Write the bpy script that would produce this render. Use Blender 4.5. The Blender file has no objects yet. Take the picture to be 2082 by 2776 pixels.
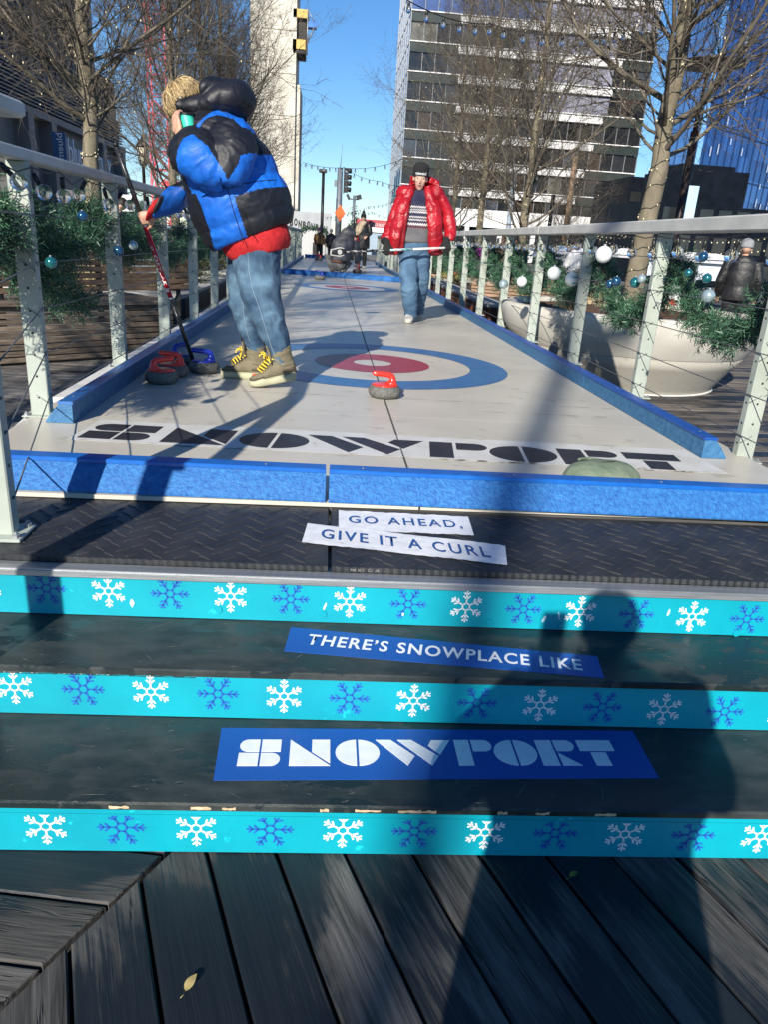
import bpy, bmesh, math, random
import numpy as np
from mathutils import Vector, Matrix, Euler
from mathutils.bvhtree import BVHTree
C = bpy.context.scene.collection
SC = bpy.context.scene
PI = math.pi
random.seed(7)
RNG = np.random.default_rng(7)

# ------------------------------------------------------------------ camera
F_PX, YAW, PITCH, ROLL = 1989.0, 0.0912, 0.3524, 0.0657
CAM = Vector((0.0, 0.0, 1.36))
_fw = Vector((math.sin(YAW) * math.cos(PITCH), math.cos(YAW) * math.cos(PITCH), -math.sin(PITCH)))
_r0 = Vector((math.cos(YAW), -math.sin(YAW), 0))
_u0 = _r0.cross(_fw)
_rt = _r0 * math.cos(ROLL) + _u0 * math.sin(ROLL)
_up = -_r0 * math.sin(ROLL) + _u0 * math.cos(ROLL)
cd = bpy.data.cameras.new('camera')
cam = bpy.data.objects.new('camera', cd); C.objects.link(cam)
cd.sensor_fit = 'VERTICAL'; cd.sensor_height = 36.0; cd.lens = 36.0 * F_PX / 2776.0
cd.clip_start = 0.03; cd.clip_end = 2000
cam.matrix_world = Matrix(((_rt.x, _up.x, -_fw.x, CAM.x), (_rt.y, _up.y, -_fw.y, CAM.y), (_rt.z, _up.z, -_fw.z, CAM.z), (0, 0, 0, 1)))
SC.camera = cam

def at(px, py, Y):
    """point of the world seen at a pixel of the 2082x2776 photograph, at distance Y along the lane"""
    d = _fw + _rt * ((px - 1041.0) / F_PX) - _up * ((py - 1388.0) / F_PX)
    return CAM + d * (Y / d.y)
def onz(px, py, z):
    d = _fw + _rt * ((px - 1041.0) / F_PX) - _up * ((py - 1388.0) / F_PX)
    return CAM + d * ((z - CAM.z) / d.z)

# ------------------------------------------------------------------ world, sun, exposure
SUN_EL, SUN_AZ = math.radians(27), math.radians(200)
W = bpy.data.worlds.new('World'); SC.world = W; W.use_nodes = True
nt = W.node_tree; bg = nt.nodes['Background']
sky = nt.nodes.new('ShaderNodeTexSky'); sky.sky_type = 'NISHITA'; sky.sun_disc = False
sky.sun_elevation = SUN_EL; sky.sun_rotation = SUN_AZ
sky.air_density = 1.0; sky.dust_density = 0.0; sky.ozone_density = 2.6; sky.altitude = 0
shs = nt.nodes.new('ShaderNodeHueSaturation'); shs.inputs['Saturation'].default_value = 1.15
stn = nt.nodes.new('ShaderNodeMixRGB'); stn.blend_type = 'MULTIPLY'; stn.inputs[0].default_value = 1.0; stn.inputs[2].default_value = (.84, .97, 1.16, 1)   # clear winter air: a bluer sky
nt.links.new(sky.outputs[0], stn.inputs[1]); nt.links.new(stn.outputs[0], shs.inputs['Color']); nt.links.new(shs.outputs[0], bg.inputs[0]); bg.inputs[1].default_value = 0.075
sd = bpy.data.lights.new('sun', 'SUN'); sd.energy = 5.0; sd.angle = math.radians(0.53); sd.color = (1.0, 0.93, 0.82)
so = bpy.data.objects.new('sun', sd); C.objects.link(so)
so.rotation_euler = (math.radians(90) - SUN_EL, 0, -(SUN_AZ - PI))
so.location = (-20, -40, 30)
SC.view_settings.view_transform = 'Standard'; SC.view_settings.look = 'None'
SC.view_settings.exposure = 0.62; SC.view_settings.gamma = 1.0
SC.render.engine = 'CYCLES'
SC.cycles.use_denoising = True
SC.cycles.max_bounces = 6; SC.cycles.transparent_max_bounces = 12

# ------------------------------------------------------------------ materials
MATS = {}
def lin(h):
    h = h.lstrip('#'); r = [int(h[i:i + 2], 16) / 255 for i in (0, 2, 4)]
    return tuple((c / 12.92 if c <= .04045 else ((c + .055) / 1.055) ** 2.4) for c in r)
def M(name, c1=(.5, .5, .5), c2=None, scale=8.0, rough=.6, metal=0.0, bump=0.0, bscale=None, stretch=(1, 1, 1),
      lo=.35, hi=.65, spec=.5, trans=0.0, island=0.0, detail=6.0, rot=0.0, emit=None, es=0, coat=0, c3=None, s3=1.5, lo3=.55, hi3=.62, rough3=None, st3=None):
    """general procedural surface: two tones mixed by noise, optional third 'stain' tone, bump, per-piece variation"""
    if name in MATS: return MATS[name]
    m = bpy.data.materials.new(name); m.use_nodes = True; MATS[name] = m
    n = m.node_tree.nodes; l = m.node_tree.links; b = n['Principled BSDF']
    b.inputs['Roughness'].default_value = rough; b.inputs['Metallic'].default_value = metal
    b.inputs['Specular IOR Level'].default_value = spec
    if trans: b.inputs['Transmission Weight'].default_value = trans
    if coat: b.inputs['Coat Weight'].default_value = coat; b.inputs['Coat Roughness'].default_value = .15
    if emit: b.inputs['Emission Color'].default_value = (*emit, 1); b.inputs['Emission Strength'].default_value = es
    b.inputs['Base Color'].default_value = (*c1, 1)
    col = None
    tc = n.new('ShaderNodeTexCoord'); mp = n.new('ShaderNodeMapping')
    mp.inputs['Rotation'].default_value = (0, 0, rot); mp.inputs['Scale'].default_value = stretch
    # rotate first, then stretch along the piece
    mp2 = n.new('ShaderNodeMapping'); mp2.inputs['Rotation'].default_value = (0, 0, rot)
    mp.inputs['Rotation'].default_value = (0, 0, 0)
    l.new(tc.outputs['Object'], mp2.inputs[0]); l.new(mp2.outputs[0], mp.inputs[0])
    vec = mp.outputs[0]
    if island:
        g = n.new('ShaderNodeNewGeometry'); ad = n.new('ShaderNodeVectorMath'); ad.operation = 'ADD'
        cb = n.new('ShaderNodeCombineXYZ'); mu = n.new('ShaderNodeMath'); mu.operation = 'MULTIPLY'; mu.inputs[1].default_value = 37.0
        l.new(g.outputs['Random Per Island'], mu.inputs[0])
        for i in range(3): l.new(mu.outputs[0], cb.inputs[i])
        l.new(vec, ad.inputs[0]); l.new(cb.outputs[0], ad.inputs[1]); vec = ad.outputs[0]
    if c2 is not None:
        nz = n.new('ShaderNodeTexNoise'); nz.inputs['Scale'].default_value = scale; nz.inputs['Detail'].default_value = detail
        l.new(vec, nz.inputs['Vector'])
        rp = n.new('ShaderNodeValToRGB'); rp.color_ramp.elements[0].position = lo; rp.color_ramp.elements[1].position = hi
        rp.color_ramp.elements[0].color = (*c1, 1); rp.color_ramp.elements[1].color = (*c2, 1)
        l.new(nz.outputs['Fac'], rp.inputs[0]); col = rp.outputs[0]
    if c3 is not None:
        nz = n.new('ShaderNodeTexNoise'); nz.inputs['Scale'].default_value = s3; nz.inputs['Detail'].default_value = 7; nz.inputs['Roughness'].default_value = .62
        v3 = vec
        if st3:
            m3 = n.new('ShaderNodeMapping'); m3.inputs['Scale'].default_value = st3; l.new(mp2.outputs[0], m3.inputs[0]); v3 = m3.outputs[0]
            if island: a3 = n.new('ShaderNodeVectorMath'); a3.operation = 'MULTIPLY_ADD'; a3.inputs[1].default_value = (.12, .12, .12); l.new(cb.outputs[0], a3.inputs[0]); l.new(v3, a3.inputs[2]); v3 = a3.outputs[0]
        l.new(v3, nz.inputs['Vector'])
        r3 = n.new('ShaderNodeValToRGB'); r3.color_ramp.elements[0].position = lo3; r3.color_ramp.elements[1].position = hi3
        l.new(nz.outputs['Fac'], r3.inputs[0])
        mx = n.new('ShaderNodeMixRGB'); mx.inputs[2].default_value = (*c3, 1)
        if col: l.new(col, mx.inputs[1])
        else: mx.inputs[1].default_value = (*c1, 1)
        l.new(r3.outputs[0], mx.inputs[0]); col = mx.outputs[0]
        if rough3 is not None:
            mr = n.new('ShaderNodeMapRange'); mr.inputs[3].default_value = rough; mr.inputs[4].default_value = rough3
            l.new(r3.outputs[0], mr.inputs[0]); l.new(mr.outputs[0], b.inputs['Roughness'])
    if island and col:
        hs = n.new('ShaderNodeHueSaturation'); mr = n.new('ShaderNodeMapRange')
        mr.inputs[3].default_value = 1 - island; mr.inputs[4].default_value = 1 + island
        l.new(g.outputs['Random Per Island'], mr.inputs[0]); l.new(mr.outputs[0], hs.inputs['Value']); l.new(col, hs.inputs['Color']); col = hs.outputs[0]
    if col: l.new(col, b.inputs['Base Color'])
    if bump:
        nz = n.new('ShaderNodeTexNoise'); nz.inputs['Scale'].default_value = bscale or scale * 2; nz.inputs['Detail'].default_value = detail
        l.new(vec, nz.inputs['Vector'])
        bp = n.new('ShaderNodeBump'); bp.inputs['Strength'].default_value = bump; bp.inputs['Distance'].default_value = .02
        l.new(nz.outputs['Fac'], bp.inputs['Height']); l.new(bp.outputs[0], b.inputs['Normal'])
    return m

def deck_mat(name, rot, dark, light, stain=(.006, .010, .016), lo=.47, hi=.535, s=1.9):
    """weathered boards: fine grain and figure along the board, drying cracks, wet patches whose edges follow the grain"""
    m = bpy.data.materials.new(name); m.use_nodes = True; n = m.node_tree.nodes; l = m.node_tree.links; b = n['Principled BSDF']
    tc = n.new('ShaderNodeTexCoord'); r_ = n.new('ShaderNodeMapping'); r_.inputs['Rotation'].default_value = (0, 0, rot); l.new(tc.outputs['Object'], r_.inputs[0])
    g = n.new('ShaderNodeNewGeometry'); isl = g.outputs['Random Per Island']
    def mth(op, a, c=None, d=None):
        q = n.new('ShaderNodeMath'); q.operation = op
        for i, v in enumerate((a, c, d)):
            if v is None: continue
            if isinstance(v, (int, float)): q.inputs[i].default_value = v
            else: l.new(v, q.inputs[i])
        return q.outputs[0]
    off = n.new('ShaderNodeCombineXYZ'); o_ = mth('MULTIPLY', isl, 53.0)
    for i in range(3): l.new(o_, off.inputs[i])
    def noise(scale, st, detail=6, dist=0.0, rough=.55, k=1.0):
        q = n.new('ShaderNodeVectorMath'); q.operation = 'MULTIPLY'; q.inputs[1].default_value = st; l.new(r_.outputs[0], q.inputs[0])
        a = n.new('ShaderNodeVectorMath'); a.operation = 'MULTIPLY_ADD'; a.inputs[1].default_value = (k, k, k); l.new(off.outputs[0], a.inputs[0]); l.new(q.outputs[0], a.inputs[2])
        t = n.new('ShaderNodeTexNoise'); t.inputs['Scale'].default_value = scale; t.inputs['Detail'].default_value = detail; t.inputs['Distortion'].default_value = dist; t.inputs['Roughness'].default_value = rough; l.new(a.outputs[0], t.inputs['Vector']); return t.outputs['Fac']
    def smooth(v, a, c):
        q = n.new('ShaderNodeMapRange'); q.interpolation_type = 'SMOOTHSTEP'; q.inputs[1].default_value = a; q.inputs[2].default_value = c; l.new(v, q.inputs[0]); return q.outputs[0]
    A = noise(95, (1, .035, 1), 8, .6, .62); B = noise(11, (1, .13, 1), 5, 2.2); Cn = noise(26, (1, .045, 1), 3, .5); L = noise(2.4, (1, .5, 1), 4, .3)
    crack = mth('MULTIPLY', mth('SUBTRACT', 1.0, smooth(mth('ABSOLUTE', mth('SUBTRACT', Cn, .5)), .004, .016)), smooth(L, .50, .58))
    D = mth('ADD', noise(s, (1, .42, 1), 6, .4, .55, .15), mth('MULTIPLY', mth('SUBTRACT', A, .5), .28)); wet = smooth(D, lo, hi)
    fac = smooth(mth('ADD', mth('MULTIPLY', A, .62), mth('MULTIPLY', B, .38)), .34, .66)
    m1 = n.new('ShaderNodeMixRGB'); m1.inputs[1].default_value = (*dark, 1); m1.inputs[2].default_value = (*light, 1); l.new(fac, m1.inputs[0])
    hs = n.new('ShaderNodeHueSaturation'); mr = n.new('ShaderNodeMapRange'); mr.inputs[3].default_value = .72; mr.inputs[4].default_value = 1.25; l.new(isl, mr.inputs[0]); l.new(mr.outputs[0], hs.inputs['Value']); l.new(m1.outputs[0], hs.inputs['Color'])
    m2 = n.new('ShaderNodeMixRGB'); m2.inputs[2].default_value = (*stain, 1); l.new(hs.outputs[0], m2.inputs[1]); l.new(mth('MULTIPLY', wet, .93), m2.inputs[0])
    m3 = n.new('ShaderNodeMixRGB'); m3.inputs[2].default_value = (.006, .006, .006, 1); l.new(m2.outputs[0], m3.inputs[1]); l.new(crack, m3.inputs[0]); l.new(m3.outputs[0], b.inputs['Base Color'])
    rg = n.new('ShaderNodeMapRange'); rg.inputs[3].default_value = .78; rg.inputs[4].default_value = .42; l.new(wet, rg.inputs[0]); l.new(rg.outputs[0], b.inputs['Roughness'])
    bp = n.new('ShaderNodeBump'); bp.inputs['Strength'].default_value = .55; bp.inputs['Distance'].default_value = .006; l.new(mth('SUBTRACT', A, mth('MULTIPLY', crack, 1.5)), bp.inputs['Height']); l.new(bp.outputs[0], b.inputs['Normal'])
    b.inputs['Specular IOR Level'].default_value = .35; return m

# ------------------------------------------------------------------ mesh builder
class MB:
    def __init__(s): s.v = []; s.f = []; s.m = []; s.sm = []
    def add(s, vs, fs, m=0, smooth=False):
        o = len(s.v); s.v += [tuple(p) for p in vs]; s.f += [tuple(i + o for i in f) for f in fs]
        s.m += [m] * len(fs); s.sm += [smooth] * len(fs); return s
    def box(s, c, d, m=0, R=None, bev=0.0):
        x, y, z = d[0] / 2, d[1] / 2, d[2] / 2; c = Vector(c)
        if bev:
            vs = []; b = bev
            for sz in (-1, 1):
                for i in (0, 1):
                    zz = sz * (z - (b if i == (0 if sz < 0 else 1) else 0)) if False else 0
            rings = [(-z, b), (-z + b, 0), (z - b, 0), (z, b)]
            for zz, ins in rings:
                X, Yy = x - ins, y - ins; k = b
                vs += [(-X + k, -Yy, zz), (X - k, -Yy, zz), (X, -Yy + k, zz), (X, Yy - k, zz), (X - k, Yy, zz), (-X + k, Yy, zz), (-X, Yy - k, zz), (-X, -Yy + k, zz)]
            fs = [tuple(range(7, -1, -1)), tuple(range(24, 32))]
            for r in range(3):
                for i in range(8): fs.append((r * 8 + i, r * 8 + (i + 1) % 8, r * 8 + 8 + (i + 1) % 8, r * 8 + 8 + i))
        else:
            vs = [(-x, -y, -z), (x, -y, -z), (x, y, -z), (-x, y, -z), (-x, -y, z), (x, -y, z), (x, y, z), (-x, y, z)]
            fs = [(3, 2, 1, 0), (4, 5, 6, 7), (0, 1, 5, 4), (1, 2, 6, 5), (2, 3, 7, 6), (3, 0, 4, 7)]
        vs = [Vector(p) for p in vs]
        if R is not None: vs = [R @ p for p in vs]
        return s.add([p + c for p in vs], fs, m)
    def beam(s, a, b, w, h, m=0, up=(0, 0, 1), bev=0.0):
        a = Vector(a); b = Vector(b); d = b - a; L = d.length; d.normalize()
        x = d.cross(Vector(up)); x.normalize(); u = x.cross(d)
        R = Matrix((x, d, u)).transposed()
        return s.box((a + b) / 2, (w, L, h), m, R, bev)
    def tube(s, pts, rad, seg=8, m=0, cap=True, smooth=True):
        pts = [Vector(p) for p in pts]; n = len(pts)
        if not hasattr(rad, '__len__'): rad = [rad] * n
        vs = []; fs = []; pu = None
        for i, p in enumerate(pts):
            t = (pts[min(i + 1, n - 1)] - pts[max(i - 1, 0)])
            if t.length < 1e-9: t = Vector((0, 0, 1))
            t.normalize()
            if pu is None:
                a = Vector((0, 0, 1)) if abs(t.z) < .9 else Vector((1, 0, 0)); u = t.cross(a)
            else:
                u = pu - t * pu.dot(t)
                if u.length < 1e-6: u = t.orthogonal()
            u.normalize(); pu = u; w = t.cross(u)
            for k in range(seg):
                an = 2 * PI * k / seg; vs.append(p + (u * math.cos(an) + w * math.sin(an)) * rad[i])
        for i in range(n - 1):
            for k in range(seg): fs.append((i * seg + k, i * seg + (k + 1) % seg, (i + 1) * seg + (k + 1) % seg, (i + 1) * seg + k))
        if cap: fs += [tuple(range(seg - 1, -1, -1)), tuple(range((n - 1) * seg, n * seg))]
        return s.add(vs, fs, m, smooth)
    def lathe(s, prof, c=(0, 0, 0), seg=32, m=0, smooth=True, sx=1, sy=1):
        c = Vector(c); vs = []; fs = []; n = len(prof)
        for r, z in prof:
            for k in range(seg):
                a = 2 * PI * k / seg; vs.append(c + Vector((r * math.cos(a) * sx, r * math.sin(a) * sy, z)))
        for i in range(n - 1):
            for k in range(seg): fs.append((i * seg + k, i * seg + (k + 1) % seg, (i + 1) * seg + (k + 1) % seg, (i + 1) * seg + k))
        if prof[0][0] > 1e-6: fs.append(tuple(range(seg - 1, -1, -1)))
        if prof[-1][0] > 1e-6: fs.append(tuple(range((n - 1) * seg, n * seg)))
        return s.add(vs, fs, m, smooth)
    def ball(s, c, r, seg=16, rings=10, m=0, R=None):
        if not hasattr(r, '__len__'): r = (r, r, r)
        c = Vector(c); vs = []; fs = []
        for i in range(rings + 1):
            th = PI * i / rings
            for k in range(seg):
                a = 2 * PI * k / seg; p = Vector((r[0] * math.sin(th) * math.cos(a), r[1] * math.sin(th) * math.sin(a), -r[2] * math.cos(th)))
                vs.append((R @ p if R is not None else p) + c)
        for i in range(rings):
            for k in range(seg): fs.append((i * seg + k, i * seg + (k + 1) % seg, (i + 1) * seg + (k + 1) % seg, (i + 1) * seg + k))
        return s.add(vs, fs, m, True)
    def loft(s, secs, seg=24, sub=6, m=0, fn=None, cap=True, ex=2.0):
        """secs: (centre, half-width vector, half-depth vector); smooth spline between; fn(t, angle) -> radius factor; m may be fn(t, angle)"""
        cs = np.array([[*a[0], *a[1], *a[2]] for a in secs], float); n = len(cs); R = []
        ts = np.linspace(0, n - 1, (n - 1) * sub + 1)
        for t in ts:
            i = min(int(t), n - 2); u = t - i
            p0, p1, p2, p3 = cs[max(i - 1, 0)], cs[i], cs[i + 1], cs[min(i + 2, n - 1)]
            R.append(.5 * ((2 * p1) + (-p0 + p2) * u + (2 * p0 - 5 * p1 + 4 * p2 - p3) * u * u + (-p0 + 3 * p1 - 3 * p2 + p3) * u ** 3))
        vs = []; fs = []; ms = []
        for j, r in enumerate(R):
            c, a, b = Vector(r[:3]), Vector(r[3:6]), Vector(r[6:9])
            for k in range(seg):
                an = 2 * PI * k / seg; f = fn(ts[j] / (n - 1), an) if fn else 1
                ca, sa = math.cos(an), math.sin(an)
                if ex != 2.0:
                    ca = math.copysign(abs(ca) ** (2 / ex), ca); sa = math.copysign(abs(sa) ** (2 / ex), sa)
                vs.append(c + (a * ca + b * sa) * f)
        N = len(R)
        for j in range(N - 1):
            for k in range(seg):
                fs.append((j * seg + k, j * seg + (k + 1) % seg, (j + 1) * seg + (k + 1) % seg, (j + 1) * seg + k))
                ms.append(m(ts[j] / (n - 1), 2 * PI * (k + .5) / seg) if callable(m) else m)
        if cap:
            fs += [tuple(range(seg - 1, -1, -1)), tuple(range((N - 1) * seg, N * seg))]
            ms += [m(0, 0) if callable(m) else m, m(1, 0) if callable(m) else m]
        o = len(s.v); s.v += [tuple(p) for p in vs]; s.f += [tuple(i + o for i in f) for f in fs]; s.m += ms; s.sm += [True] * len(fs)
        return s
    def prism(s, poly, z0, z1, m=0):
        n = len(poly); vs = [(x, y, z0) for x, y in poly] + [(x, y, z1) for x, y in poly]
        fs = [tuple(range(n - 1, -1, -1)), tuple(range(n, 2 * n))] + [(i, (i + 1) % n, n + (i + 1) % n, n + i) for i in range(n)]
        return s.add(vs, fs, m)
    def xf(s, Mx, start=0):
        for i in range(start, len(s.v)): s.v[i] = tuple(Mx @ Vector(s.v[i]))
        return s
    def mesh(s, name, off=(0, 0, 0)):
        me = bpy.data.meshes.new(name); o = Vector(off)
        me.from_pydata([Vector(p) - o for p in s.v], [], s.f)
        me.polygons.foreach_set('material_index', s.m); me.polygons.foreach_set('use_smooth', s.sm); me.update()
        return me
    def build(s, name, mats, parent=None, **tags):
        me = s.mesh(name, wloc(parent)); return link(name, me, mats, parent, **tags)

def wloc(o):
    p = Vector((0, 0, 0))
    while o is not None: p = p + o.location; o = o.parent
    return p
def link(name, me, mats, parent=None, **tags):
    if not isinstance(mats, (list, tuple)): mats = [mats]
    idx = np.zeros(len(me.polygons), dtype=np.int32); me.polygons.foreach_get('material_index', idx)
    me.materials.clear()
    for m in mats: me.materials.append(m)
    me.polygons.foreach_set('material_index', idx)
    o = bpy.data.objects.new(name, me); C.objects.link(o)
    if parent is not None: o.parent = parent
    return tag(o, **tags)
def tag(o, label=None, cat=None, group=None, kind=None):
    if label: o['label'] = label
    if cat: o['category'] = cat
    if group: o['group'] = group
    if kind: o['kind'] = kind
    return o
def thing(name, label, cat, loc=(0, 0, 0), group=None):
    o = bpy.data.objects.new(name, None); C.objects.link(o); o.location = loc; o.empty_display_size = .1
    return tag(o, label, cat, group)
def dup(o, loc=None, rotz=None, label=None, parent=None, scale=None):
    c = o.copy(); C.objects.link(c)
    if parent is not None: c.parent = parent
    for ch in o.children: dup(ch, parent=c)
    if loc is not None: c.location = loc
    if rotz is not None: c.rotation_euler = (0, 0, rotz)
    if scale is not None: c.scale = (scale, scale, scale)
    if label: c['label'] = label
    return c
def npmesh(name, V, F):
    me = bpy.data.meshes.new(name); V = np.asarray(V, np.float32); F = np.asarray(F, np.int32); k = F.shape[1]
    me.vertices.add(len(V)); me.vertices.foreach_set('co', V.ravel())
    me.loops.add(F.size); me.loops.foreach_set('vertex_index', F.ravel())
    me.polygons.add(len(F)); me.polygons.foreach_set('loop_start', np.arange(0, F.size, k, dtype=np.int32))
    me.polygons.foreach_set('loop_total', np.full(len(F), k, np.int32))
    me.update(calc_edges=True); me.validate(); return me
def fuse(name, mb, mats, parent, voxel=.012, smooth=3, push=None):
    """one continuous skin over overlapping volumes; colours are taken from the nearest original face"""
    me = mb.mesh(name + '_src'); o = bpy.data.objects.new(name + '_src', me); C.objects.link(o)
    r = o.modifiers.new('r', 'REMESH'); r.mode = 'VOXEL'; r.voxel_size = voxel; r.use_smooth_shade = True
    if smooth:
        q = o.modifiers.new('s', 'SMOOTH'); q.factor = .5; q.iterations = smooth
    dg = bpy.context.evaluated_depsgraph_get(); ev = o.evaluated_get(dg)
    nm = bpy.data.meshes.new_from_object(ev); nm.name = name
    bv = BVHTree.FromPolygons([Vector(p) for p in mb.v], mb.f)
    off = wloc(parent); mi = []
    for p in nm.polygons:
        h = bv.find_nearest(p.center); mi.append(mb.m[h[2]] if h[2] is not None else 0)
    nm.polygons.foreach_set('material_index', mi); nm.polygons.foreach_set('use_smooth', [True] * len(nm.polygons))
    n = len(nm.vertices); co = np.empty(n * 3); no = np.empty(n * 3); nm.vertices.foreach_get('co', co); nm.vertices.foreach_get('normal', no); co = co.reshape(-1, 3); no = no.reshape(-1, 3)
    if push: co = co + no * np.array([push(c) for c in co])[:, None]
    nm.vertices.foreach_set('co', (co - np.array(off)).ravel()); nm.update()
    bpy.data.objects.remove(o); bpy.data.meshes.remove(me)
    return link(name, nm, mats, parent)
def text_mesh(body, size=1.0, extrude=0.0, offset=0.0, spacing=1.0, align='CENTER', shear=0.0):
    cu = bpy.data.curves.new('text', 'FONT'); cu.body = body; cu.size = size; cu.extrude = extrude; cu.offset = offset
    cu.space_character = spacing; cu.align_x = align; cu.align_y = 'CENTER'; cu.shear = shear; cu.resolution_u = 4
    o = bpy.data.objects.new('text', cu); C.objects.link(o)
    me = bpy.data.meshes.new_from_object(o.evaluated_get(bpy.context.evaluated_depsgraph_get()))
    bpy.data.objects.remove(o); return me
def put_text(body, Mx, mat, parent, name='lettering', fit=None, **kw):
    """flat letters: local x to the right, y up, placed by the matrix Mx; fit = (width, height)"""
    me = text_mesh(body, **kw); off = wloc(parent)
    co = np.array([v.co for v in me.vertices]); mn = co.min(0); mx = co.max(0); sx = sy = 1
    if fit: sx = fit[0] / (mx[0] - mn[0]); sy = fit[1] / (mx[1] - mn[1])
    ce = (mn + mx) / 2
    for v in me.vertices:
        v.co = Mx @ Vector(((v.co.x - ce[0]) * sx, (v.co.y - ce[1]) * sy, v.co.z)) - off
    return link(name, me, mat, parent)
def frame(o, x, y):
    x = Vector(x).normalized(); y = Vector(y); y = (y - x * y.dot(x)).normalized(); z = x.cross(y)
    return Matrix(((x.x, y.x, z.x, o[0]), (x.y, y.y, z.y, o[1]), (x.z, y.z, z.z, o[2]), (0, 0, 0, 1)))
# ================================================================== THE SETTING
LZ = 0.49                                    # lane surface above the wooden deck
WOOD = dict(c1=(.045, .042, .038), c2=(.135, .122, .108), scale=3.4, stretch=(9, .7, 9), rough=.6, bump=.6, bscale=5, island=.25, lo=.3, hi=.74,
            c3=(.008, .013, .018), s3=1.3, lo3=.46, hi3=.57, rough3=.32, st3=(1.6, .8, 1.6))
m_dark = M('gap_dark', (.012, .012, .013), rough=.95)
def plank_field(name, region, ang, w, gap, L0, L1, mat, z=0.0, th=.03, clip=None, stagger=0):
    """separate boards laid side by side; region = (u0,u1) across, boards run along ang"""
    d = Vector((math.cos(ang), math.sin(ang), 0)); n = Vector((-d.y, d.x, 0)); mb = MB(); rr = random.Random(3)
    u = region[0]
    while u < region[1]:
        a, b = L0, L1
        if clip:
            r = clip(u, u + w - gap)
            if r is None: u += w; continue
            a0, b0, a1, b1 = r
        else: a0 = a1 = a; b0 = b1 = b
        dz = rr.uniform(-.002, .002)
        P = [d * a0 + n * u, d * b0 + n * u, d * b1 + n * (u + w - gap), d * a1 + n * (u + w - gap)]
        e = .004
        mb.add([(p.x, p.y, z - th + dz) for p in P] + [(p.x, p.y, z - e + dz) for p in P] +
               [(q.x, q.y, z + dz) for q in [P[0] + n * e + d * e, P[1] + n * e - d * e, P[2] - n * e - d * e, P[3] - n * e + d * e]],
               [(0, 1, 5, 4), (1, 2, 6, 5), (2, 3, 7, 6), (3, 0, 4, 7), (4, 5, 9, 8), (5, 6, 10, 9), (6, 7, 11, 10), (7, 4, 8, 11), (8, 9, 10, 11)])
        u += w
    return mb.build(name, mat, kind='structure')
# ground below everything, out to the horizon
g = MB(); g.add([(-900, -900, -.06), (900, -900, -.06), (900, 1500, -.06), (-900, 1500, -.06)], [(0, 1, 2, 3)])
g.build('ground', M('ground', (.11, .11, .11), (.15, .15, .145), 3, rough=.9), kind='structure')
g = MB(); g.add([(-3.6, 13, -.02), (3.4, 13, -.02), (3.4, 38, -.02), (-3.6, 38, -.02), (-12, 38, -.02), (14, 38, -.02), (14, 46, -.02), (-12, 46, -.02)], [(0, 1, 2, 3), (4, 5, 6, 7)])
g.build('pavement', M('pavement', (.28, .27, .25), (.36, .35, .33), 2.0, rough=.85, bump=.1, bscale=60), kind='structure')
g = MB(); g.add([(7.5, -20, -.03), (16, -20, -.03), (16, 80, -.03), (7.5, 80, -.03), (-60, 47, -.034), (7.4, 47, -.034), (7.4, 60, -.034), (-60, 60, -.034), (-14, -20, -.03), (-7.6, -20, -.03), (-7.6, 46, -.03), (-14, 46, -.03)], [(0, 1, 2, 3), (4, 5, 6, 7), (8, 9, 10, 11)])
g.build('road', M('road', (.05, .05, .052), (.075, .075, .077), 6, rough=.85, bump=.15, bscale=150), kind='structure')
g = MB(); g.add([(-40, -40, -.05), (40, -40, -.05), (40, 14, -.05), (-40, 14, -.05)], [(0, 1, 2, 3)])
g.build('ground_under_deck', m_dark, kind='structure')
# the mitred deck in front of the steps: boards to the right of the mitre run away from the viewer, boards to the left run across
A1 = math.radians(90 + 19.6); d1 = Vector((math.cos(A1), math.sin(A1), 0)); n1 = Vector((-d1.y, d1.x, 0))
mit0 = Vector((-.334, 1.347, 0)); mitd = Vector((.53, .848, 0))             # mitre line
def cut(u, d, n, other, side):
    p = n * u; den = d.x * mitd.y - d.y * mitd.x
    r = mit0 - p; return (r.x * mitd.y - r.y * mitd.x) / den
def clipA(u0, u1):
    c0, c1 = cut(u0, d1, n1, 0, 0), cut(u1, d1, n1, 0, 0)
    lo, hi = -6.0, 1.75
    e0 = min(c0 - .006, hi); e1 = min(c1 - .006, hi)
    if e0 < lo and e1 < lo: return None
    return lo, max(e0, lo), lo, max(e1, lo)
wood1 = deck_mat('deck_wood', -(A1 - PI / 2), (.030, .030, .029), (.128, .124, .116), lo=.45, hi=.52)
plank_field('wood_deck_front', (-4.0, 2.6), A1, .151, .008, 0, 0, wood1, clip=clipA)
A2 = math.radians(-8.8); d2 = Vector((math.cos(A2), math.sin(A2), 0)); n2 = Vector((-d2.y, d2.x, 0))
def clipB(u0, u1):
    c0, c1 = cut(u0, d2, n2, 0, 0), cut(u1, d2, n2, 0, 0)
    if u0 < -4 : return None
    return -7.0, c0 - .006, -7.0, c1 - .006
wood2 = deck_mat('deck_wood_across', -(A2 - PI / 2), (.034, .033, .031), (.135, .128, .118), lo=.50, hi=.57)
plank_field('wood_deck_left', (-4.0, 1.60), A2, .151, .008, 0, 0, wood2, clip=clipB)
WD = dict(WOOD); WD.update(c1=(.16, .145, .125), c2=(.30, .275, .24), lo3=.6, hi3=.72)
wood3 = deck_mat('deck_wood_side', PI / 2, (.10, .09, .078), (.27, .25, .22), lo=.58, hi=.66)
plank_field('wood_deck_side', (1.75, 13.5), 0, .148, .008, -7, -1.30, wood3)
d4 = Vector((math.cos(math.radians(4)), math.sin(math.radians(4)), 0))
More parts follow.
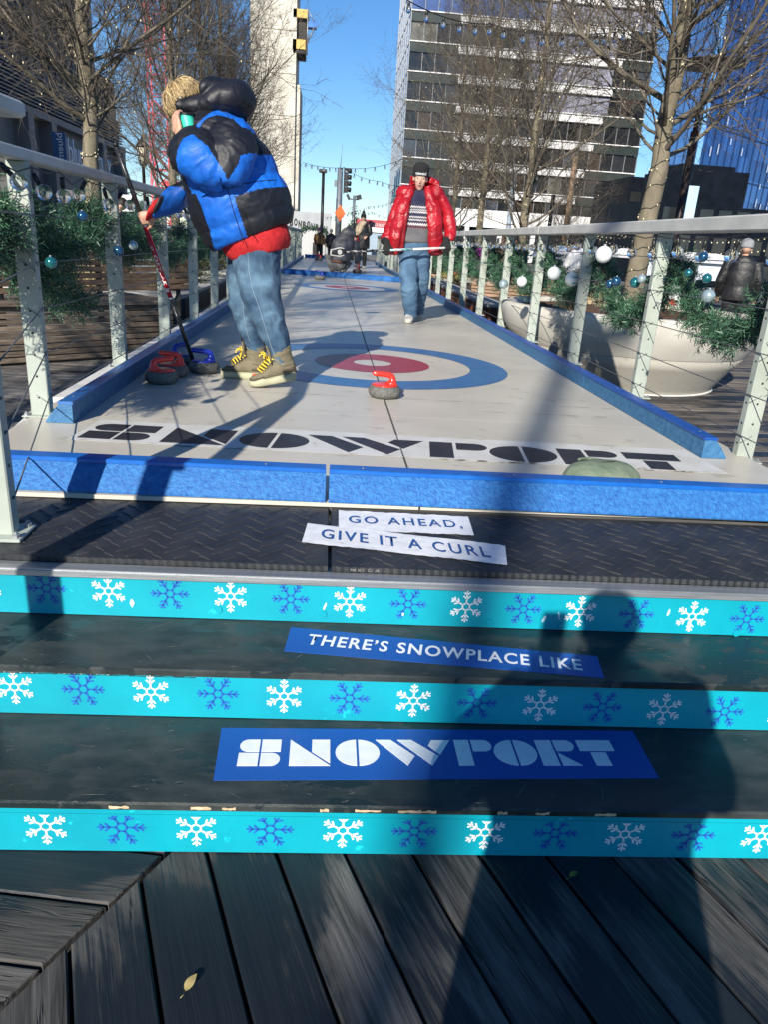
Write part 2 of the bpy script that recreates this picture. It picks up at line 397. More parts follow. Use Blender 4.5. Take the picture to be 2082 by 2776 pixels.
plank_field('wood_deck_right_side', (1.4, 13.5), math.radians(4), .148, .008, 1.98, 9.0, deck_mat('deck_wood_right', PI / 2 - math.radians(4), (.07, .058, .05), (.22, .195, .17), lo=.50, hi=.58))

# ------------------------------------------------------------------ lettering of the market logo
def half(cx, cy, w, h, side, n=18):
    """half disc w wide, h high, flat edge at cx; side +1 bulges right"""
    return [(cx + side * w * math.cos(t), cy + h / 2 * math.sin(t)) for t in np.linspace(-PI / 2, PI / 2, n)]
def bowl(x0, x1, y0, y1, side):
    h = y1 - y0; r = min(h / 2, x1 - x0)
    if side > 0: return [(x0, y0)] + [(x1 - r + r * math.cos(t), (y0 + y1) / 2 + h / 2 * math.sin(t)) for t in np.linspace(-PI / 2, PI / 2, 14)] + [(x0, y1)]
    return [(x1, y1)] + [(x0 + r - r * math.cos(t), (y0 + y1) / 2 - h / 2 * math.sin(t)) for t in np.linspace(-PI / 2, PI / 2, 14)] + [(x1, y0)]
def rect(x0, x1, y0, y1): return [(x0, y0), (x1, y0), (x1, y1), (x0, y1)]
def logo():
    L = []
    def put(x, *polys):
        for p in polys: L.append([(a + x, b) for a, b in p])
    put(0, bowl(.0, .52, .53, 1, -1), rect(.57, 1.08, .53, 1), rect(.0, .52, 0, .48), bowl(.57, 1.08, 0, .48, 1))
    put(1.32, [(0, 0), (1.06, 0), (0, 1)], [(.58, .53), (1.06, .09), (1.06, 1), (.58, 1)])
    for x in (2.52, 6.82):
        put(x, [(.56 - .56 * math.sin(t), .5 + .5 * math.cos(t)) for t in np.linspace(0, PI, 20)], [(.62 + .56 * math.sin(t), .5 + .5 * math.cos(t)) for t in np.linspace(0, PI, 20)])
    put(3.62, [(0, 1), (.80, 0), (1.02, .36), (.42, 1)], [(.60, 1), (1.45, 0), (1.66, .36), (.99, 1)], [(1.43, .77), (1.54, .99), (2.05, .99), (1.71, .41)])
    put(5.78, rect(0, .41, 0, 1), bowl(.47, 1.02, .55, 1, 1))
    put(8.06, rect(0, .45, 0, 1), bowl(.51, 1.06, .56, 1, 1), [(.53, .50), (.53, 0), (1.06, 0)])
    put(9.24, rect(0, .98, .57, 1), rect(.27, .70, 0, .51))
    return L
def put_logo(o, x, y, mat, parent, h=.0012):
    """o lower-left corner, x/y = vectors spanning the whole word"""
    mb = MB(); o = Vector(o); x = Vector(x) / 10.22; y = Vector(y)
    for poly in logo():
        a = sum(poly[i][0] * poly[(i + 1) % len(poly)][1] - poly[(i + 1) % len(poly)][0] * poly[i][1] for i in range(len(poly)))
        if a < 0: poly = poly[::-1]
        n = len(poly); up = Vector((0, 0, h))
        P = [o + x * a + y * b for a, b in poly]
        mb.add(P + [p + up for p in P], [tuple(range(n, 2 * n))] + [(i, (i + 1) % n, n + (i + 1) % n, n + i) for i in range(n)])
    return mb.build('lettering', mat, parent)
def sheet(mb, pts, th, m=0):
    """thin flat patch on a horizontal surface, corners anticlockwise from above"""
    n = len(pts); P = [Vector(p) for p in pts]; up = Vector((0, 0, th))
    return mb.add(P + [p + up for p in P], [tuple(range(n, 2 * n))] + [(i, (i + 1) % n, n + (i + 1) % n, n + i) for i in range(n)], m)

# ------------------------------------------------------------------ steps
SK = -.022                                        # the steps stand a hair out of square with the lane
def sy(x, y): return y + SK * x
m_turq = M('turquoise_paint', (.0, .34, .43), (.0, .28, .37), 5, rough=.45, bump=.05, bscale=90, c3=(.01, .55, .62), s3=14, lo3=.66, hi3=.72)
m_tread = M('black_tread', (.012, .019, .020), (.048, .055, .053), 9, rough=.55, bump=.10, bscale=140, stretch=(1, 2.2, 1), lo=.34, hi=.74, detail=10, c3=(.010, .019, .021), s3=4.2, lo3=.52, hi3=.545, rough3=.33)
m_white = M('white_print', (.80, .82, .83), (.72, .75, .77), 40, rough=.6)
m_fblue = M('blue_print', (.012, .10, .42), (.014, .12, .46), 40, rough=.5)
m_alu = M('aluminium', (.42, .44, .46), (.30, .32, .34), 20, rough=.45, metal=.7, bump=.1, bscale=80, stretch=(.2, 6, 6))
steps = thing('stairs', 'turquoise wooden steps printed with snowflakes, black treads, leading up to the curling lane', 'stairs', (0, 1.345, 0))
X0, X1 = -1.5, 2.6
RY = [1.345, 1.65, 1.91]; RZ = [0, .1512, .3024, .4536]
def snow(mb, c, R, rot, w, clip=None, m=0):
    """stick snowflake in the x-z plane facing the viewer"""
    def st(a, b):
        a = Vector(a); b = Vector(b); d = (b - a).normalized(); n = Vector((-d.y, d.x)) * w / 2
        q = [a - n - d * w * .3, b - n + d * w * .3, b + n + d * w * .3, a + n - d * w * .3]
        if clip is not None:
            out = []
            for i in range(4):
                p, r = q[i], q[(i + 1) % 4]
                if p.y <= clip: out.append(p)
                if (p.y <= clip) != (r.y <= clip): t = (clip - p.y) / (r.y - p.y); out.append(p + (r - p) * t)
            q = out
        if len(q) < 3: return
        n_ = len(q); Pf = [(c[0] + p.x, sy(c[0] + p.x, c[1]) - .0012, c[2] + p.y) for p in q]
        mb.add(Pf, [tuple(range(n_))], m)
    h = R * .24
    for k in range(6):
        a = rot + k * PI / 3; e = Vector((math.cos(a), math.sin(a)))
        st(e * h, e * R)
        b = rot + (k + 1) * PI / 3; st(e * h, Vector((math.cos(b), math.sin(b))) * h)
        for q in (.50, .76):
            for s_ in (-1, 1):
                t = a + s_ * PI / 3.9; L = R * (.27 if q < .7 else .22)
                st(e * R * q, e * R * q + Vector((math.cos(t), math.sin(t))) * L)
rows = [(-.598 - .1683 * 6, .072, 0, .1683, 18), (-.597 - .1719 * 5, .222, 0, .1719, 18), (-.766 - .1715 * 4, .374, 1, .1715, 18)]
for i, y in enumerate(RY):
    mb = MB(); z0, z1 = RZ[i], RZ[i + 1] - .018
    if i == 0: z1 = RZ[1] - .042
    mb.add([(X0, sy(X0, y), z0 + .002), (X1, sy(X1, y), z0 + .002), (X1, sy(X1, y), z1), (X0, sy(X0, y), z1), (X0, sy(X0, y + .02), z0), (X1, sy(X1, y + .02), z0), (X1, sy(X1, y + .02), z1), (X0, sy(X0, y + .02), z1)],
           [(0, 1, 2, 3), (3, 2, 6, 7), (1, 5, 6, 2), (4, 0, 3, 7)])
    r = mb.build('riser', m_turq, steps)
    xs, zc, ph, dx, n = rows[i]
    for k in range(n):
        white = (k + ph) % 2 == 0; fl = MB()
        zz = zc - .011 * (xs + k * dx) + .002
        if i == 0: zz = zc
        snow(fl, (xs + k * dx, y, zz), .050 if white else .053, PI / 2 if white else 0, .0047, clip=(z1 - .004 - zz) if i == 0 else None)
        fl.build('snowflake', m_white if white else m_fblue, r)
    if i == 0:                                     # the upper board of the lowest riser, flush but separate
        b2 = MB(); b2.add([(X0, sy(X0, y) - .001, z1 + .002), (X1, sy(X1, y) - .001, z1 + .002), (X1, sy(X1, y) - .001, RZ[1] - .018), (X0, sy(X0, y) - .001, RZ[1] - .018)], [(0, 1, 2, 3)])
        b2.build('riser_board', m_turq, steps)
    if i < 2:
        t = MB(); ya, yb = y - .012, RY[i + 1] + .004; z = RZ[i + 1]
        t.add([(X0, sy(X0, ya), z - .018), (X1, sy(X1, ya), z - .018), (X1, sy(X1, yb), z - .018), (X0, sy(X0, yb), z - .018), (X0, sy(X0, ya), z - .004), (X1, sy(X1, ya), z - .004), (X1, sy(X1, ya + .005), z), (X0, sy(X0, ya + .005), z), (X1, sy(X1, yb), z), (X0, sy(X0, yb), z)],
              [(0, 1, 5, 4), (4, 5, 6, 7), (7, 6, 8, 9), (3, 2, 1, 0)])
        t.build('tread', m_tread, steps)
# worn wood showing at the lowest tread edge
wr = MB(); rr = random.Random(5)
for x in (-.27, -.2, .02, .1, .2, .245, .43, .52, -.45, .66):
    L = rr.uniform(.02, .06); y = sy(x, RY[0] - .0135)
    pts = [(x + L * t, y, RZ[1] - .006 + rr.uniform(-.003, .001)) for t in np.linspace(0, 1, 6)] + [(x + L * t, y, RZ[1] - .0125 - rr.uniform(0, .003)) for t in np.linspace(1, 0, 6)]
    wr.add(pts, [tuple(range(len(pts)))])
wr.build('bare_wood_chip', M('bare_wood', (.45, .33, .2), (.6, .45, .3), 60, rough=.8), steps)
# scratches rubbed into the treads, and the split in the middle riser
for i in (1, 2):
    sq = MB(); rr = random.Random(60 + i)
    for _ in range(170):
        x = rr.uniform(-1.0, 1.5); y = rr.uniform(RY[i - 1] + .0, RY[i] - .01); L = rr.expovariate(1 / .018); a = rr.gauss(0, .5); w = rr.uniform(.0003, .0009); d = Vector((math.cos(a), math.sin(a), 0)); q = Vector((-d.y, d.x, 0)) * w; c = Vector((x, sy(x, y), RZ[i] + .0006))
        sq.add([c - q, c + d * L * .5 - q * 1.4, c + d * L, c + d * L * .5 + q * 1.4], [(0, 1, 2, 3)])
    sq.build('scratch', M('tread_scratch', (.10, .11, .105), (.2, .2, .19), 40, rough=.8), steps)
sp_ = MB(); rr = random.Random(17); P = []
for k in range(40):
    px = -60 + 587 * k / 39; p = at(px, 1831 + 9 * k / 39, 1.65); P.append((p.x, sy(p.x, 1.65) - .0022, p.z + rr.uniform(-.0008, .0008)))
for a, b in zip(P, P[1:]):
    h = .0011 * rr.uniform(.5, 1.4); sp_.add([(a[0], a[1], a[2] - h), (b[0], b[1], b[2] - h), (b[0], b[1], b[2] + h), (a[0], a[1], a[2] + h)], [(0, 1, 2, 3)])
sp_.build('crack', M('crack_black', (.004, .006, .007), rough=.9), steps)
sp_ = MB()
for k in range(26):
    p = P[rr.randrange(0, 24)]; L = rr.uniform(.002, .009); h = rr.uniform(.0008, .0022); z = p[2] + rr.uniform(.0005, .002); sp_.add([(p[0], p[1] - .0003, z), (p[0] + L, p[1] - .0003, z + .0004), (p[0] + L * .8, p[1] - .0003, z + h), (p[0] + L * .2, p[1] - .0003, z + h)], [(0, 1, 2, 3)])
sp_.build('paint_chip', M('paint_chip', (.55, .62, .62), rough=.8), steps)
# bolt heads and scuffs on the top riser
bo = MB()
for x, z in ((-.287, .335), (.015, .331), (.51, .322), (.73, .318), (1.27, .313)):
    n = 8; y = sy(x, 1.91); ri = [(x + .0115 * math.cos(2 * PI * k / n), y - .004, z + .0115 * math.sin(2 * PI * k / n)) for k in range(n)]
    ro = [(x + .0125 * math.cos(2 * PI * k / n), y, z + .0125 * math.sin(2 * PI * k / n)) for k in range(n)]
    bo.add(ri + ro, [tuple(range(n))] + [(n + k, n + (k + 1) % n, (k + 1) % n, k) for k in range(n)])
bo.build('bolt_head', m_turq, steps)
sf = MB()
for x, z, w, h, a in ((-.53, .348, .013, .028, .0), (.02, .358, .008, .03, -.3), (.25, .34, .008, .012, 0), (.672, .34, .011, .03, -.35), (.715, .352, .005, .03, .25), (1.045, .375, .010, .026, -.1), (1.115, .335, .010, .042, .1)):
    Rm = Matrix.Rotation(a, 2); y = sy(x, 1.91) - .0022; q = []
    for k in range(10):
        t = 2 * PI * k / 10; p = Rm @ Vector((w / 2 * math.cos(t) * rr.uniform(.7, 1.1), h / 2 * math.sin(t) * rr.uniform(.8, 1.05))); q.append((x + p.x, y, z + p.y))
    sf.add(q, [tuple(range(10))])
sf.build('scuff_mark', M('scuff', (.35, .62, .66), (.6, .72, .74), 200, rough=.8, lo=.45, hi=.55), steps)
# metal nosing and the platform frame under the mats
nb = MB(); ya = 1.905
def strip(mb, y0, y1, z0, z1, m=0):
    mb.add([(X0, sy(X0, y0), z0), (X1, sy(X1, y0), z0), (X1, sy(X1, y1), z0), (X0, sy(X0, y1), z0), (X0, sy(X0, y0), z1), (X1, sy(X1, y0), z1), (X1, sy(X1, y1), z1), (X0, sy(X0, y1), z1)],
           [(0, 1, 5, 4), (4, 5, 6, 7), (0, 4, 7, 3), (1, 2, 6, 5), (2, 3, 7, 6)], m)
strip(nb, 1.886, 1.93, .449, .4565); strip(nb, 1.882, 1.890, .436, .452)
nb.build('nosing', m_alu, steps)
pf = MB(); strip(pf, 1.90, 2.46, .43, .455); pf.build('landing', m_tread, steps)
# stickers on the treads
def quad(mb, c, z, th, m=0): sheet(mb, [(x, y, z) for x, y in c], th, m)
def raw(o, x, y):
    x = Vector(x).normalized(); y = Vector(y).normalized()
    return Matrix(((x.x, y.x, 0, o[0]), (x.y, y.y, 0, o[1]), (0, 0, 1, o[2]), (0, 0, 0, 1)))
m_stk = M('blue_vinyl', (.008, .075, .34), (.010, .09, .38), 300, rough=.55, bump=.08, bscale=400)
mb = MB(); quad(mb, [(-.088, 1.747), (.771, 1.639), (.789, 1.749), (-.076, 1.879)], .3024, .001)
s1 = mb.build('tread_sticker', m_stk, steps)
c = Vector((.3515, 1.755, .3048)); xv = Vector((.763, -.113, 0)); yv = Vector((.02, .1, 0))
put_text('THERE’S SNOWPLACE LIKE', raw(c, xv, yv), m_white, s1, fit=(.762, .058), spacing=1.15, offset=.02)
mb = MB(); quad(mb, [(-.231, 1.416), (.861, 1.429), (.868, 1.616), (-.239, 1.613)], .1512, .001)
s2 = mb.build('tread_sticker', m_stk, steps)
put_logo((-.183, 1.466, .1524), (.968, .008, 0), (0, .099, 0), m_white, s2)

# ------------------------------------------------------------------ rubber mats
m_rub = M('black_rubber', (.016, .018, .022), (.030, .032, .036), 9, rough=.55, bump=.15, bscale=120, c3=(.05, .05, .048), s3=2.0, lo3=.62, hi3=.75)
def mat_thing(x0, x1, label):
    t = thing('rubber_mat', label, 'mat', ((x0 + x1) / 2, 2.2, .455), 'rubber mats on the landing')
    mb = MB(); y0, y1, z0, z1 = 1.935, 2.432, .4555, .472
    n = int((x1 - x0) / .012); P = []
    for i in range(n + 1):                          # the serrated front edge
        x = x0 + (x1 - x0) * i / n; P.append((x, sy(x, y0) + (.004 if i % 2 else 0)))
    for i in range(n):
        a, b = P[i], P[i + 1]
        mb.add([(a[0], a[1], z0), (b[0], b[1], z0), (b[0], b[1], z1), (a[0], a[1], z1), (b[0], sy(b[0], y1), z1), (a[0], sy(a[0], y1), z1)], [(0, 1, 2, 3), (3, 2, 4, 5)])
    mb.add([(x0, P[0][1], z0), (x0, P[0][1], z1), (x0, sy(x0, y1), z1), (x0, sy(x0, y1), z0), (x1, P[-1][1], z0), (x1, P[-1][1], z1), (x1, sy(x1, y1), z1), (x1, sy(x1, y1), z0)], [(3, 2, 1, 0), (4, 5, 6, 7), (0, 1, 5, 4)][:2])
    mb.build('mat_sheet', m_rub, t)
    br = MB(); k = 0; yy = y0 + .03
    j = 0
    while yy < y1 - .02:                            # raised tread-plate bars in alternating directions
        xx = x0 + .03 + (j % 2) * .034
        i = 0
        while xx < x1 - .03:
            a = math.radians(38 if (i + j) % 2 else -38); L = .026; d = Vector((math.cos(a), math.sin(a), 0)); n_ = Vector((-d.y, d.x, 0)) * .0035
            c = Vector((xx, sy(xx, yy), z1)); up = Vector((0, 0, .0032))
            V = [c - d * L, c - d * L * .6 - n_, c + d * L * .6 - n_, c + d * L, c + d * L * .6 + n_, c - d * L * .6 + n_]
            T = [c - d * L * .55 + up, c + d * L * .55 + up]
            br.add(V + T, [(0, 1, 6), (1, 2, 7, 6), (2, 3, 7), (3, 4, 7), (4, 5, 6, 7), (5, 0, 6)])
            xx += .068; i += 1
        yy += .036; j += 1
    br.build('tread_bar', m_rub, t)
    return t
mat_thing(-1.45, .024, 'black rubber tread mat on the landing beside the railing post, left of the seam')
mt = mat_thing(.036, 2.5, 'black rubber tread mat on the landing under most of the white stickers')
put_text('MADE IN CANADA', Matrix(((1, 0, 0, .14), (0, 0, -1, 1.9335), (0, 1, 0, .4635), (0, 0, 0, 1))), M('mat_stamp', (.25, .24, .22), rough=.9), mt, 'stamp', fit=(.1, .009))
def sticker(name, label, c, words, tc, xv, yv, fit):
    t = MB(); z = .4755
    # the paper follows the bars of the mat in soft ripples
    n = 30; g_ = 10; a, b, c_, d = [Vector((*p, 0)) for p in c]; V = []; F = []
    for j in range(g_ + 1):
        for i in range(n + 1):
            u, v = i / n, j / g_; p = (a * (1 - u) + b * u) * (1 - v) + (d * (1 - u) + c_ * u) * v
            V.append((p.x, p.y, z + .0016 * math.sin(p.x * 95 + p.y * 60) * math.sin(p.y * 90 - p.x * 40)))
    for j in range(g_):
        for i in range(n): F.append((j * (n + 1) + i, j * (n + 1) + i + 1, (j + 1) * (n + 1) + i + 1, (j + 1) * (n + 1) + i))
    t.add(V, F, 0, True)
    o = t.build(name, M('white_vinyl', (.76, .77, .79), (.66, .68, .71), 30, rough=.5), None, label=label, cat='sticker')
    put_text(words, raw((tc[0], tc[1], z + .0025), xv, yv), M('navy_print', (.015, .07, .25), (.02, .09, .3), 80, rough=.6), o, fit=fit, spacing=1.25, offset=.012)
sticker('floor_sticker', 'white sticker reading GO AHEAD, lying on the rubber mat just below the blue bumper', [(.058, 2.217), (.504, 2.205), (.515, 2.379), (.06, 2.399)], 'GO AHEAD,', (.285, 2.298), (1, -.035, 0), (.01, 1, 0), (.385, .078))
sticker('floor_sticker', 'tilted white sticker reading GIVE IT A CURL, stuck across both rubber mats', [(-.057, 2.103), (.563, 1.976), (.591, 2.128), (-.044, 2.266)], 'GIVE IT A CURL', (.264, 2.118), (.532, -.117, 0), (.03, 1, 0), (.535, .080))

# ------------------------------------------------------------------ curling lane
m_lane = M('lane_plastic', (.465, .438, .376), (.545, .515, .445), 1.6, rough=.38, bump=.03, bscale=40, c3=(.33, .31, .27), s3=6, lo3=.58, hi3=.76, rough3=.6)
LX0, LX1 = -1.25, 1.93
def lane_thing(label, y0, y1):
    t = thing('curling_lane', label, 'curling lane', (.35, y0, LZ))
    mb = MB()
    def slab(xa, xb, ya, yb):
        mb.add([(xa, ya, LZ - .015), (xb, ya, LZ - .015), (xb, yb, LZ - .015), (xa, yb, LZ - .015), (xa, ya, LZ), (xb, ya, LZ), (xb, yb, LZ), (xa, yb, LZ)], [(0, 1, 5, 4), (1, 2, 6, 5), (2, 3, 7, 6), (3, 0, 4, 7), (4, 5, 6, 7)])
    y = y0; k = 0
    while y < y1 - .01:                           # sheets butt along the centre seam and across
        ye = min(y + (1.22 if k else 1.4), y1)
        slab(LX0 - .12, .345, y, ye - .002); slab(.352, LX1 + .12, y, ye - .002); y = ye; k += 1
    mb.build('lane_sheet', m_lane, t)
    bs = MB(); bs.box((.34, (y0 + y1) / 2, (LZ - .02) / 2), (LX1 - LX0 + .22, y1 - y0 - .01, LZ - .02)); bs.build('lane_base', M('lane_base', (.05, .05, .05), (.09, .085, .08), 3, rough=.9), t)
    return t
lane = lane_thing('long grey curling lane with two painted houses and the market name at its near end', 2.43, 18.25)
lane2 = lane_thing('second curling lane continuing behind the blue cross bumper', 18.27, 34.2)
def ring(c, r0, r1, mat, parent, name, z):
    mb = MB(); n = 96
    if r0 <= 0:
        V = [(c[0] + r1 * math.cos(2 * PI * k / n), c[1] + r1 * math.sin(2 * PI * k / n), z) for k in range(n)]; mb.add(V, [tuple(range(n))])
    else:
        V = [(c[0] + r * math.cos(2 * PI * k / n), c[1] + r * math.sin(2 * PI * k / n), z) for r in (r0, r1) for k in range(n)]
        mb.add(V, [(k, n + k, n + (k + 1) % n, (k + 1) % n) for k in range(n)])
    mb.build(name, mat, parent)
m_rb = M('ring_blue', (.028, .125, .30), (.045, .155, .35), 12, rough=.42); m_rr = M('ring_red', (.26, .03, .05), (.32, .045, .065), 12, rough=.42)
for cy in (5.62, 14.75):
    ring((.35, cy), .745, 1.026, m_rb, lane, 'blue_ring', LZ + .002); ring((.35, cy), .145, .436, m_rr, lane, 'red_ring', LZ + .002)
m_seam = M('seam_dark', (.06, .06, .06), rough=.9)
mb = MB(); sheet(mb, [(.3445, 2.44, LZ + .0022), (.3525, 2.44, LZ + .0022), (.3525, 18.2, LZ + .0022), (.3445, 18.2, LZ + .0022)], .0006); mb.build('centre_line', m_seam, lane)
# a few cracks and scratches that belong to the sheet
sc_ = MB(); rr = random.Random(11)
for _ in range(150):
    x, y = rr.uniform(-1.1, 1.75), 2.9 + abs(rr.gauss(0, 2.6)); L = rr.uniform(.004, .03); a = rr.uniform(-.6, .6) if rr.random() < .7 else rr.uniform(0, PI); w = rr.uniform(.0006, .002)
    d = Vector((math.cos(a), math.sin(a), 0)); n_ = Vector((-d.y, d.x, 0)) * w
    c = Vector((x, y, LZ + .003)); sc_.add([c - n_, c + d * L * .5 - n_ * 1.2, c + d * L, c + d * L * .5 + n_ * 1.2], [(0, 1, 2, 3)])
sc_.build('scratch', M('scratch', (.62, .60, .55), rough=.7), lane)
cr = MB()
for y, xa, xb in ((4.30, -1.1, 1.75), (5.55, -1.1, -.1), (5.60, 1.0, 1.78), (4.05, .9, 1.6)):
    x = xa; p = Vector((x, y, LZ + .0032)); pts = [p]
    while x < xb: x += rr.uniform(.03, .09); pts.append(Vector((x, y + rr.uniform(-.006, .006), LZ + .0032)))
    for a, b in zip(pts, pts[1:]):
        if rr.random() < .8: w = Vector((0, rr.uniform(.0007, .0022), 0)); cr.add([a - w, b - w, b + w, a + w], [(0, 1, 2, 3)])
cr.build('crack', m_seam, lane)
mb = MB(); c4 = [(-1.085, 3.10), (1.79, 2.985), (1.775, 3.375), (-1.05, 3.47)]
rc = []                                             # strip with rounded left corners
for i, (x, y) in enumerate(c4): rc.append((x, y, LZ + .002))
sheet(mb, rc, .0008); st = mb.build('lettering_strip', M('strip_white', (.62, .62, .60), (.54, .535, .50), 7, rough=.45, c3=(.42, .405, .365), s3=11, lo3=.66, hi3=.68), lane)
put_logo((-1.055, 3.140, LZ + .0030), (2.69, -.135, 0), (.03, .262, 0), M('strip_black', (.016, .016, .022), (.028, .028, .036), 10, rough=.5, c3=(.035, .06, .12), s3=5, lo3=.62, hi3=.7), st, h=.0006)
pe = MB()                                           # worn edges of the strip
for _ in range(70):
    e = rr.random(); lowe = rr.random() < .7
    a, b = (Vector((-1.08, 3.10, 0)), Vector((1.79, 2.985, 0))) if lowe else (Vector((-1.05, 3.47, 0)), Vector((1.775, 3.375, 0)))
    p = a + (b - a) * (e if rr.random() < .4 else .45 + .5 * e); p = p + Vector((0, rr.uniform(-.006, .012) * (1 if lowe else -1), LZ + .0041)); r = rr.uniform(.004, .022)
    q = [(p.x + r * 1.8 * math.cos(t) * rr.uniform(.5, 1), p.y + r * .6 * math.sin(t) * rr.uniform(.4, 1), p.z) for t in np.linspace(0, 2 * PI, 10)[:-1]]; pe.add(q, [tuple(range(9))])
pe.build('worn_patch', m_lane, st)

# ------------------------------------------------------------------ bumpers (blue foam-like profiles around the lanes)
m_bl = M('bumper_blue', (.004, .080, .30), (.020, .165, .43), 60, rough=.62, bump=.35, bscale=110, lo=.3, hi=.7, detail=8)
m_bls = M('bumper_blue_side', (.02, .10, .24), (.05, .18, .34), 30, rough=.6, bump=.3, bscale=90, lo=.3, hi=.7, detail=8)
m_cap = M('bumper_cap', (.004, .095, .40), (.008, .12, .45), 20, rough=.4)
m_caps = M('bumper_cap_side', (.02, .11, .34), (.03, .14, .40), 12, rough=.32, c3=(.25, .36, .5), s3=22, lo3=.70, hi3=.73)
def bumper(label, a, b, inner, group, mats, h=.10, base=None):
    """profile: upright face towards the lane (side 'inner'), sloping face away from it"""
    a = Vector(a); b = Vector(b); d = (b - a).normalized(); n = Vector(inner)
    t = thing('bumper', label, 'bumper', tuple(a), group); z = LZ + .002
    def ext(prof, A, B):
        k = len(prof); V = [(A + n * -u + Vector((0, 0, w))) for u, w in prof] + [(B + n * -u + Vector((0, 0, w))) for u, w in prof]
        mbx = MB(); mbx.add(V, [tuple(range(k - 1, -1, -1)), tuple(range(k, 2 * k))] + [(i, (i + 1) % k, k + (i + 1) % k, k + i) for i in range(k)])
        bm = bmesh.new(); mm = mbx.mesh('x'); bm.from_mesh(mm); bmesh.ops.recalc_face_normals(bm, faces=bm.faces); bm.to_mesh(mm); bm.free()
        off = wloc(t); [setattr(v, 'co', v.co - off) for v in mm.vertices]; return mm
    L = Vector((0, 0, z))
    link('bumper_body', ext([(0, 0), (0, h - .014), (.058, h - .014), (.085, h * .55), (.122, .006), (.122, 0)], a + L, b + L), mats[0], t)
    link('bumper_cap', ext([(-.004, h - .0138), (-.004, h - .003), (-.001, h), (.060, h), (.063, h - .003), (.063, h - .0138)], a + L + d * .001, b + L - d * .001), mats[1], t)
    mbx = MB()
    for s_ in np.arange(.12, (b - a).length, .55):
        p = a + d * float(s_) - n * .03 + Vector((0, 0, z + h + .0006)); mbx.lathe([(.006, 0), (.005, .0015), (0, .0016)], p, 8)
    mbx.build('screw', m_alu, t)
    return t
yb = 2.548
for x0, x1, lab in ((-1.42, .012, 'blue bumper across the near end of the lane, left of the gap'), (.024, 2.3, 'blue bumper across the near end of the lane, in front of the cap')):
    bumper(lab, (x0, sy(x0, yb), 0), (x1, sy(x1, yb), 0), (0, 1, 0), 'bumpers across the lane ends', (m_bl, m_cap), h=.103)
def side(x, ys, inner, nm, group, mats):
    for i in range(len(ys) - 1):
        dist = ('nearest', 'second', 'third', 'fourth', 'fifth', 'sixth', 'seventh')[i] if i < 7 else '%dth' % (i + 1)
        bumper(f'blue side bumper along the {nm}, {dist} from the steps', (x, ys[i], 0), (x, ys[i + 1] - .004, 0), (inner, 0, 0), group, mats)
side(-1.145, [3.38, 5.8, 8.2, 10.6, 13.0, 15.4, 17.4], 1, 'left railing of the near lane', 'side bumpers of the lanes', (m_bls, m_caps))
side(1.79, [3.24, 5.0, 6.75, 9.2, 11.6, 14.0, 16.2, 18.2], -1, 'right railing of the near lane', 'side bumpers of the lanes', (m_bls, M('bumper_cap_right', (.006, .06, .30), (.01, .08, .34), 20, rough=.4)))
side(-1.145, [18.5, 22.5, 26.5, 30.5, 34.0], 1, 'left railing of the far lane', 'side bumpers of the lanes', (m_bls, m_caps))
side(1.79, [18.5, 22.5, 26.5, 30.5], -1, 'right railing of the far lane', 'side bumpers of the lanes', (m_bls, m_caps))
bumper('bright blue cross bumper between the two lanes, its left half', (-1.1, 18.75, 0), (.45, 18.3, 0), (0, 1, 0), 'bumpers across the lane ends', (m_bl, m_cap), h=.115)
bumper('bright blue cross bumper between the two lanes, its right half', (.46, 18.3, 0), (1.8, 17.85, 0), (0, 1, 0), 'bumpers across the lane ends', (m_bl, m_cap), h=.115)
bumper('blue cross bumper closing the far end of the second lane', (-1.1, 34.1, 0), (.6, 34.1, 0), (0, -1, 0), 'bumpers across the lane ends', (m_bl, m_cap), h=.14)
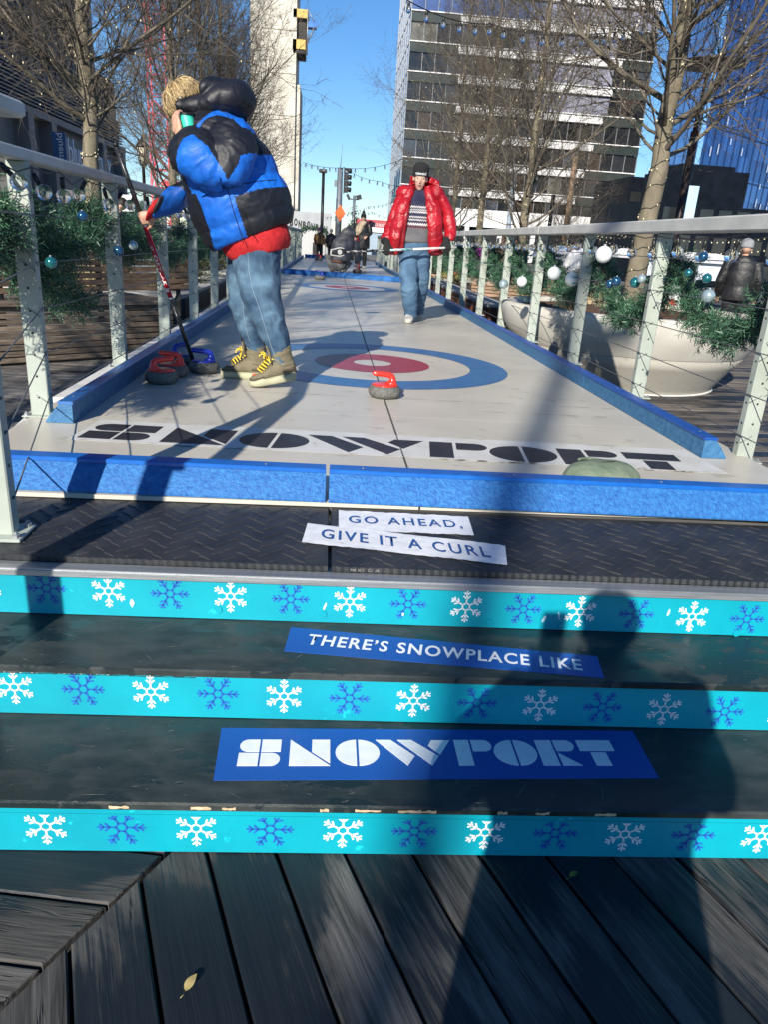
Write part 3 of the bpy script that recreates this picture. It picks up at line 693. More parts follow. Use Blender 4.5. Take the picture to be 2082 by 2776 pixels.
# ================================================================== RAILINGS
m_post = M('post_paint', (.31, .35, .31), (.37, .41, .365), 6, rough=.45, bump=.04, bscale=60, c3=(.25, .27, .24), s3=14, lo3=.72, hi3=.76)
m_rail = M('rail_paint', (.44, .45, .43), (.54, .54, .51), 5, rough=.5, bump=.05, bscale=40, c3=(.30, .30, .28), s3=8, lo3=.66, hi3=.74)
m_cable = M('steel_cable', (.16, .17, .18), rough=.4, metal=.6)
m_blk = M('black_plastic', (.012, .012, .013), rough=.45)
m_whitep = M('white_paint', (.62, .62, .60), (.70, .70, .68), 6, rough=.6, c3=(.35, .34, .32), s3=9, lo3=.6, hi3=.66)
ZR = 1.515                                       # underside of the hand rail
def railing(label, posts, sgn, name='railing', ZR=ZR, rw=.115, rh=.075, start=None):
    """posts = list of (x, y, foot z); sgn = +1 when the lane lies to the right of it"""
    t = thing(name, label, 'railing', (posts[0][0], posts[0][1], 0))
    for i, (x, y, z) in enumerate(posts):
        p = MB(); p.box((x, y, (z + ZR) / 2), (.085, .05, ZR - z - .001), bev=.004)
        o = p.build('post', m_post, t)
        near = y < 12
        if near:
            h = MB()
            for k in range(10):
                zz = z + .09 + k * .098
                if zz > ZR - .05: break
                for dx in (.0,): h.lathe([(.006, 0), (.0055, .001), (0, .0012)], (0, 0, 0), 8); 
                n0 = len(h.v) - 24
                for q in range(n0, len(h.v)):
                    v = h.v[q]; h.v[q] = (x + v[0] + .0 , y - .025 - v[2], zz + v[1])
                h.lathe([(.006, 0), (.0055, .001), (0, .0012)], (0, 0, 0), 8); n0 = len(h.v) - 24
                for q in range(n0, len(h.v)):
                    v = h.v[q]; h.v[q] = (x + sgn * (.0425 + v[2]), y + v[0], zz + v[1])
            h.build('cable_hole', m_blk, o)
            b = MB(); b.box((x, y, z + .004), (.15, .12, .008), bev=.002); bp = b.build('base_plate', m_post, o)
            bb = MB()
            for dx in (-.058, .058):
                for dy in (-.042, .042): bb.lathe([(.012, 0), (.012, .009), (.006, .012), (.006, .017), (0, .018)], (x + dx, y + dy, z + .008), 6, smooth=False)
            bb.build('bolt', m_alu, bp)
    # hand rail in lengths
    pts = [(x, y) for x, y, z in posts]
    i = 0
    while i < len(pts) - 1:
        j = min(i + (3 if i else 1), len(pts) - 1)
        a, b = Vector((*pts[i], ZR + rh / 2)), Vector((*pts[j], ZR + rh / 2)); d = (b - a).normalized()
        if i == 0: a = a - d * (start or .05)
        r = MB(); r.beam(a + d * .001, b - d * .001, rw, rh, bev=.008); r.build('hand_rail', m_rail, t); i = j
    for k in range(5):
        cb = MB(); z = .49 + .10 + .196 * k
        P = [Vector((-.945 + sgn * .046, 2.1, z))] if start else []
        for i, (x, y) in enumerate(pts):
            P.append(Vector((x + sgn * .046, y - .012, z))); P.append(Vector((x + sgn * .046, y + .012, z + .0)))
            if i < len(pts) - 1:
                m_ = (Vector((*pts[i + 1], 0)) - Vector((x, y, 0)))
        cb.tube(P, .0028, 5); cb.build('cable', m_cable, t)
        if k < 4:                                # little wire loops where the cable is knotted to the near posts
            lp = MB()
            for x, y in pts[:7]: lp.tube([(x + sgn * .045, y + .0, z + .0), (x - .01 * sgn, y - .027, z + .0), (x + sgn * .044, y - .028, z - .035)], .0022, 4)
            lp.build('cable_loop', m_cable, t)
    return t
LP = [(-1.33, 2.20, LZ)] + [(-1.33, 3.52 + 1.38 * k, LZ) for k in range(0, 24)]
RP = [(2.04, 1.95, LZ - .06), (2.05, 3.34, LZ - .03)] + [(2.075, 3.34 + 1.395 * k, LZ) for k in range(1, 23)]
rl = railing('pale green steel railing with wire cables along the left side of the lanes', LP[1:], 1, ZR=1.585, rw=.085, rh=.05, start=1.25)
rr_ = railing('pale green steel railing with wire cables along the right side of the lanes', RP, -1)
eb = MB(); eb.beam((-1.22, 2.62, LZ - .068), (-1.36, 3.72, LZ - .068), .16, .12, bev=.006); eb.beam((-1.35, 3.9, LZ - .01), (-1.35, 18, LZ - .01), .13, .03); eb.build('edge_beam', m_whitep, lane)
eb = MB(); eb.beam((2.02, 2.3, LZ - .16), (2.06, 18, LZ - .16), .20, .20, bev=.006); eb.build('edge_beam', M('edge_steel', (.16, .16, .15), (.22, .21, .19), 8, rough=.7), lane)
# the hand rail of the steps: its newel stands outside the picture on the left and throws the second shadow
t = thing('stair_rail', 'end of a grey hand rail beside the steps, reaching in at the upper left edge', 'railing', (-1.14, .92, 0))
p = MB(); p.box((-1.14, .92, .77), (.085, .05, 1.54), bev=.004); p.build('post', m_post, t)
p = MB(); p.box((-.945, 2.10, (.472 + 1.628) / 2), (.085, .05, 1.628 - .473), bev=.004); o = p.build('post', m_post, t)
b = MB(); b.box((-.945, 2.10, .478), (.15, .13, .010), bev=.002); bp_ = b.build('base_plate', m_post, o); bb = MB()
for dx in (-.058, .058):
    for dy in (-.045, .045): bb.lathe([(.012, 0), (.012, .009), (.006, .012), (.006, .017), (0, .018)], (-.945 + dx, 2.10 + dy, .483), 6, smooth=False)
bb.build('bolt', m_alu, bp_); h = MB()
for k in range(9):
    h.lathe([(.006, 0), (.0055, .001), (0, .0012)], (0, 0, 0), 8); n0 = len(h.v) - 24
    for q in range(n0, len(h.v)): v = h.v[q]; h.v[q] = (-.945 + .0425 + v[2], 2.1 + v[0], .59 + .098 * k + v[1])
h.build('cable_hole', m_blk, o)
p = MB(); p.beam((-1.14, .80, 1.50), (-.955, 2.02, 1.645), .085, .05, bev=.008); p.beam((-.955, 2.021, 1.652), (-.935, 2.47, 1.652), .085, .045, bev=.008); p.build('hand_rail', m_rail, t)

# ------------------------------------------------------------------ strings of clear bulbs under the rails
m_glass = M('clear_glass', (.95, .96, .96), rough=.02, trans=1.0); m_glass.node_tree.nodes['Principled BSDF'].inputs['IOR'].default_value = 1.32
m_fil = M('filament', (.75, .62, .38), rough=.4)
rs = random.Random(21)
def bulb_parts(c, tilt, r=.033):
    R = Euler(tilt).to_matrix(); s = MB(); s.lathe([(.004, .012), (.010, .010), (.0115, -.004), (.0115, -.028), (.009, -.03)], (0, 0, 0), 10)
    s.lathe([(.010, -.03), (.0105, -.044), (.009, -.046)], (0, 0, 0), 8)
    s.xf(Matrix.Translation(c) @ R.to_4x4())
    g_ = MB(); g_.ball((0, 0, -.044 - r * .93), r, 14, 9); g_.xf(Matrix.Translation(c) @ R.to_4x4())
    f = MB(); f.tube([(-.004, 0, -.05), (-.007, 0, -.05 - r), (0, 0, -.055 - r * 1.2), (.007, 0, -.05 - r), (.004, 0, -.05)], .0013, 4); f.xf(Matrix.Translation(c) @ R.to_4x4())
    return s, g_, f
def rail_lights(label, pts, sgn, y_end, dens, ZR=ZR):
    t = thing('string_light', label, 'string lights', (pts[0][0], pts[0][1], ZR), 'bulb strings under the hand rails')
    wire = MB(); P = []; n = 0
    for i in range(len(pts) - 1):
        (xa, ya, _), (xb, yb_, _) = pts[i], pts[i + 1]
        if ya > y_end: break
        k = dens
        for j in range(k):
            u = j / k; x = xa + (xb - xa) * u + sgn * .055; y = ya + (yb_ - ya) * u
            P.append(Vector((x, y, ZR - .012 - .02 * rs.random())))
            P.append(Vector((x, y + .5 * (yb_ - ya) / k, ZR - .03 - .03 * rs.random())))
            if n < 96:
                n += 1
                tl = (rs.gauss(0, .18), rs.gauss(0, .18), 0) if rs.random() < .8 else (rs.uniform(-.8, .8), rs.uniform(-.8, .8), 0)
                s, g_, f = bulb_parts(Vector((x, y + .03, ZR - .030 - .03 * rs.random())), tl)
                o = s.build('bulb_socket', m_blk, t); g_.build('bulb', m_glass, o); f.build('filament', m_fil, o)
    wire.tube(P, .0032, 5); wire.build('wire', m_blk, t)
rail_lights('black wire with clear globe bulbs hung under the left hand rail', LP, 1, 18, 4, 1.585)
rail_lights('black wire with clear globe bulbs hung under the right hand rail', RP, -1, 20, 4)

# ------------------------------------------------------------------ evergreen garlands
m_needle = M('fir_needles', (.018, .065, .036), (.065, .155, .085), 14, rough=.45, island=.4)
m_twig = M('twig_brown', (.06, .045, .03), rough=.9)
def garland_mesh(path, radius, nspr, seed, nn=18, w=.0042):
    r = np.random.default_rng(seed); path = np.array(path, float); n = len(path)
    seglen = np.linalg.norm(np.diff(path, axis=0), axis=1); cum = np.r_[0, np.cumsum(seglen)]
    t_ = r.uniform(0, cum[-1], nspr); i = np.clip(np.searchsorted(cum, t_) - 1, 0, n - 2); u = ((t_ - cum[i]) / seglen[i])[:, None]
    nrm = lambda x: x / (np.linalg.norm(x, axis=-1, keepdims=True) + 1e-9)
    p = path[i] * (1 - u) + path[i + 1] * u; t = nrm(path[i + 1] - path[i]); d = r.normal(size=(nspr, 3)); d = nrm(d - t * np.sum(d * t, 1, keepdims=True) * .7); d = nrm(d + t * r.uniform(-.6, .6, (nspr, 1)) + np.array([0, 0, -.25]))
    L = radius * r.uniform(.55, 1.15, (nspr, 1)); a = nrm(np.cross(d, r.normal(size=(nspr, 3)))); b = np.cross(d, a); V = []
    for j in range(nn):
        q = p + d * L * (.12 + .88 * j / nn); ang = j * 2.4 + r.uniform(-.3, .3, (nspr, 1)); e = nrm((a * np.cos(ang) + b * np.sin(ang)) * .8 + d * .75); nl = r.uniform(.028, .050, (nspr, 1)) * (1.05 - .3 * j / nn); sd = nrm(np.cross(e, r.normal(size=(nspr, 3)))) * w * .5
        V.append(np.stack([q - sd, q + sd, q + e * nl + sd * .5, q + e * nl - sd * .5], 1).reshape(-1, 3))
    V = np.concatenate(V); return V, np.arange(len(V)).reshape(-1, 4)
def garland(label, path, radius, nspr, seed, w=.0042):
    t = thing('garland', label, 'garland', tuple(path[0]), 'evergreen garlands on the railings')
    V, F = garland_mesh(path, radius, nspr, seed, w=w); off = np.array(path[0]); me = npmesh('foliage', np.array(V) - off, F); link('foliage', me, m_needle, t)
    st_ = MB(); st_.tube(path, .012, 5); st_.build('stem', m_twig, t)
    return t
def swag(a, b, dip, n=10, jit=.02, rnd=None):
    a = Vector(a); b = Vector(b); return [a + (b - a) * (i / n) + Vector((rnd.uniform(-jit, jit), rnd.uniform(-jit, jit), -dip * 4 * (i / n) * (1 - i / n))) for i in range(n + 1)]
rg = random.Random(4)
ordw = ['first', 'second', 'third', 'fourth', 'fifth', 'sixth', 'seventh', 'eighth', 'ninth', 'tenth', 'eleventh', 'twelfth', 'thirteenth']
for i in range(0, 12):
    a, b = LP[i], LP[i + 1]; big = i < 3; rad = .19 if i == 0 else .19 if big else .15
    za = 1.44 if big else 1.40; dip = .20 if big else .27
    P = swag((a[0] - .11, a[1] + .03, za), (b[0] - .11, b[1] - .03, za), dip, rnd=rg)
    garland(f'dense green fir garland hung on the left railing, {ordw[i]} bay from the steps', P, rad, int((560 if big else 260) * (1 if i < 6 else .5)), 100 + i, w=.0056 if i < 4 else .008)
garland('bushy green fir branch spilling over the left railing beside the first wooden bench', [(-1.40, 3.3, 1.30), (-1.42, 3.7, 1.16), (-1.42, 4.1, 1.02), (-1.45, 4.5, .95)], .17, 260, 160, w=.006)
for i in range(1, 14):
    a, b = RP[i], RP[i + 1]; rad = .15 if i < 4 else .16
    P = swag((a[0] + .11, a[1] + .02, 1.38), (b[0] + .11, b[1] - .02, 1.38), .38 if i != 2 else .42, rnd=rg)
    garland(f'green fir garland drooping between posts of the right railing, {ordw[i - 1]} bay from the steps', P, rad, int(420 * (1 if i < 6 else .55)), 200 + i, w=.0056 if i < 5 else .008)
garland('green fir garland end hanging at the right edge of the picture below the rail', [(2.20, 3.32, 1.06), (2.19, 3.1, .96), (2.2, 2.85, .95), (2.22, 2.6, 1.02)], .19, 520, 260, w=.006)
# baubles
m_bw = M('bauble_white', (.70, .74, .72), rough=.35); m_bt = M('bauble_teal', (.02, .20, .22), rough=.12, metal=.6, coat=.6); m_bb = M('bauble_blue', (.02, .10, .22), rough=.15, metal=.6, coat=.6); m_bs = M('bauble_silver', (.45, .58, .60), rough=.2, metal=.6)
def bauble(p, r, m, label, mark=False):
    t = thing('bauble', label, 'ornament', tuple(p), 'baubles on the garlands'); b = MB(); b.ball(p, r, 20, 14); b.build('ball', m, t)
    c = MB(); c.lathe([(r * .22, r * .95), (r * .2, r * 1.2), (0, r * 1.22)], p, 10); c.build('ornament_cap', m_alu, t)
    if mark:
        k = MB(); 
        for q, (w, h, dz) in enumerate(((.05, .012, .018), (.02, .04, -.006), (.05, .012, -.03))):
            V = [];
            for j in range(9):
                for z in (-h / 2, h / 2):
                    x = -w / 2 + w * j / 8 + .01; zz = dz + z; yy = -math.sqrt(max((r + .0006) ** 2 - x * x - zz * zz, 0)); V.append((p[0] + x, p[1] + yy, p[2] + zz))
            k.add(V, [(2 * j, 2 * j + 2, 2 * j + 3, 2 * j + 1) for j in range(8)])
        k.build('logo_mark', M('teal_print', (.05, .38, .38), rough=.5), t)
def bl(px, py, Y): return at(px, py, Y)
for px, py, Y, r, m, lab, mk in (
    (1638, 690, 5.1, .055, m_bw, 'large frosted white bauble high on the garland over the round planter', False),
    (1503, 741, 6.3, .055, m_bw, 'frosted white bauble low on the garland, half hidden by a railing post', False),
    (1552, 757, 6.3, .058, m_bw, 'white bauble with a teal logo on the right railing garland', True),
    (1416, 764, 7.4, .05, m_bw, 'white bauble beside the slatted bench back on the right', False),
    (1366, 770, 8.3, .05, m_bs, 'pale silver bauble next to a railing post over the right bench', False),
    (1723, 766, 4.3, .030, m_bt, 'teal bauble left of the tree trunk base on the right garland', False),
    (1741, 756, 4.2, .024, m_bs, 'small silver bauble above the teal one near the tree trunk', False),
    (1672, 763, 4.6, .028, m_bb, 'dark blue bauble in the garland before the tree trunk', False),
    (1655, 770, 4.7, .026, m_bb, 'small dark blue bauble next to another one by the tree trunk', False),
    (1918, 755, 3.1, .020, m_bt, 'green bauble in the garland near the right edge', False),
    (1908, 696, 3.2, .020, m_bb, 'small blue bauble under the clear bulbs near the right edge', False),
    (1922, 802, 3.0, .026, m_bs, 'silver blue bauble low in the garland near the right edge', False),
    (1868, 740, 3.5, .018, m_bt, 'small teal bauble right of the second nearest post', False),
    (137, 712, 3.3, .024, m_bt, 'shiny dark teal bauble low in the left garland by the nearest posts', False),
    (303, 684, 5.5, .065, m_bw, 'flat white bauble behind the second post of the left railing', False),
    (222, 586, 3.6, .022, m_bb, 'small blue bauble deep in the left garland', False),
    (320, 680, 4.4, .028, m_bb, 'dark blue bauble beside the white one on the left railing', False),
    (360, 665, 4.6, .026, m_bs, 'small silver bauble left of the red broom handle', False)):
    bauble(bl(px, py, Y), r, m, lab, mk)
# ================================================================== CURLING STONES, CAP, LEAVES
m_gran = M('granite', (.075, .075, .068), (.165, .162, .15), 110, rough=.75, bump=.3, bscale=60, lo=.35, hi=.65, c3=(.24, .235, .215), s3=9, lo3=.58, hi3=.74)
m_hr = M('handle_red', (.72, .035, .02), rough=.28, coat=.3); m_hb = M('handle_blue', (.012, .03, .34), rough=.25, coat=.3)
def stone(x, y, rot, m, label, z=LZ, s=1.0):
    t = thing('curling_stone', label, 'curling stone', (x, y, z), 'curling stones')
    b = MB(); b.lathe([(.0, .0), (.06, .0), (.078, .004), (.092, .016), (.099, .032), (.0985, .048), (.090, .064), (.078, .072), (.070, .0745), (0, .0745)], (0, 0, 0), 40)
    for i, v in enumerate(b.v):                      # chipped, worn rim
        f = 1 + .018 * math.sin(9 * math.atan2(v[1], v[0]) + x * 20) * math.sin(40 * v[2] + y) ; b.v[i] = (v[0] * f, v[1] * f, v[2])
    h = MB(); h.lathe([(.079, .0735), (.079, .077), (.074, .0805), (.055, .0815), (0, .082)], (0, 0, 0), 32)
    P = [(.040, 0, .076), (.044, 0, .092), (.046, 0, .108), (.040, 0, .124), (.024, 0, .133), (-.005, 0, .137), (-.04, 0, .139), (-.072, 0, .142), (-.078, 0, .1422)]
    h.tube(P, [.042, .028, .020, .0185, .0175, .016, .0155, .0150, .010], 14)
    Mx = Matrix.Translation((x, y, z)) @ Matrix.Rotation(rot, 4, 'Z') @ Matrix.Scale(s, 4)
    b.xf(Mx); h.xf(Mx); b.build('stone_body', m_gran, t); h.build('handle', m, t); return t
stone(.352, 4.33, .12, m_hr, 'curling stone with a red handle standing alone on the centre line')
stone(-.975, 4.45, PI + .55, m_hr, 'foremost curling stone with a red handle in the cluster by the left bumper')
stone(-.955, 4.68, .12, m_hr, 'curling stone with a red handle behind the foremost one, under the blue bumper edge')
stone(-.79, 4.86, .12, m_hb, 'curling stone with a blue handle at the foot of the red and black broom')
stone(-.985, 5.07, -2.2, m_hb, 'hindmost curling stone of the cluster, its blue handle pointing away')
stone(-.21, 16.9, -.1, m_hb, 'distant curling stone with a blue handle just before the cross bumper', s=1.25)
stone(-.45, 31.2, .5, m_hr, 'far curling stone by the two children at the end of the second lane', s=1.6)
# the cap lying behind the front bumper
m_sage = M('sage_cloth', (.11, .15, .105), (.17, .21, .15), 12, rough=.8, bump=.5, bscale=26)
cap = thing('cap', 'sage green quilted cap lying on the lane behind the front bumper', 'cap', (1.13, 2.80, LZ))
cb = MB(); n = 48; rings = 16; V = []; F = []
for i in range(rings + 1):
    th = PI / 2 * i / rings
    for k in range(n):
        a = 2 * PI * k / n; seam = abs(math.cos(a * 3 + .3)); pf_ = 1 + .03 * seam - .05 * (1 - seam) ** 4 + .012 * math.sin(7 * th + 3 * a)
        r_ = .148 * math.cos(th * .98) ** .75 * pf_; V.append((1.15 + r_ * math.cos(a) * 1.05, 2.82 + r_ * math.sin(a) * .8, LZ + .005 + .078 * math.sin(th) ** 1.1 + .012 * math.sin(2 * a + 1) * math.cos(th)))
for i in range(rings):
    for k in range(n): F.append((i * n + k, i * n + (k + 1) % n, (i + 1) * n + (k + 1) % n, (i + 1) * n + k))
cb.add(V, F, 0, True); cb.build('cap_crown', m_sage, cap)
br = MB(); P = [Vector((1.15 + .115 * math.cos(a), 2.80 + .09 * math.sin(a) , LZ + .045 + .035 * math.sin(a * .5))) for a in np.linspace(.2, 2.6, 14)]
br.tube(P, [.006] * 14, 6); br.build('cap_seam', m_sage, cap)
bi = MB(); bi.add([(1.06, 2.84, LZ + .062), (1.11, 2.80, LZ + .082), (1.18, 2.80, LZ + .090), (1.25, 2.84, LZ + .074), (1.21, 2.89, LZ + .072), (1.12, 2.89, LZ + .074)], [(0, 1, 2, 5), (5, 2, 3, 4)], 0, True); bi.build('cap_peak', m_sage, cap)
def leaf(p, ang, L, m, label):
    mb = MB(); V = []
    for i, t_ in enumerate(np.linspace(0, 1, 9)):
        w = .26 * L * math.sin(PI * t_ ** .8) * (1 - .3 * t_); zc = .004 + .006 * math.sin(t_ * 3)
        V += [(L * t_, -w, zc + .004), (L * t_, 0, zc), (L * t_, w, zc + .003)]
    mb.add(V, [(3 * i + j, 3 * i + j + 1, 3 * i + j + 4, 3 * i + j + 3) for i in range(8) for j in range(2)], 0, True)
    mb.tube([(0, 0, .004), (-L * .3, .002, .005)], .0009, 4); mb.xf(Matrix.Translation(p) @ Matrix.Rotation(ang, 4, 'Z'))
    mb.build('leaf', m, label=label, cat='leaf')
leaf((-.226, 1.005, .002), 1.15, .040, M('leaf_yellow', (.34, .27, .10), (.42, .34, .15), 60, rough=.7), 'single yellow fallen leaf on the dark wet boards')
leaf((.602, 1.262, .002), .5, .03, M('leaf_green', (.10, .14, .02), (.2, .22, .04), 60, rough=.7), 'small greenish leaf on the boards in the shadow below the steps')

# ================================================================== BENCHES AND PLANTERS
BW = dict(c1=(.13, .085, .055), c2=(.26, .18, .12), scale=5, stretch=(1, 1, 14), rough=.65, bump=.3, bscale=8, island=.22)
m_slat = M('bench_wood', (.11, .085, .062), (.25, .195, .145), 6, rough=.65, bump=.25, bscale=14, stretch=(1.2, 1.2, 12), island=.28)
m_slatw = M('bench_wood_red', (.19, .115, .068), (.36, .23, .14), 6, rough=.6, bump=.25, bscale=14, stretch=(1.2, 1.2, 12), island=.25)
def slat_wall(mb, a, b, z0, z1, n, th, gap=.012, rows=1):
    a = Vector(a); b = Vector(b); h = (z1 - z0) / n
    for i in range(n):
        z = z0 + h * (i + .5); mb.beam((a.x, a.y, z), (b.x, b.y, z), th, h - gap, bev=.004)
def bench(label, A, B, back, h, backA, backB, zb0, zb1, m1, m2, ns=9, nb=6, depth=.75):
    """A,B: foot line of the slatted front; back: unit vector towards the back"""
    A = Vector((*A, 0)); B = Vector((*B, 0)); bk = Vector((*back, 0)).normalized(); t = thing('bench', label, 'bench', tuple(A))
    f = MB(); slat_wall(f, A + bk * .02, B + bk * .02, .02, h, ns, .04); f.build('front_slats', m1, t)
    e = MB(); slat_wall(e, B + bk * .02, B + bk * depth, .02, h, ns, .04); slat_wall(e, A + bk * .02, A + bk * depth, .02, h, ns, .04); e.build('side_slats', m1, t)
    s = MB()
    for i in range(5):
        o = bk * (.06 + i * (depth - .12) / 4); s.beam(A + o + Vector((0, 0, h + .02)), B + o + Vector((0, 0, h + .02)), (depth - .12) / 4 - .012, .04, bev=.004)
    s.build('seat', m1, t)
    if backA is not None:
        b_ = MB(); slat_wall(b_, backA, backB, zb0, zb1, nb, .04, gap=.014); b_.build('backrest', m2, t)
        q = MB(); a, b2 = Vector(backA), Vector(backB)
        for u in (.06, .5, .94): p = a + (b2 - a) * u - bk * -.04; q.box((p.x, p.y, (h * .6 + zb1) / 2), (.05, .05, zb1 - h * .6))
        q.build('backrest_bracket', m_blk, t)
    return t
A = onz(-60, 999, 0); B = onz(472, 962, 0); dv = (B - A).normalized(); nv = Vector((-dv.y, dv.x, 0))
b0 = at(-40, 800, 7.5); b1 = at(513, 800, 9.7)
bench('long slatted wooden bench with a reddish backrest behind the left railing', (A.x, A.y), (B.x, B.y), (nv.x, nv.y), .56, (b0.x, b0.y, 0), (b1.x, b1.y, 0), b0.z + .0, b0.z + .41, m_slat, m_slatw, depth=1.0)
m_steel = M('planter_steel', (.035, .038, .04), (.06, .062, .062), 5, rough=.6, bump=.05, bscale=30)
m_cope = M('coping_stone', (.30, .295, .28), (.40, .39, .37), 8, rough=.8, bump=.1, bscale=60)
m_soil = M('soil', (.035, .022, .014), (.09, .06, .04), 30, rough=.95, bump=.8, bscale=50)
m_rust = M('corten_steel', (.10, .035, .018), (.22, .075, .03), 5, rough=.85, bump=.15, bscale=40, c3=(.05, .02, .015), s3=3, lo3=.5, hi3=.6)
def box_planter(label, x0, x1, y0, y1, h, mw):
    t = thing('planter', label, 'planter', ((x0 + x1) / 2, (y0 + y1) / 2, 0)); w = MB()
    for a, b in (((x0, y0), (x1, y0)), ((x1, y0), (x1, y1)), ((x1, y1), (x0, y1)), ((x0, y1), (x0, y0))): w.beam((*a, h / 2 - .02), (*b, h / 2 - .02), .06, h - .042)
    w.build('planter_wall', mw, t); c = MB(); k = .17
    for a, b in (((x0 - .03, y0 + k), (x1 + .03, y0 + k)), ((x0 - .03, y1 - k), (x1 + .03, y1 - k))): c.beam((*a, h - .018), (*b, h - .018), .4, .045, bev=.005)
    for a, b in (((x0 + k, y0 + .38), (x0 + k, y1 - .38)), ((x1 - k, y0 + .38), (x1 - k, y1 - .38))): c.beam((*a, h - .018), (*b, h - .018), .4, .045, bev=.005)
    c.build('coping', m_cope, t)
    s = MB(); s.box(((x0 + x1) / 2, (y0 + y1) / 2, h / 2 - .05), (x1 - x0 - .2, y1 - y0 - .2, h - .02)); s.build('soil', m_soil, t); return t
box_planter('dark steel planter with stone coping behind the left railing, near the bench', -5.6, -1.86, 9.9, 14.4, .56, m_steel)
box_planter('dark steel planter on the left in the second row, beyond the walkway', -5.6, -1.95, 16.0, 22.0, .56, m_steel)
box_planter('dark steel planter on the left in the third row, farthest along the lane', -5.6, -1.95, 23.2, 30.0, .56, m_steel)
box_planter('rusty steel planter with stone coping behind the right railing, beyond the round planter', 2.55, 6.0, 12.0, 20.5, .52, m_rust)
box_planter('rusty steel planter farther down on the right side of the lanes', 2.6, 6.0, 22.0, 30.0, .52, m_rust)
b0 = at(1277, 801, 15); b1 = at(1512, 806, 14.4)
bench('slatted bench back above the rusty planter behind the right railing', (3.0, 11.1), (4.6, 11.0), (0, 1), .50, (b0.x, b0.y, 0), (b1.x, b1.y, 0), b0.z, b0.z + .40, m_slat, m_slatw, depth=.9)
b0 = at(1165, 779, 21.4); b1 = at(1252, 785, 21.2)
bench('distant pale slatted bench on the right beyond the rusty planter', (b0.x, 20.7), (b1.x + .3, 20.7), (0, 1), .48, (b0.x, b0.y, 0), (b1.x, b1.y, 0), b0.z - .02, b0.z + .36, M('bench_wood_pale', (.26, .20, .13), (.40, .32, .22), 6, rough=.7, stretch=(1, 1, 12), island=.2), m_slatw, depth=.5)
# the round bowl planter
m_conc = M('concrete', (.44, .42, .37), (.53, .51, .455), 3, rough=.8, bump=.06, bscale=70, c3=(.33, .315, .28), s3=2.3, lo3=.6, hi3=.75)
pc = Vector((3.48, 8.55, 0)); RT = 1.47
bowl_t = thing('bowl_planter', 'large round pale concrete bowl planter behind the right railing', 'planter', tuple(pc))
mb = MB(); mb.lathe([(1.02, .012), (1.035, .03), (1.10, .12), (1.22, .29), (1.318, .415)], pc, 96); mb.build('bowl_foot', M('concrete_ribbed', (.33, .312, .27), (.42, .40, .35), 60, rough=.85, bump=.5, bscale=30, stretch=(6, 6, .2), c3=(.27, .255, .22), s3=2, lo3=.6, hi3=.75), bowl_t)
mb = MB(); mb.lathe([(1.318, .412), (1.3215, .4165), (1.352, .468), (1.445, .62), (1.475, .74), (1.475, .80), (1.46, .815), (1.39, .82), (1.375, .80), (1.36, .70), (0, .70)], pc, 96); mb.build('bowl', m_conc, bowl_t)
mb = MB(); mb.lathe([(1.0, .0), (1.05, .002), (1.05, .014), (1.0, .014)], pc, 64); mb.build('base_ring', M('base_ring', (.6, .58, .52), (.66, .64, .58), 9, rough=.7), bowl_t)
rs_ = np.random.default_rng(5); V = []; F = []; nr, na = 12, 60
for i in range(nr + 1):
    for k in range(na):
        r_ = 1.365 * i / nr; a = 2 * PI * k / na; V.append((pc.x + r_ * math.cos(a), pc.y + r_ * math.sin(a), .755 + .03 * math.cos(r_ * 1.2) + rs_.uniform(-.018, .018)))
for i in range(nr):
    for k in range(na): F.append((i * na + k, i * na + (k + 1) % na, (i + 1) * na + (k + 1) % na, (i + 1) * na + k))
mb = MB(); mb.add(V, F, 0, True); mb.build('mulch', M('mulch', (.05, .024, .012), (.16, .075, .035), 45, rough=.95, bump=1.0, bscale=70), bowl_t)

# ================================================================== PLANTS
def blades(name, label, c, r, n, h, m, seed, w=.006, lean=.5, cat='plant', group=None):
    q = np.random.default_rng(seed); V = []; F = []; k = 0; c = Vector(c); t = thing(name, label, cat, tuple(c), group)
    for _ in range(n):
        a = q.uniform(0, 2 * PI); rr_ = r * .5 * math.sqrt(q.uniform()); p = np.array([rr_ * math.cos(a), rr_ * math.sin(a), 0.]); hh = h * q.uniform(.5, 1.1); l_ = lean * q.uniform(.2, 1.2); b = q.uniform(0, 2 * PI) if q.uniform() < .4 else a
        d = np.array([math.cos(b), math.sin(b), 0]); s_ = np.array([-d[1], d[0], 0]) * w
        for j in range(4):
            u0, u1 = j / 4, (j + 1) / 4
            p0 = p + d * l_ * hh * u0 ** 2 + np.array([0, 0, hh * u0 * (1 - .15 * u0)]); p1 = p + d * l_ * hh * u1 ** 2 + np.array([0, 0, hh * u1 * (1 - .15 * u1)])
            V += [p0 - s_ * (1 - u0), p0 + s_ * (1 - u0), p1 + s_ * (1 - u1 * .9), p1 - s_ * (1 - u1 * .9)]; F.append((k, k + 1, k + 2, k + 3)); k += 4
    link('blades', npmesh('blades', V, F), m, t); return t
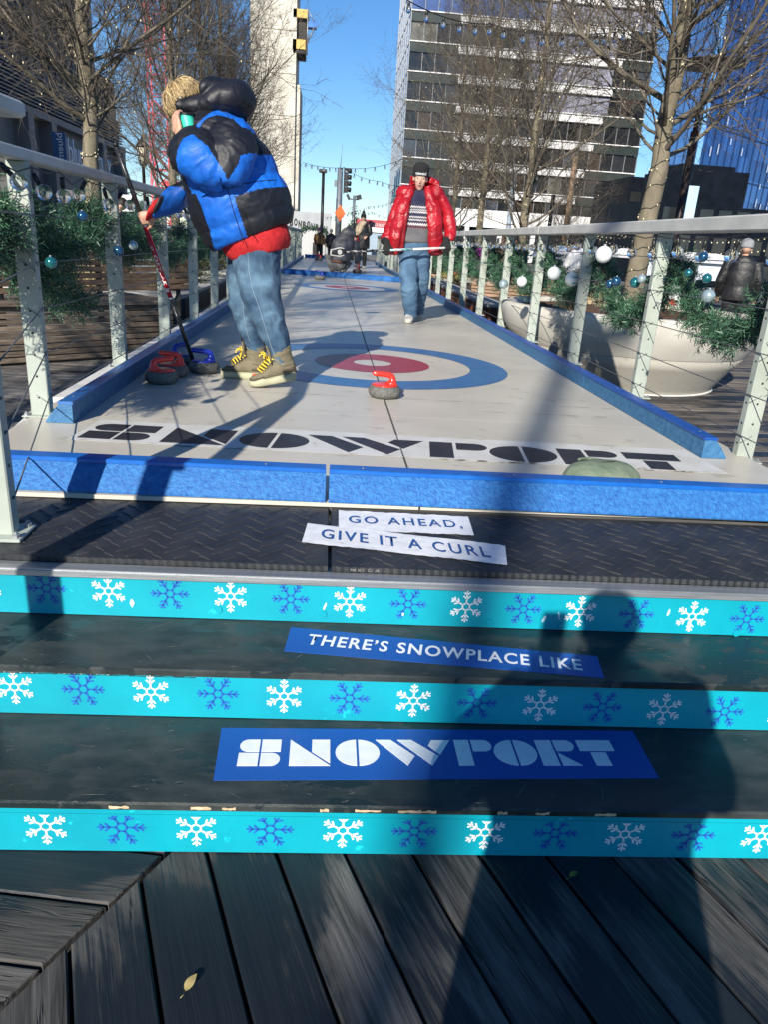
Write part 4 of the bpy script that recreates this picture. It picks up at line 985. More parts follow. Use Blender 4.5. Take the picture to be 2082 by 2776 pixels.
def shrub(label, c, size, n, m, seed, leaf=.03, cat='shrub', twigs=14, group=None, name='shrub'):
    q = np.random.default_rng(seed); c = np.array(c, float); size = np.array(size, float); t = thing(name, label, cat, tuple(c), group); tw = MB(); V = []; F = []; k = 0
    cen = []
    for _ in range(twigs):
        e = q.normal(size=3); e /= np.linalg.norm(e); e[2] = abs(e[2]) * .9 + .25; tip = e * size * q.uniform(.6, 1); mid = tip * .5 + q.normal(size=3) * size * .08; mid[2] = abs(mid[2])
        tw.tube([c, c + mid, c + tip], [.009, .006, .003], 4); cen += [tip, mid, (tip + mid) / 2]
    for i in range(n):
        p = cen[q.integers(len(cen))] + q.normal(size=3) * size * .14; p[2] = max(p[2], .01); a = q.normal(size=3); a /= np.linalg.norm(a); b = np.cross(a, q.normal(size=3)); b /= np.linalg.norm(b); L = leaf * q.uniform(.6, 1.3)
        V += [p - b * L * .3, p + a * L * .5 - b * L * .1, p + a * L, p + a * L * .5 + b * L * .35]; F.append((k, k + 1, k + 2, k + 3)); k += 4
    link('leaves', npmesh('leaves', V, F), m, t); tw.build('twig', m_twig, t); return t
m_dry = M('dry_grass', (.30, .22, .11), (.45, .35, .19), 20, rough=.8, island=.3); m_red = M('dry_leaves', (.17, .07, .035), (.28, .13, .06), 20, rough=.8, island=.35)
m_olive = M('olive_leaves', (.09, .085, .02), (.20, .17, .045), 14, rough=.7, island=.35); m_dkg = M('dark_leaves', (.02, .045, .015), (.05, .085, .03), 14, rough=.6, island=.3); m_lime = M('lime_leaves', (.16, .18, .03), (.28, .28, .06), 14, rough=.7, island=.3)
def soilp(px, py, z=.77): p = onz(px, py, z); return (p.x, p.y, z)
for i, (px, py, r, n, h, lab) in enumerate(((1600, 822, .22, 160, .26, 'tuft of dry tan grass in the round planter beside the tree foot'), (1645, 833, .16, 110, .22, 'short dry grass tuft just left of the trunk in the round planter'), (1760, 828, .10, 26, .34, 'thin dry stalks right of the trunk in the round planter'), (1868, 835, .12, 24, .34, 'sparse pale stalks standing at the right of the round planter'), (1800, 838, .2, 60, .10, 'low pale grass on the mulch under the second nearest post'))):
    blades('grass_tuft', lab, soilp(px, py), r * 2, n, h, m_dry, 300 + i, w=.0035, lean=.55, group='grass tufts in the round planter')
shrub('reddish brown dry shrub in the round planter, left of the tree', soilp(1560, 812), (.34, .26, .30), 650, m_red, 41, .03)
shrub('small rusty dead plant behind the third railing post in the round planter', soilp(1625, 800), (.18, .18, .30), 160, m_red, 42, .026)
shrub('dark green shrub at the left rim of the round planter', soilp(1465, 790), (.22, .2, .26), 500, m_dkg, 43, .03)
shrub('yellow green low shrub at the far left rim of the round planter', soilp(1425, 798), (.20, .16, .12), 260, m_lime, 44, .03)
shrub('moss green ground plant beside the second nearest post in the round planter', soilp(1745, 845), (.16, .10, .06), 160, m_lime, 45, .02)
def gp(px, py, Y): return tuple(at(px, py, Y))
shrub('olive brown bush at the end of the left bench, with straggly stems', (-2.05, 10.5, .56), (.45, .4, .62), 1500, m_olive, 46, .035, twigs=40)
shrub('dark green spreading juniper in the left steel planter', (-2.2, 12.6, .56), (.6, .7, .45), 1800, m_dkg, 47, .035, twigs=40)
shrub('pale yellowish bush behind the left bench back', (-3.4, 10.3, .56), (.8, .5, .50), 1500, m_olive, 48, .035, twigs=30)
blades('dry_plant', 'spray of dry tan twigs behind the left railing near the sign', (-3.0, 9.95, .62), .5, 90, .85, m_dry, 49, w=.004, lean=.7)
shrub('broad dark green bush in the second left planter', (-3.0, 17.5, .56), (1.0, 1.0, .6), 1800, m_dkg, 50, .05, twigs=40)
shrub('olive green bush at the far end of the second left planter', (-2.9, 20.3, .56), (.9, 1.2, .6), 1500, m_olive, 51, .05, twigs=40)
shrub('yellow green weedy bush between the two benches on the right', (3.2, 19.0, .52), (.7, .8, .5), 1200, m_lime, 52, .045, twigs=30)
shrub('brownish leafless bush behind the bench on the right', (4.7, 15.3, .52), (.8, .5, .55), 900, m_red, 53, .04, twigs=40)
shrub('grey green low bush in the far right planter', (3.6, 25.0, .52), (.9, 1.5, .5), 1500, m_dkg, 54, .05, twigs=40)

# ================================================================== TREES
m_bark = M('bark', (.12, .10, .068), (.20, .172, .12), 9, rough=.9, bump=.5, bscale=26, stretch=(1, 1, .35), c3=(.08, .066, .045), s3=6, lo3=.58, hi3=.68)
m_bark2 = M('twig_bark', (.040, .032, .024), (.145, .122, .094), 5, rough=.9)
m_limb = M('limb_bark', (.065, .054, .040), (.16, .138, .102), 7, rough=.9, bump=.3, bscale=30)
class Tree:
    """branch skeletons are grown level by level in plain floats, the tubes are built per level in one go"""
    def __init__(s, seed): s.r = random.Random(seed); s.lv = {}; s.trunk = None
    def branch(s, p, d, L, r, lev, spec):
        g = s.r.gauss; n = (7, 6, 4, 3)[min(lev, 3)]; w = (.11, .17, .24, .28)[min(lev, 3)]; up = (.085, .075, .045, .0)[min(lev, 3)]
        dx, dy, dz = d; x, y, z = p; P = [(x, y, z)]; D = []
        for i in range(n):
            dx += g(0, w); dy += g(0, w); dz += g(0, w) + up; m = (dx * dx + dy * dy + dz * dz) ** -.5; dx *= m; dy *= m; dz *= m
            x += dx * L / n; y += dy * L / n; z += dz * L / n; P.append((x, y, z)); D.append((dx, dy, dz))
        s.lv.setdefault(lev, []).append((P, r))
        if lev >= spec['lev']: return
        k = spec['n'][lev]
        for j in range(k):
            u = s.r.uniform(.12, 1.0) if j < k - 1 else .97; f = u * n; i = min(int(f), n - 1); f -= i; a, b = P[i], P[i + 1]; t = D[i]
            pp = (a[0] + (b[0] - a[0]) * f, a[1] + (b[1] - a[1]) * f, a[2] + (b[2] - a[2]) * f); e = (g(0, 1), g(0, 1), g(0, 1)); dt = e[0] * t[0] + e[1] * t[1] + e[2] * t[2]; e = (e[0] - t[0] * dt, e[1] - t[1] * dt, e[2] - t[2] * dt); m = (e[0] ** 2 + e[1] ** 2 + e[2] ** 2 + 1e-9) ** -.5
            an = s.r.uniform(.45, 1.05) if u < .95 else s.r.uniform(.1, .4); ca, sa = math.cos(an), math.sin(an) * m
            s.branch(pp, (t[0] * ca + e[0] * sa, t[1] * ca + e[1] * sa, t[2] * ca + e[2] * sa), L * s.r.uniform(.36, .60) * (1.12 - .45 * u), max(r * (1 - .68 * u) * s.r.uniform(.45, .62), .0027), lev + 1, spec)
    @staticmethod
    def tubes(items, seg, taper):
        P = np.array([i[0] for i in items], np.float64); r = np.array([i[1] for i in items]); N, n, _ = P.shape
        T = np.empty_like(P); T[:, 1:-1] = P[:, 2:] - P[:, :-2]; T[:, 0] = P[:, 1] - P[:, 0]; T[:, -1] = P[:, -1] - P[:, -2]; T /= np.linalg.norm(T, axis=2, keepdims=True) + 1e-12
        ref = np.zeros((N, 3)); big = np.abs(T[:, 0, 2]) < .9; ref[big, 2] = 1; ref[~big, 0] = 1
        U = ref[:, None, :] - T * np.sum(T * ref[:, None, :], 2, keepdims=True); U /= np.linalg.norm(U, axis=2, keepdims=True) + 1e-9; V = np.cross(T, U)
        rad = (r[:, None] * (1 - taper * np.arange(n)[None, :] / (n - 1)))[:, :, None, None]; a = 2 * PI * np.arange(seg) / seg
        X = P[:, :, None, :] + rad * (U[:, :, None, :] * np.cos(a)[None, None, :, None] + V[:, :, None, :] * np.sin(a)[None, None, :, None])
        idx = np.arange(N * n * seg).reshape(N, n, seg); A = idx[:, :-1]; B = idx[:, 1:]; F = np.stack([A, np.roll(A, -1, 2), np.roll(B, -1, 2), B], -1).reshape(-1, 4)
        return X.reshape(-1, 3), F
def tree_mesh(seed, H, r0, clear, spread, n1, spec, lean=(0, 0), up=.75, low=1.25):
    T = Tree(seed); q = T.r; n = 14; P = [(0., 0., -.05)]
    for i in range(1, n + 1):
        z = H * i / n; P.append((lean[0] * z + q.gauss(0, .025) * (i > 2), lean[1] * z + q.gauss(0, .025) * (i > 2), z))
    R = [r0 * (1.12 if i == 0 else 1) * (1 - .82 * (max(i / n - .05, 0)) ** .9) for i in range(n + 1)]
    for j in range(n1):
        u = clear + (1 - clear) * ((j + q.uniform(0, .8)) / n1) ** low * .97; f = u * n; i = min(int(f), n - 1); f -= i; p = tuple(P[i][k] + (P[i + 1][k] - P[i][k]) * f for k in range(3)); a = j * 2.4 + q.uniform(-.4, .4)
        el = up * q.uniform(.5, 1.3) + .5 * (u - clear); d = (math.cos(a) * math.cos(el), math.sin(a) * math.cos(el), math.sin(el)); big = q.random() < .45
        T.branch(p, d, spread * (q.uniform(.85, 1.25) if big else q.uniform(.35, .8)) * (1.05 - .62 * (u - clear) / (1 - clear)), R[i] * (q.uniform(.22, .38) if big else q.uniform(.10, .2)), 0, spec)
    tv = []; tf = []; mbt = MB(); mbt.tube(P, R, 14); tv = mbt.v; tf = [f for f in mbt.f if len(f) == 4]
    VV = []; FF = []; o = 0
    for lev, seg in ((0, 7), (1, 5), (2, 4), (3, 3)):
        if lev in T.lv: X, F = Tree.tubes(T.lv[lev], seg, .72); VV.append(X); FF.append(F + o); o += len(X)
    return (tv, tf, np.concatenate(VV), np.concatenate(FF), len(FF[0]) + len(FF[1])), [Vector(p) for p in P]
SPEC1 = dict(lev=3, n=(10, 7, 4)); SPEC2 = dict(lev=3, n=(9, 7, 4))
PROTO = {}
def tree(label, loc, key, rot=0, s=1.0, group='bare street trees'):
    t = thing('bare_tree', label, 'tree', tuple(loc), group); a, b = PROTO[key]
    for nm, me, m in (('trunk', a, m_bark), ('crown', b, m_bark2)):
        o = bpy.data.objects.new(nm, me); C.objects.link(o); o.parent = t
        if not me.materials:
            me.materials.append(m)
            if nm == 'crown': me.materials.append(m_limb)
    t.rotation_euler = (0, 0, rot); t.scale = (s, s, s); return t
def proto(key, *a, **k):
    T, P = tree_mesh(*a, **k)
    ma = npmesh('trunk_' + key, T[0], T[1]); mb_ = npmesh('crown_' + key, T[2], T[3])
    mi = np.zeros(len(mb_.polygons), np.int32); mi[:T[4]] = 1; mb_.polygons.foreach_set('material_index', mi)
    for m in (ma, mb_): m.polygons.foreach_set('use_smooth', [True] * len(m.polygons))
    PROTO[key] = (ma, mb_); return P
PA = proto('a', 3, 7.6, .110, .24, 2.7, 78, SPEC1, lean=(-.006, 0), up=.55)
PB = proto('b', 12, 7.4, .120, .23, 2.6, 76, SPEC1, lean=(.03, .0), up=.5)
PCp = proto('c', 21, 8.6, .10, .12, 3.3, 80, SPEC2, lean=(.0, 0), up=.66, low=1.1)
LT = [(-3.02, 10.4, .52, 'a', .4, 1.0), (-3.35, 17.3, .52, 'c', 1.3, 1.0), (-3.3, 20.8, .52, 'c', 3.0, .95), (-3.3, 24.4, .52, 'c', 2.3, 1.0), (-3.4, 28.6, .52, 'b', 4.0, .9)]
RTr = [(3.72, 9.15, .74, 'b', 0.0, 1.0), (4.35, 17.5, .48, 'c', .9, 1.0), (4.3, 22.5, .48, 'a', 4.2, 1.0), (4.2, 27.0, .48, 'c', 2.6, 1.0), (9.2, 30.0, 0, 'c', 5.0, .62)]
names = ['pale trunked bare tree wound with fairy lights behind the left railing', 'bare tree with upright reddish branches, second in the left row', 'slender bare tree left of the concrete tower, third in the left row', 'bare tree before the concrete tower, fourth in the left row', 'last bare tree of the left row, its twigs reaching over the lane']
for (x, y, z, k, r, s_), l_ in zip(LT, names): tree(l_, (x, y, z), k, r, s_)
names = ['stout leaning bare tree growing from the round concrete planter', 'bare tree with red brown upright twigs before the glass office block', 'bare tree right of the man in the red jacket', 'far bare tree behind the man in the red jacket', 'small bare tree at the foot of the glass office block, seen over the round planter']
for (x, y, z, k, r, s_), l_ in zip(RTr, names): tree(l_, (x, y, z), k, r, s_)
for (x, y, k, r, l_) in ((-3.6, 1.6, 'a', .8, 'bare tree left of the steps, shading the far half of the lane'),):
    tree(l_, (x, y, 0), k, r)
# fairy lights wound round trunks and branches
m_warm = M('fairy_bulb', (.75, .66, .42), rough=.3)
def fairy(label, loc, P, rot, s, key, nb, turns, zmax, seed):
    t = thing('fairy_lights', label, 'fairy lights', tuple(loc), 'fairy lights on the trees'); q = np.random.default_rng(seed)
    Rz = Matrix.Rotation(rot, 3, 'Z'); P = [Rz @ Vector(p) * s for p in P]; r0 = {'a': .110, 'b': .120, 'c': .10}[key] * s; H = P[-1].z; pts = []; bul = MB(); n = turns * 10
    for i in range(n + 1):
        z = .05 + zmax * i / n; f = min(max((z + .05) / H * 14, 0), 13.99); j = int(f); c = P[j] + (P[j + 1] - P[j]) * (f - j); a = 2 * PI * turns * i / n; r_ = r0 * (1 - .82 * max(f / 14 - .05, 0) ** .9) + .006
        pts.append(Vector(loc) + c + Vector((r_ * math.cos(a), r_ * math.sin(a), .02 * math.sin(i * 1.7))))
    w = MB(); w.tube(pts, .005, 5); w.build('wire', M('wire_green', (.012, .022, .016), rough=.6), t)
    me = PROTO[key][1]; nv_ = len(me.vertices); co = np.empty(nv_ * 3, np.float32); me.vertices.foreach_get('co', co); co = co.reshape(-1, 3); sel = co[q.integers(0, nv_, nb)]
    me2 = PROTO[key][0]; c2 = np.empty(len(me2.vertices) * 3, np.float32); me2.vertices.foreach_get('co', c2); c2 = c2.reshape(-1, 3); c2 = c2[c2[:, 2] > 1.0]; sel = np.r_[sel[sel[:, 2] < 5.5][:nb // 2], c2[q.integers(0, len(c2), nb // 2)]]
    for p in sel:
        v = Vector(loc) + Rz @ Vector(p.tolist()) * s + Vector(q.normal(size=3) * .012); bul.ball(v, (.0085, .0085, .013), 5, 3)
    for p in pts[::4]: bul.ball(p, (.008, .008, .012), 5, 3)
    o = bul.build('fairy_bulb', m_warm, t, kind='stuff')
fairy('green wire with tiny warm bulbs wound round the first left tree', LT[0][:3], PA, LT[0][4], 1.0, 'a', 700, 16, 4.2, 1)
fairy('green wire with tiny bulbs wound round the tree in the round planter', RTr[0][:3], PB, RTr[0][4], 1.0, 'b', 320, 18, 4.2, 2)
fairy('tiny warm bulbs on the bare tree before the glass office block', RTr[1][:3], PCp, RTr[1][4], 1.0, 'c', 420, 12, 3.0, 3)
fairy('tiny warm bulbs in the bare tree right of the man in red', RTr[2][:3], PA, RTr[2][4], 1.0, 'a', 500, 12, 3.0, 4)
# ================================================================== BUILDINGS
m_white2 = M('white_panel', (.66, .66, .66), (.72, .72, .72), 2, rough=.5)
m_gd = M('dark_glass', (.010, .012, .013), (.03, .032, .034), .25, rough=.08, spec=.6, island=.3)
m_gg = M('green_dark_panel', (.022, .032, .030), (.04, .05, .047), .6, rough=.3)
m_gb = M('blue_glass', (.12, .20, .42), (.22, .30, .52), .12, rough=.06, metal=.75)
m_gl = M('lilac_reflection', (.42, .43, .52), (.58, .58, .66), .12, rough=.12, metal=.6)
m_mul = M('mullion', (.25, .26, .27), rough=.4, metal=.4)
ob = thing('office_block', 'tall glass office block with white floor bands behind the trees on the right', 'building', (23, 100, 0))
OX = at(1116, 68, 100).x; OX1 = 38.4; OD = 19.0
mb = MB(); mb.box(((OX + OX1) / 2 + .3, 100.9 + OD / 2, 22.5), (OX1 - OX - .7, OD - .6, 45)); mb.build('wall', M('block_core', (.03, .03, .032), rough=.8), ob)
PITCH_F = 3.1; nb_ = 19; bw = (OX1 - OX) / nb_
m_side = M('side_glass', (.20, .25, .36), (.36, .40, .50), .16, rough=.15, metal=.35); m_gb2 = M('upper_sky_reflection', (.07, .12, .27), (.16, .23, .42), .10, rough=.12, metal=.3)
qo = random.Random(31)
for k in range(14):
    z = 1.0 + k * PITCH_F; zw = z + 1.15
    w = MB()
    for i in range(nb_):
        x = OX + i * bw; e = .03; m = 0
        if k >= 8 and i < 17: m = 1  # blue sky reflection put into the pane colour of the upper floors
        if 5 <= k < 8 and 8 + (7 - k) <= i <= 15: m = 2  # pale reflection of a bright facade put into the pane colour
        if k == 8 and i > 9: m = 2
        if m == 0: m = qo.choice((0, 0, 0, 3, 4, 4, 5)) if qo.random() < .5 else 0  # the other panes take random glass tints
        w.add([(x + e, 100.40, zw), (x + bw - e, 100.40, zw), (x + bw - e, 100.40, z + PITCH_F), (x + e, 100.40, z + PITCH_F)], [(0, 1, 2, 3)], m)
    w.build('window_band', [m_gd, m_gb2, m_gl, M('pale_grey_glass', (.07, .07, .06), (.15, .145, .125), .8, rough=.2), M('blue_grey_glass', (.03, .04, .055), (.07, .085, .11), .5, rough=.08), M('brown_glass', (.03, .022, .017), (.06, .045, .035), .5, rough=.1)], ob)
    x0 = OX + 3.9 * bw - (0 if k < 7 else .2 * bw) if k < 9 else OX + .1; x1 = OX1 if k >= 9 else OX1 - (2.0 + .45 * (8 - k)) * bw
    s_ = MB(); s_.box(((x0 + x1) / 2, 100.2, z + .52), (x1 - x0, .5, .72)); s_.build('floor_band', m_white2, ob)
    s_ = MB(); s_.box(((OX + OX1) / 2, 100.26, z + 1.08), (OX1 - OX, .46, .11)); s_.build('floor_edge', m_white2, ob)
    for xa, xb in ((OX, x0), (x1, OX1)):
        if xb - xa > .3: d_ = MB(); d_.box(((xa + xb) / 2, 100.32, z + .50), (xb - xa - .02, .3, .95)); d_.build('dark_panel', m_gg, ob)
    g_ = MB()
    for i in range(6):
        y0 = 100.3 + i * OD / 6; g_.add([(OX - .02, y0 + .06, z + .1), (OX - .02, y0 + OD / 6 - .06, z + .1), (OX - .02, y0 + OD / 6 - .06, z + PITCH_F - .02), (OX - .02, y0 + .06, z + PITCH_F - .02)], [(3, 2, 1, 0)])
    g_.build('side_window', m_side, ob)
    g_ = MB(); g_.box((OX - .04, 100 + OD / 2, z + 1.08), (.1, OD, .12)); g_.build('floor_edge', m_white2, ob)
for i in range(nb_ + 1):
    mu = MB(); mu.box((OX + i * bw, 100.34, 23), (.07, .14, 44)); mu.build('mullion', m_mul, ob)
for i in range(7):
    mu = MB(); mu.box((OX - .05, 100.25 + i * (OD - .3) / 6, 23), (.12, .10, 44)); mu.build('mullion', m_mul, ob)
# white shop front at its foot
sh = thing('low_shop_building', 'low white shop building at the foot of the glass office block', 'building', (24, 92, 0))
mb = MB(); mb.box((24, 94, 4.6), (34, 5, 1.9)); mb.build('fascia', m_white2, sh)
mb = MB(); mb.box((24, 94.4, 1.8), (33.6, 4, 3.64)); mb.build('shop_glass', m_gd, sh)
for x in np.arange(8, 41, 4.0): mb = MB(); mb.box((x, 91.8, 1.85), (.5, .5, 3.6)); mb.build('column', m_white2, sh)
# dark building on the left with the shop signs
m_lb = M('slate_cladding', (.055, .058, .068), (.075, .078, .088), 1.2, rough=.55); m_lb2 = M('slate_band', (.17, .172, .178), (.21, .21, .215), 2, rough=.6); m_lb3 = M('slate_dark', (.035, .037, .042), rough=.5)
lb = thing('dark_building', 'dark grey clad building with louvres and shop signs at the upper left', 'building', (-10.4, 33, 0)); BX = -10.35
mb = MB(); mb.box((BX - 6, 30, 8.0), (12, 14, 6.3)); mb.box((BX - 6, 38.5, 6.4), (12, 2.96, 2.2)); 
for i in range(26):
    yy = 23.2 + i * .66
    if yy < 39.5: mb.box((BX + .03, yy, 7.9 if yy < 36.8 else 6.5), (.06, .05, 6.0 if yy < 36.8 else 1.9))
mb.build('wall', m_lb, lb)
mb = MB(); mb.box((BX - 6, 31.5, 13.2), (12.4, 17, .9)); mb.box((BX - 6, 31.5, 17), (12, 16.9, 6)); mb.build('upper_storeys', m_lb3, lb)
mb = MB()
for i in range(9): mb.box((BX + .12, 31.5, 4.95 + i * .115), (.22, 17, .05))
mb.build('louvre', m_lb2, lb)
mb = MB(); mb.box((BX + .1, 31.5, 4.70), (.5, 17.1, .22)); mb.box((BX - 6, 31.5, 5.42), (11.9, 16.9, 1.0)); mb.build('cornice', m_lb2, lb)
mb = MB(); mb.box((BX - 6, 31.5, 2.3), (11.8, 16.8, 4.58)); mb.build('shop_wall', M('shop_wall', (.17, .175, .18), (.2, .205, .21), 3, rough=.6), lb)
for yy in (23.2, 28.0, 30.2, 36.5, 39.7): mb = MB(); mb.box((BX + .1, yy, 2.3), (.5, .5, 4.6)); mb.build('pier', m_lb2, lb)
for yy, w_, z_, h_ in ((25.6, 4.2, 1.9, 3.0), (33.2, 5.9, 1.3, 2.4)): mb = MB(); mb.box((BX - .05, yy, z_), (.12, w_, h_)); mb.build('shop_window', m_gd, lb)
m_let = M('letters_white', (.75, .76, .78), rough=.5)
sg = thing('shop_sign', 'white raised letters of the shop sign on the dark building behind the first left tree', 'sign', (BX, 33, 3.9))
put_text('bluemercury', Matrix(((0, 0, 1, BX + .28), (1, 0, 0, 34.5), (0, 1, 0, 3.72), (0, 0, 0, 1))), m_let, sg, fit=(5.7, 1.2), extrude=.05, spacing=.95)
bs = thing('blade_sign', 'small blue hanging sign with white vertical letters on the dark building', 'sign', (-9.5, 28.3, 3.0))
pa = at(145, 378, 27.5); pb = at(176, 416, 27.5)
mb = MB(); mb.box(((pa.x + pb.x) / 2, 27.5, (pa.z + pb.z) / 2), (.42, .08, .85)); mb.build('sign_board', M('sign_blue', (.03, .10, .24), rough=.5), bs)
put_text('bluem', Matrix(((0, -1, 0, (pa.x + pb.x) / 2 + .02), (0, 0, -1, 27.45), (-1, 0, 0, (pa.z + pb.z) / 2), (0, 0, 0, 1))), m_let, bs, fit=(.78, .2))
# concrete tower under construction
m_tc = M('raw_concrete', (.50, .47, .40), (.60, .57, .49), .5, rough=.9, bump=.1, bscale=3, c3=(.42, .39, .33), s3=.35, lo3=.55, hi3=.6); m_ply = M('formwork_ply', (.55, .36, .10), (.65, .45, .16), 2, rough=.8)
ct = thing('concrete_tower', 'pale concrete lift core of a tower under construction', 'building', (-5.2, 70, 0))
mb = MB(); mb.box((-5.22, 73, 14), (3.75, 6, 28)); mb.box((-3.16, 73, 6.6), (.36, 5.4, 13.2))
mb.build('core_wall', m_tc, ct)
mb = MB()
for k in range(9): mb.box((-5.22, 69.98, 1.5 + k * 3.1), (3.76, .05, .05))
mb.build('pour_joint', M('pour_joint', (.36, .34, .29), rough=.9), ct)
fw = thing('formwork_platform', 'yellow and black climbing formwork hanging on the side of the concrete tower', 'scaffold', (-2.7, 70.5, 14))
def pxbox(mb, x0, y0, x1, y1, Y, d, m=0):
    a = at(x0, y1, Y); b = at(x1, y0, Y); mb.box(((a.x + b.x) / 2, Y + d / 2, (a.z + b.z) / 2), (abs(b.x - a.x), d, abs(b.z - a.z)), m)
mb = MB(); pxbox(mb, 794, 26, 835, 46, 70, 3); pxbox(mb, 792, 108, 827, 134, 70, 3); mb.build('plywood_panel', m_ply, fw)
mb = MB(); pxbox(mb, 798, 46, 830, 108, 70.4, 2.2); pxbox(mb, 793, 134, 826, 143, 70, 3); mb.build('frame', M('scaffold_dark', (.02, .02, .022), (.05, .045, .035), 1, rough=.8), fw)
mb = MB(); pxbox(mb, 833, 60, 857, 73, 70, .8); mb.build('blue_beam', M('beam_blue', (.01, .15, .55), rough=.5), fw)
mb = MB(); mb.tube([at(836, 30, 70), at(852, 62, 70)], .04, 5); mb.tube([at(851, 73, 70), at(832, 118, 70)], .05, 5); mb.tube([at(831, 150, 70), at(834, 25, 70)], .06, 5); mb.build('brace', m_mul, fw)
# crane
cr_ = thing('tower_crane', 'red lattice mast of a tower crane behind the left trees', 'crane', (-18.7, 90, 0)); mb = MB(); w_ = .95
for sx in (-1, 1):
    for sy_ in (-1, 1): mb.beam((-18.7 + sx * w_, 90 + sy_ * w_, 0), (-18.7 + sx * w_, 90 + sy_ * w_, 40), .16, .16, up=(1, 0, 0))
for k in range(22):
    z = k * 1.8
    for a, b in (((-1, -1), (1, -1)), ((1, -1), (1, 1)), ((1, 1), (-1, 1)), ((-1, 1), (-1, -1))):
        if k % 2: a, b = b, a
        mb.tube([(-18.7 + a[0] * w_, 90 + a[1] * w_, z), (-18.7 + b[0] * w_, 90 + b[1] * w_, z + 1.8)], .06, 4)
        mb.tube([(-18.7 + a[0] * w_, 90 + a[1] * w_, z), (-18.7 + b[0] * w_, 90 + b[1] * w_, z)], .06, 4)
mb.build('mast', M('crane_red', (.62, .05, .09), (.70, .12, .15), .8, rough=.6), cr_)
mb = MB(); pxbox(mb, 437, 492, 486, 503, 88, 2.2); mb.build('crane_base', M('crane_base_red', (.45, .04, .05), rough=.7), cr_)
# blue glass tower
bt = thing('glass_tower', 'blue mirrored glass tower at the upper right', 'building', (24.6, 60, 0)); D0 = Vector((24.55, 60, 0)); dd = Vector((.78, .626, 0)); nn_ = Vector((dd.y, -dd.x, 0))
m_bt1 = M('tower_glass', (.03, .10, .32), (.06, .17, .44), .06, rough=.08, metal=.55, c3=(.012, .04, .15), s3=.11, lo3=.5, hi3=.62, island=.22)
mb = MB()
def wallp(a, b, z0, z1a, z1b, o, m=0):
    """one pane after the other, so that each takes its own tone"""
    n = int((b - a) / 1.3) + 1
    for i in range(n):
        u0, u1 = i / n, (i + 1) / n; z = z0
        while True:
            za = min(z + 1.7, z1a + (z1b - z1a) * u0); zb = min(z + 1.7, z1a + (z1b - z1a) * u1)
            if za <= z + .05 and zb <= z + .05: break
            p = D0 + dd * (a + (b - a) * u0) + nn_ * o; q = D0 + dd * (a + (b - a) * u1) + nn_ * o; mb.add([(p.x, p.y, z), (q.x, q.y, z), (q.x, q.y, max(zb, z + .01)), (p.x, p.y, max(za, z + .01))], [(0, 1, 2, 3)], m); z += 1.7
wallp(0, 6.0, 0, 18.5, 22.0, 0, 1); wallp(6.0, 40, 0, 40, 40, .4)
p = D0 + dd * 0; q = D0 * 1.2; mb.add([(p.x, p.y, 0), (q.x, q.y, 0), (q.x, q.y, 18.5), (p.x, p.y, 18.5)], [(3, 2, 1, 0)])
p = D0 + dd * 6 + nn_ * .4; q = p * 1.2; mb.add([(p.x, p.y, 0), (q.x, q.y, 0), (q.x, q.y, 60), (p.x, p.y, 60)], [(3, 2, 1, 0)])
mb.build('curtain_wall', [m_bt1, M('tower_glass_light', (.10, .24, .50), (.16, .32, .60), .1, rough=.08, metal=.5, island=.12)], bt)
mu = MB()
for i in range(14):
    for a, b, o in ((0, 6, .04), (6, 40, .44)):
        z = 1.5 + i * 3.4
        if a == 0 and z > 18: continue
        mu.beam(D0 + dd * a + nn_ * o + Vector((0, 0, z)), D0 + dd * b + nn_ * o + Vector((0, 0, z)), .06, .09)
for i in range(30):
    a = i * 1.3; o = .04 if a < 6 else .44; top = 18.5 + a * .58 if a < 6 else 58; mu.beam(D0 + dd * a + nn_ * o, D0 + dd * a + nn_ * o + Vector((0, 0, top)), .05, .05, up=(1, 0, 0))
mu.build('mullions', M('tower_mullion', (.02, .05, .14), rough=.4, metal=.5), bt)
gn = MB(); qg = random.Random(9)
for _ in range(70):
    a = qg.uniform(7, 30); z = qg.uniform(6, 26); h = qg.uniform(.4, 1.1); p = D0 + dd * a + nn_ * .47; gn.add([(p.x, p.y, z), (p.x + dd.x * .22, p.y + dd.y * .22, z), (p.x + dd.x * .22, p.y + dd.y * .22, z + h), (p.x, p.y, z + h)], [(0, 1, 2, 3)])
gn.build('pale_blind', M('blind', (.45, .55, .7), rough=.5), bt)  # small pale rectangles scattered at random over the panes
def block(name, label, px0, py0, px1, Y, depth, m, steps_=()):
    a = at(px0, py0, Y); b = at(px1, py0, Y); t = thing(name, label, 'building', ((a.x + b.x) / 2, Y, 0)); mb = MB(); mb.box(((a.x + b.x) / 2, Y + depth / 2, a.z / 2), (b.x - a.x, depth, a.z)); mb.build('wall', m, t)
    r = MB()
    for x0, x1, y0 in steps_:
        dy_ = .3 + .4 * (x0 - px0) / 100; c = at(x0, y0, Y + dy_); d = at(x1, y0, Y + dy_); r.box(((c.x + d.x) / 2, Y + dy_ + depth / 2, (a.z + c.z) / 2 - .01), (d.x - c.x, depth - 1, c.z - a.z))
    if steps_: r.build('roof_box', m, t)
    W0 = b.x - a.x; nw = max(int(W0 / 1.1), 2)
    for j in range(max(int(a.z / 1.5), 1)):
        for i in range(nw): w = MB(); w.box((a.x + W0 * (i + .5) / nw, Y - .01, .9 + j * 1.5), (W0 / nw * .7, .06, .9)); w.build('window', m_gd, t)
    return t
m_nv = M('navy_cladding_reflection', (.003, .005, .009), (.006, .009, .015), 1.5, rough=.5, spec=.08)
block('tower_reflection_block', 'dark block standing in for the reflection at the foot of the blue tower', 1745, 545, 2150, 46, 6, m_nv, ((1850, 2050, 452), (1862, 2010, 440)))  # added block shaped after the dark reflection in the tower glass
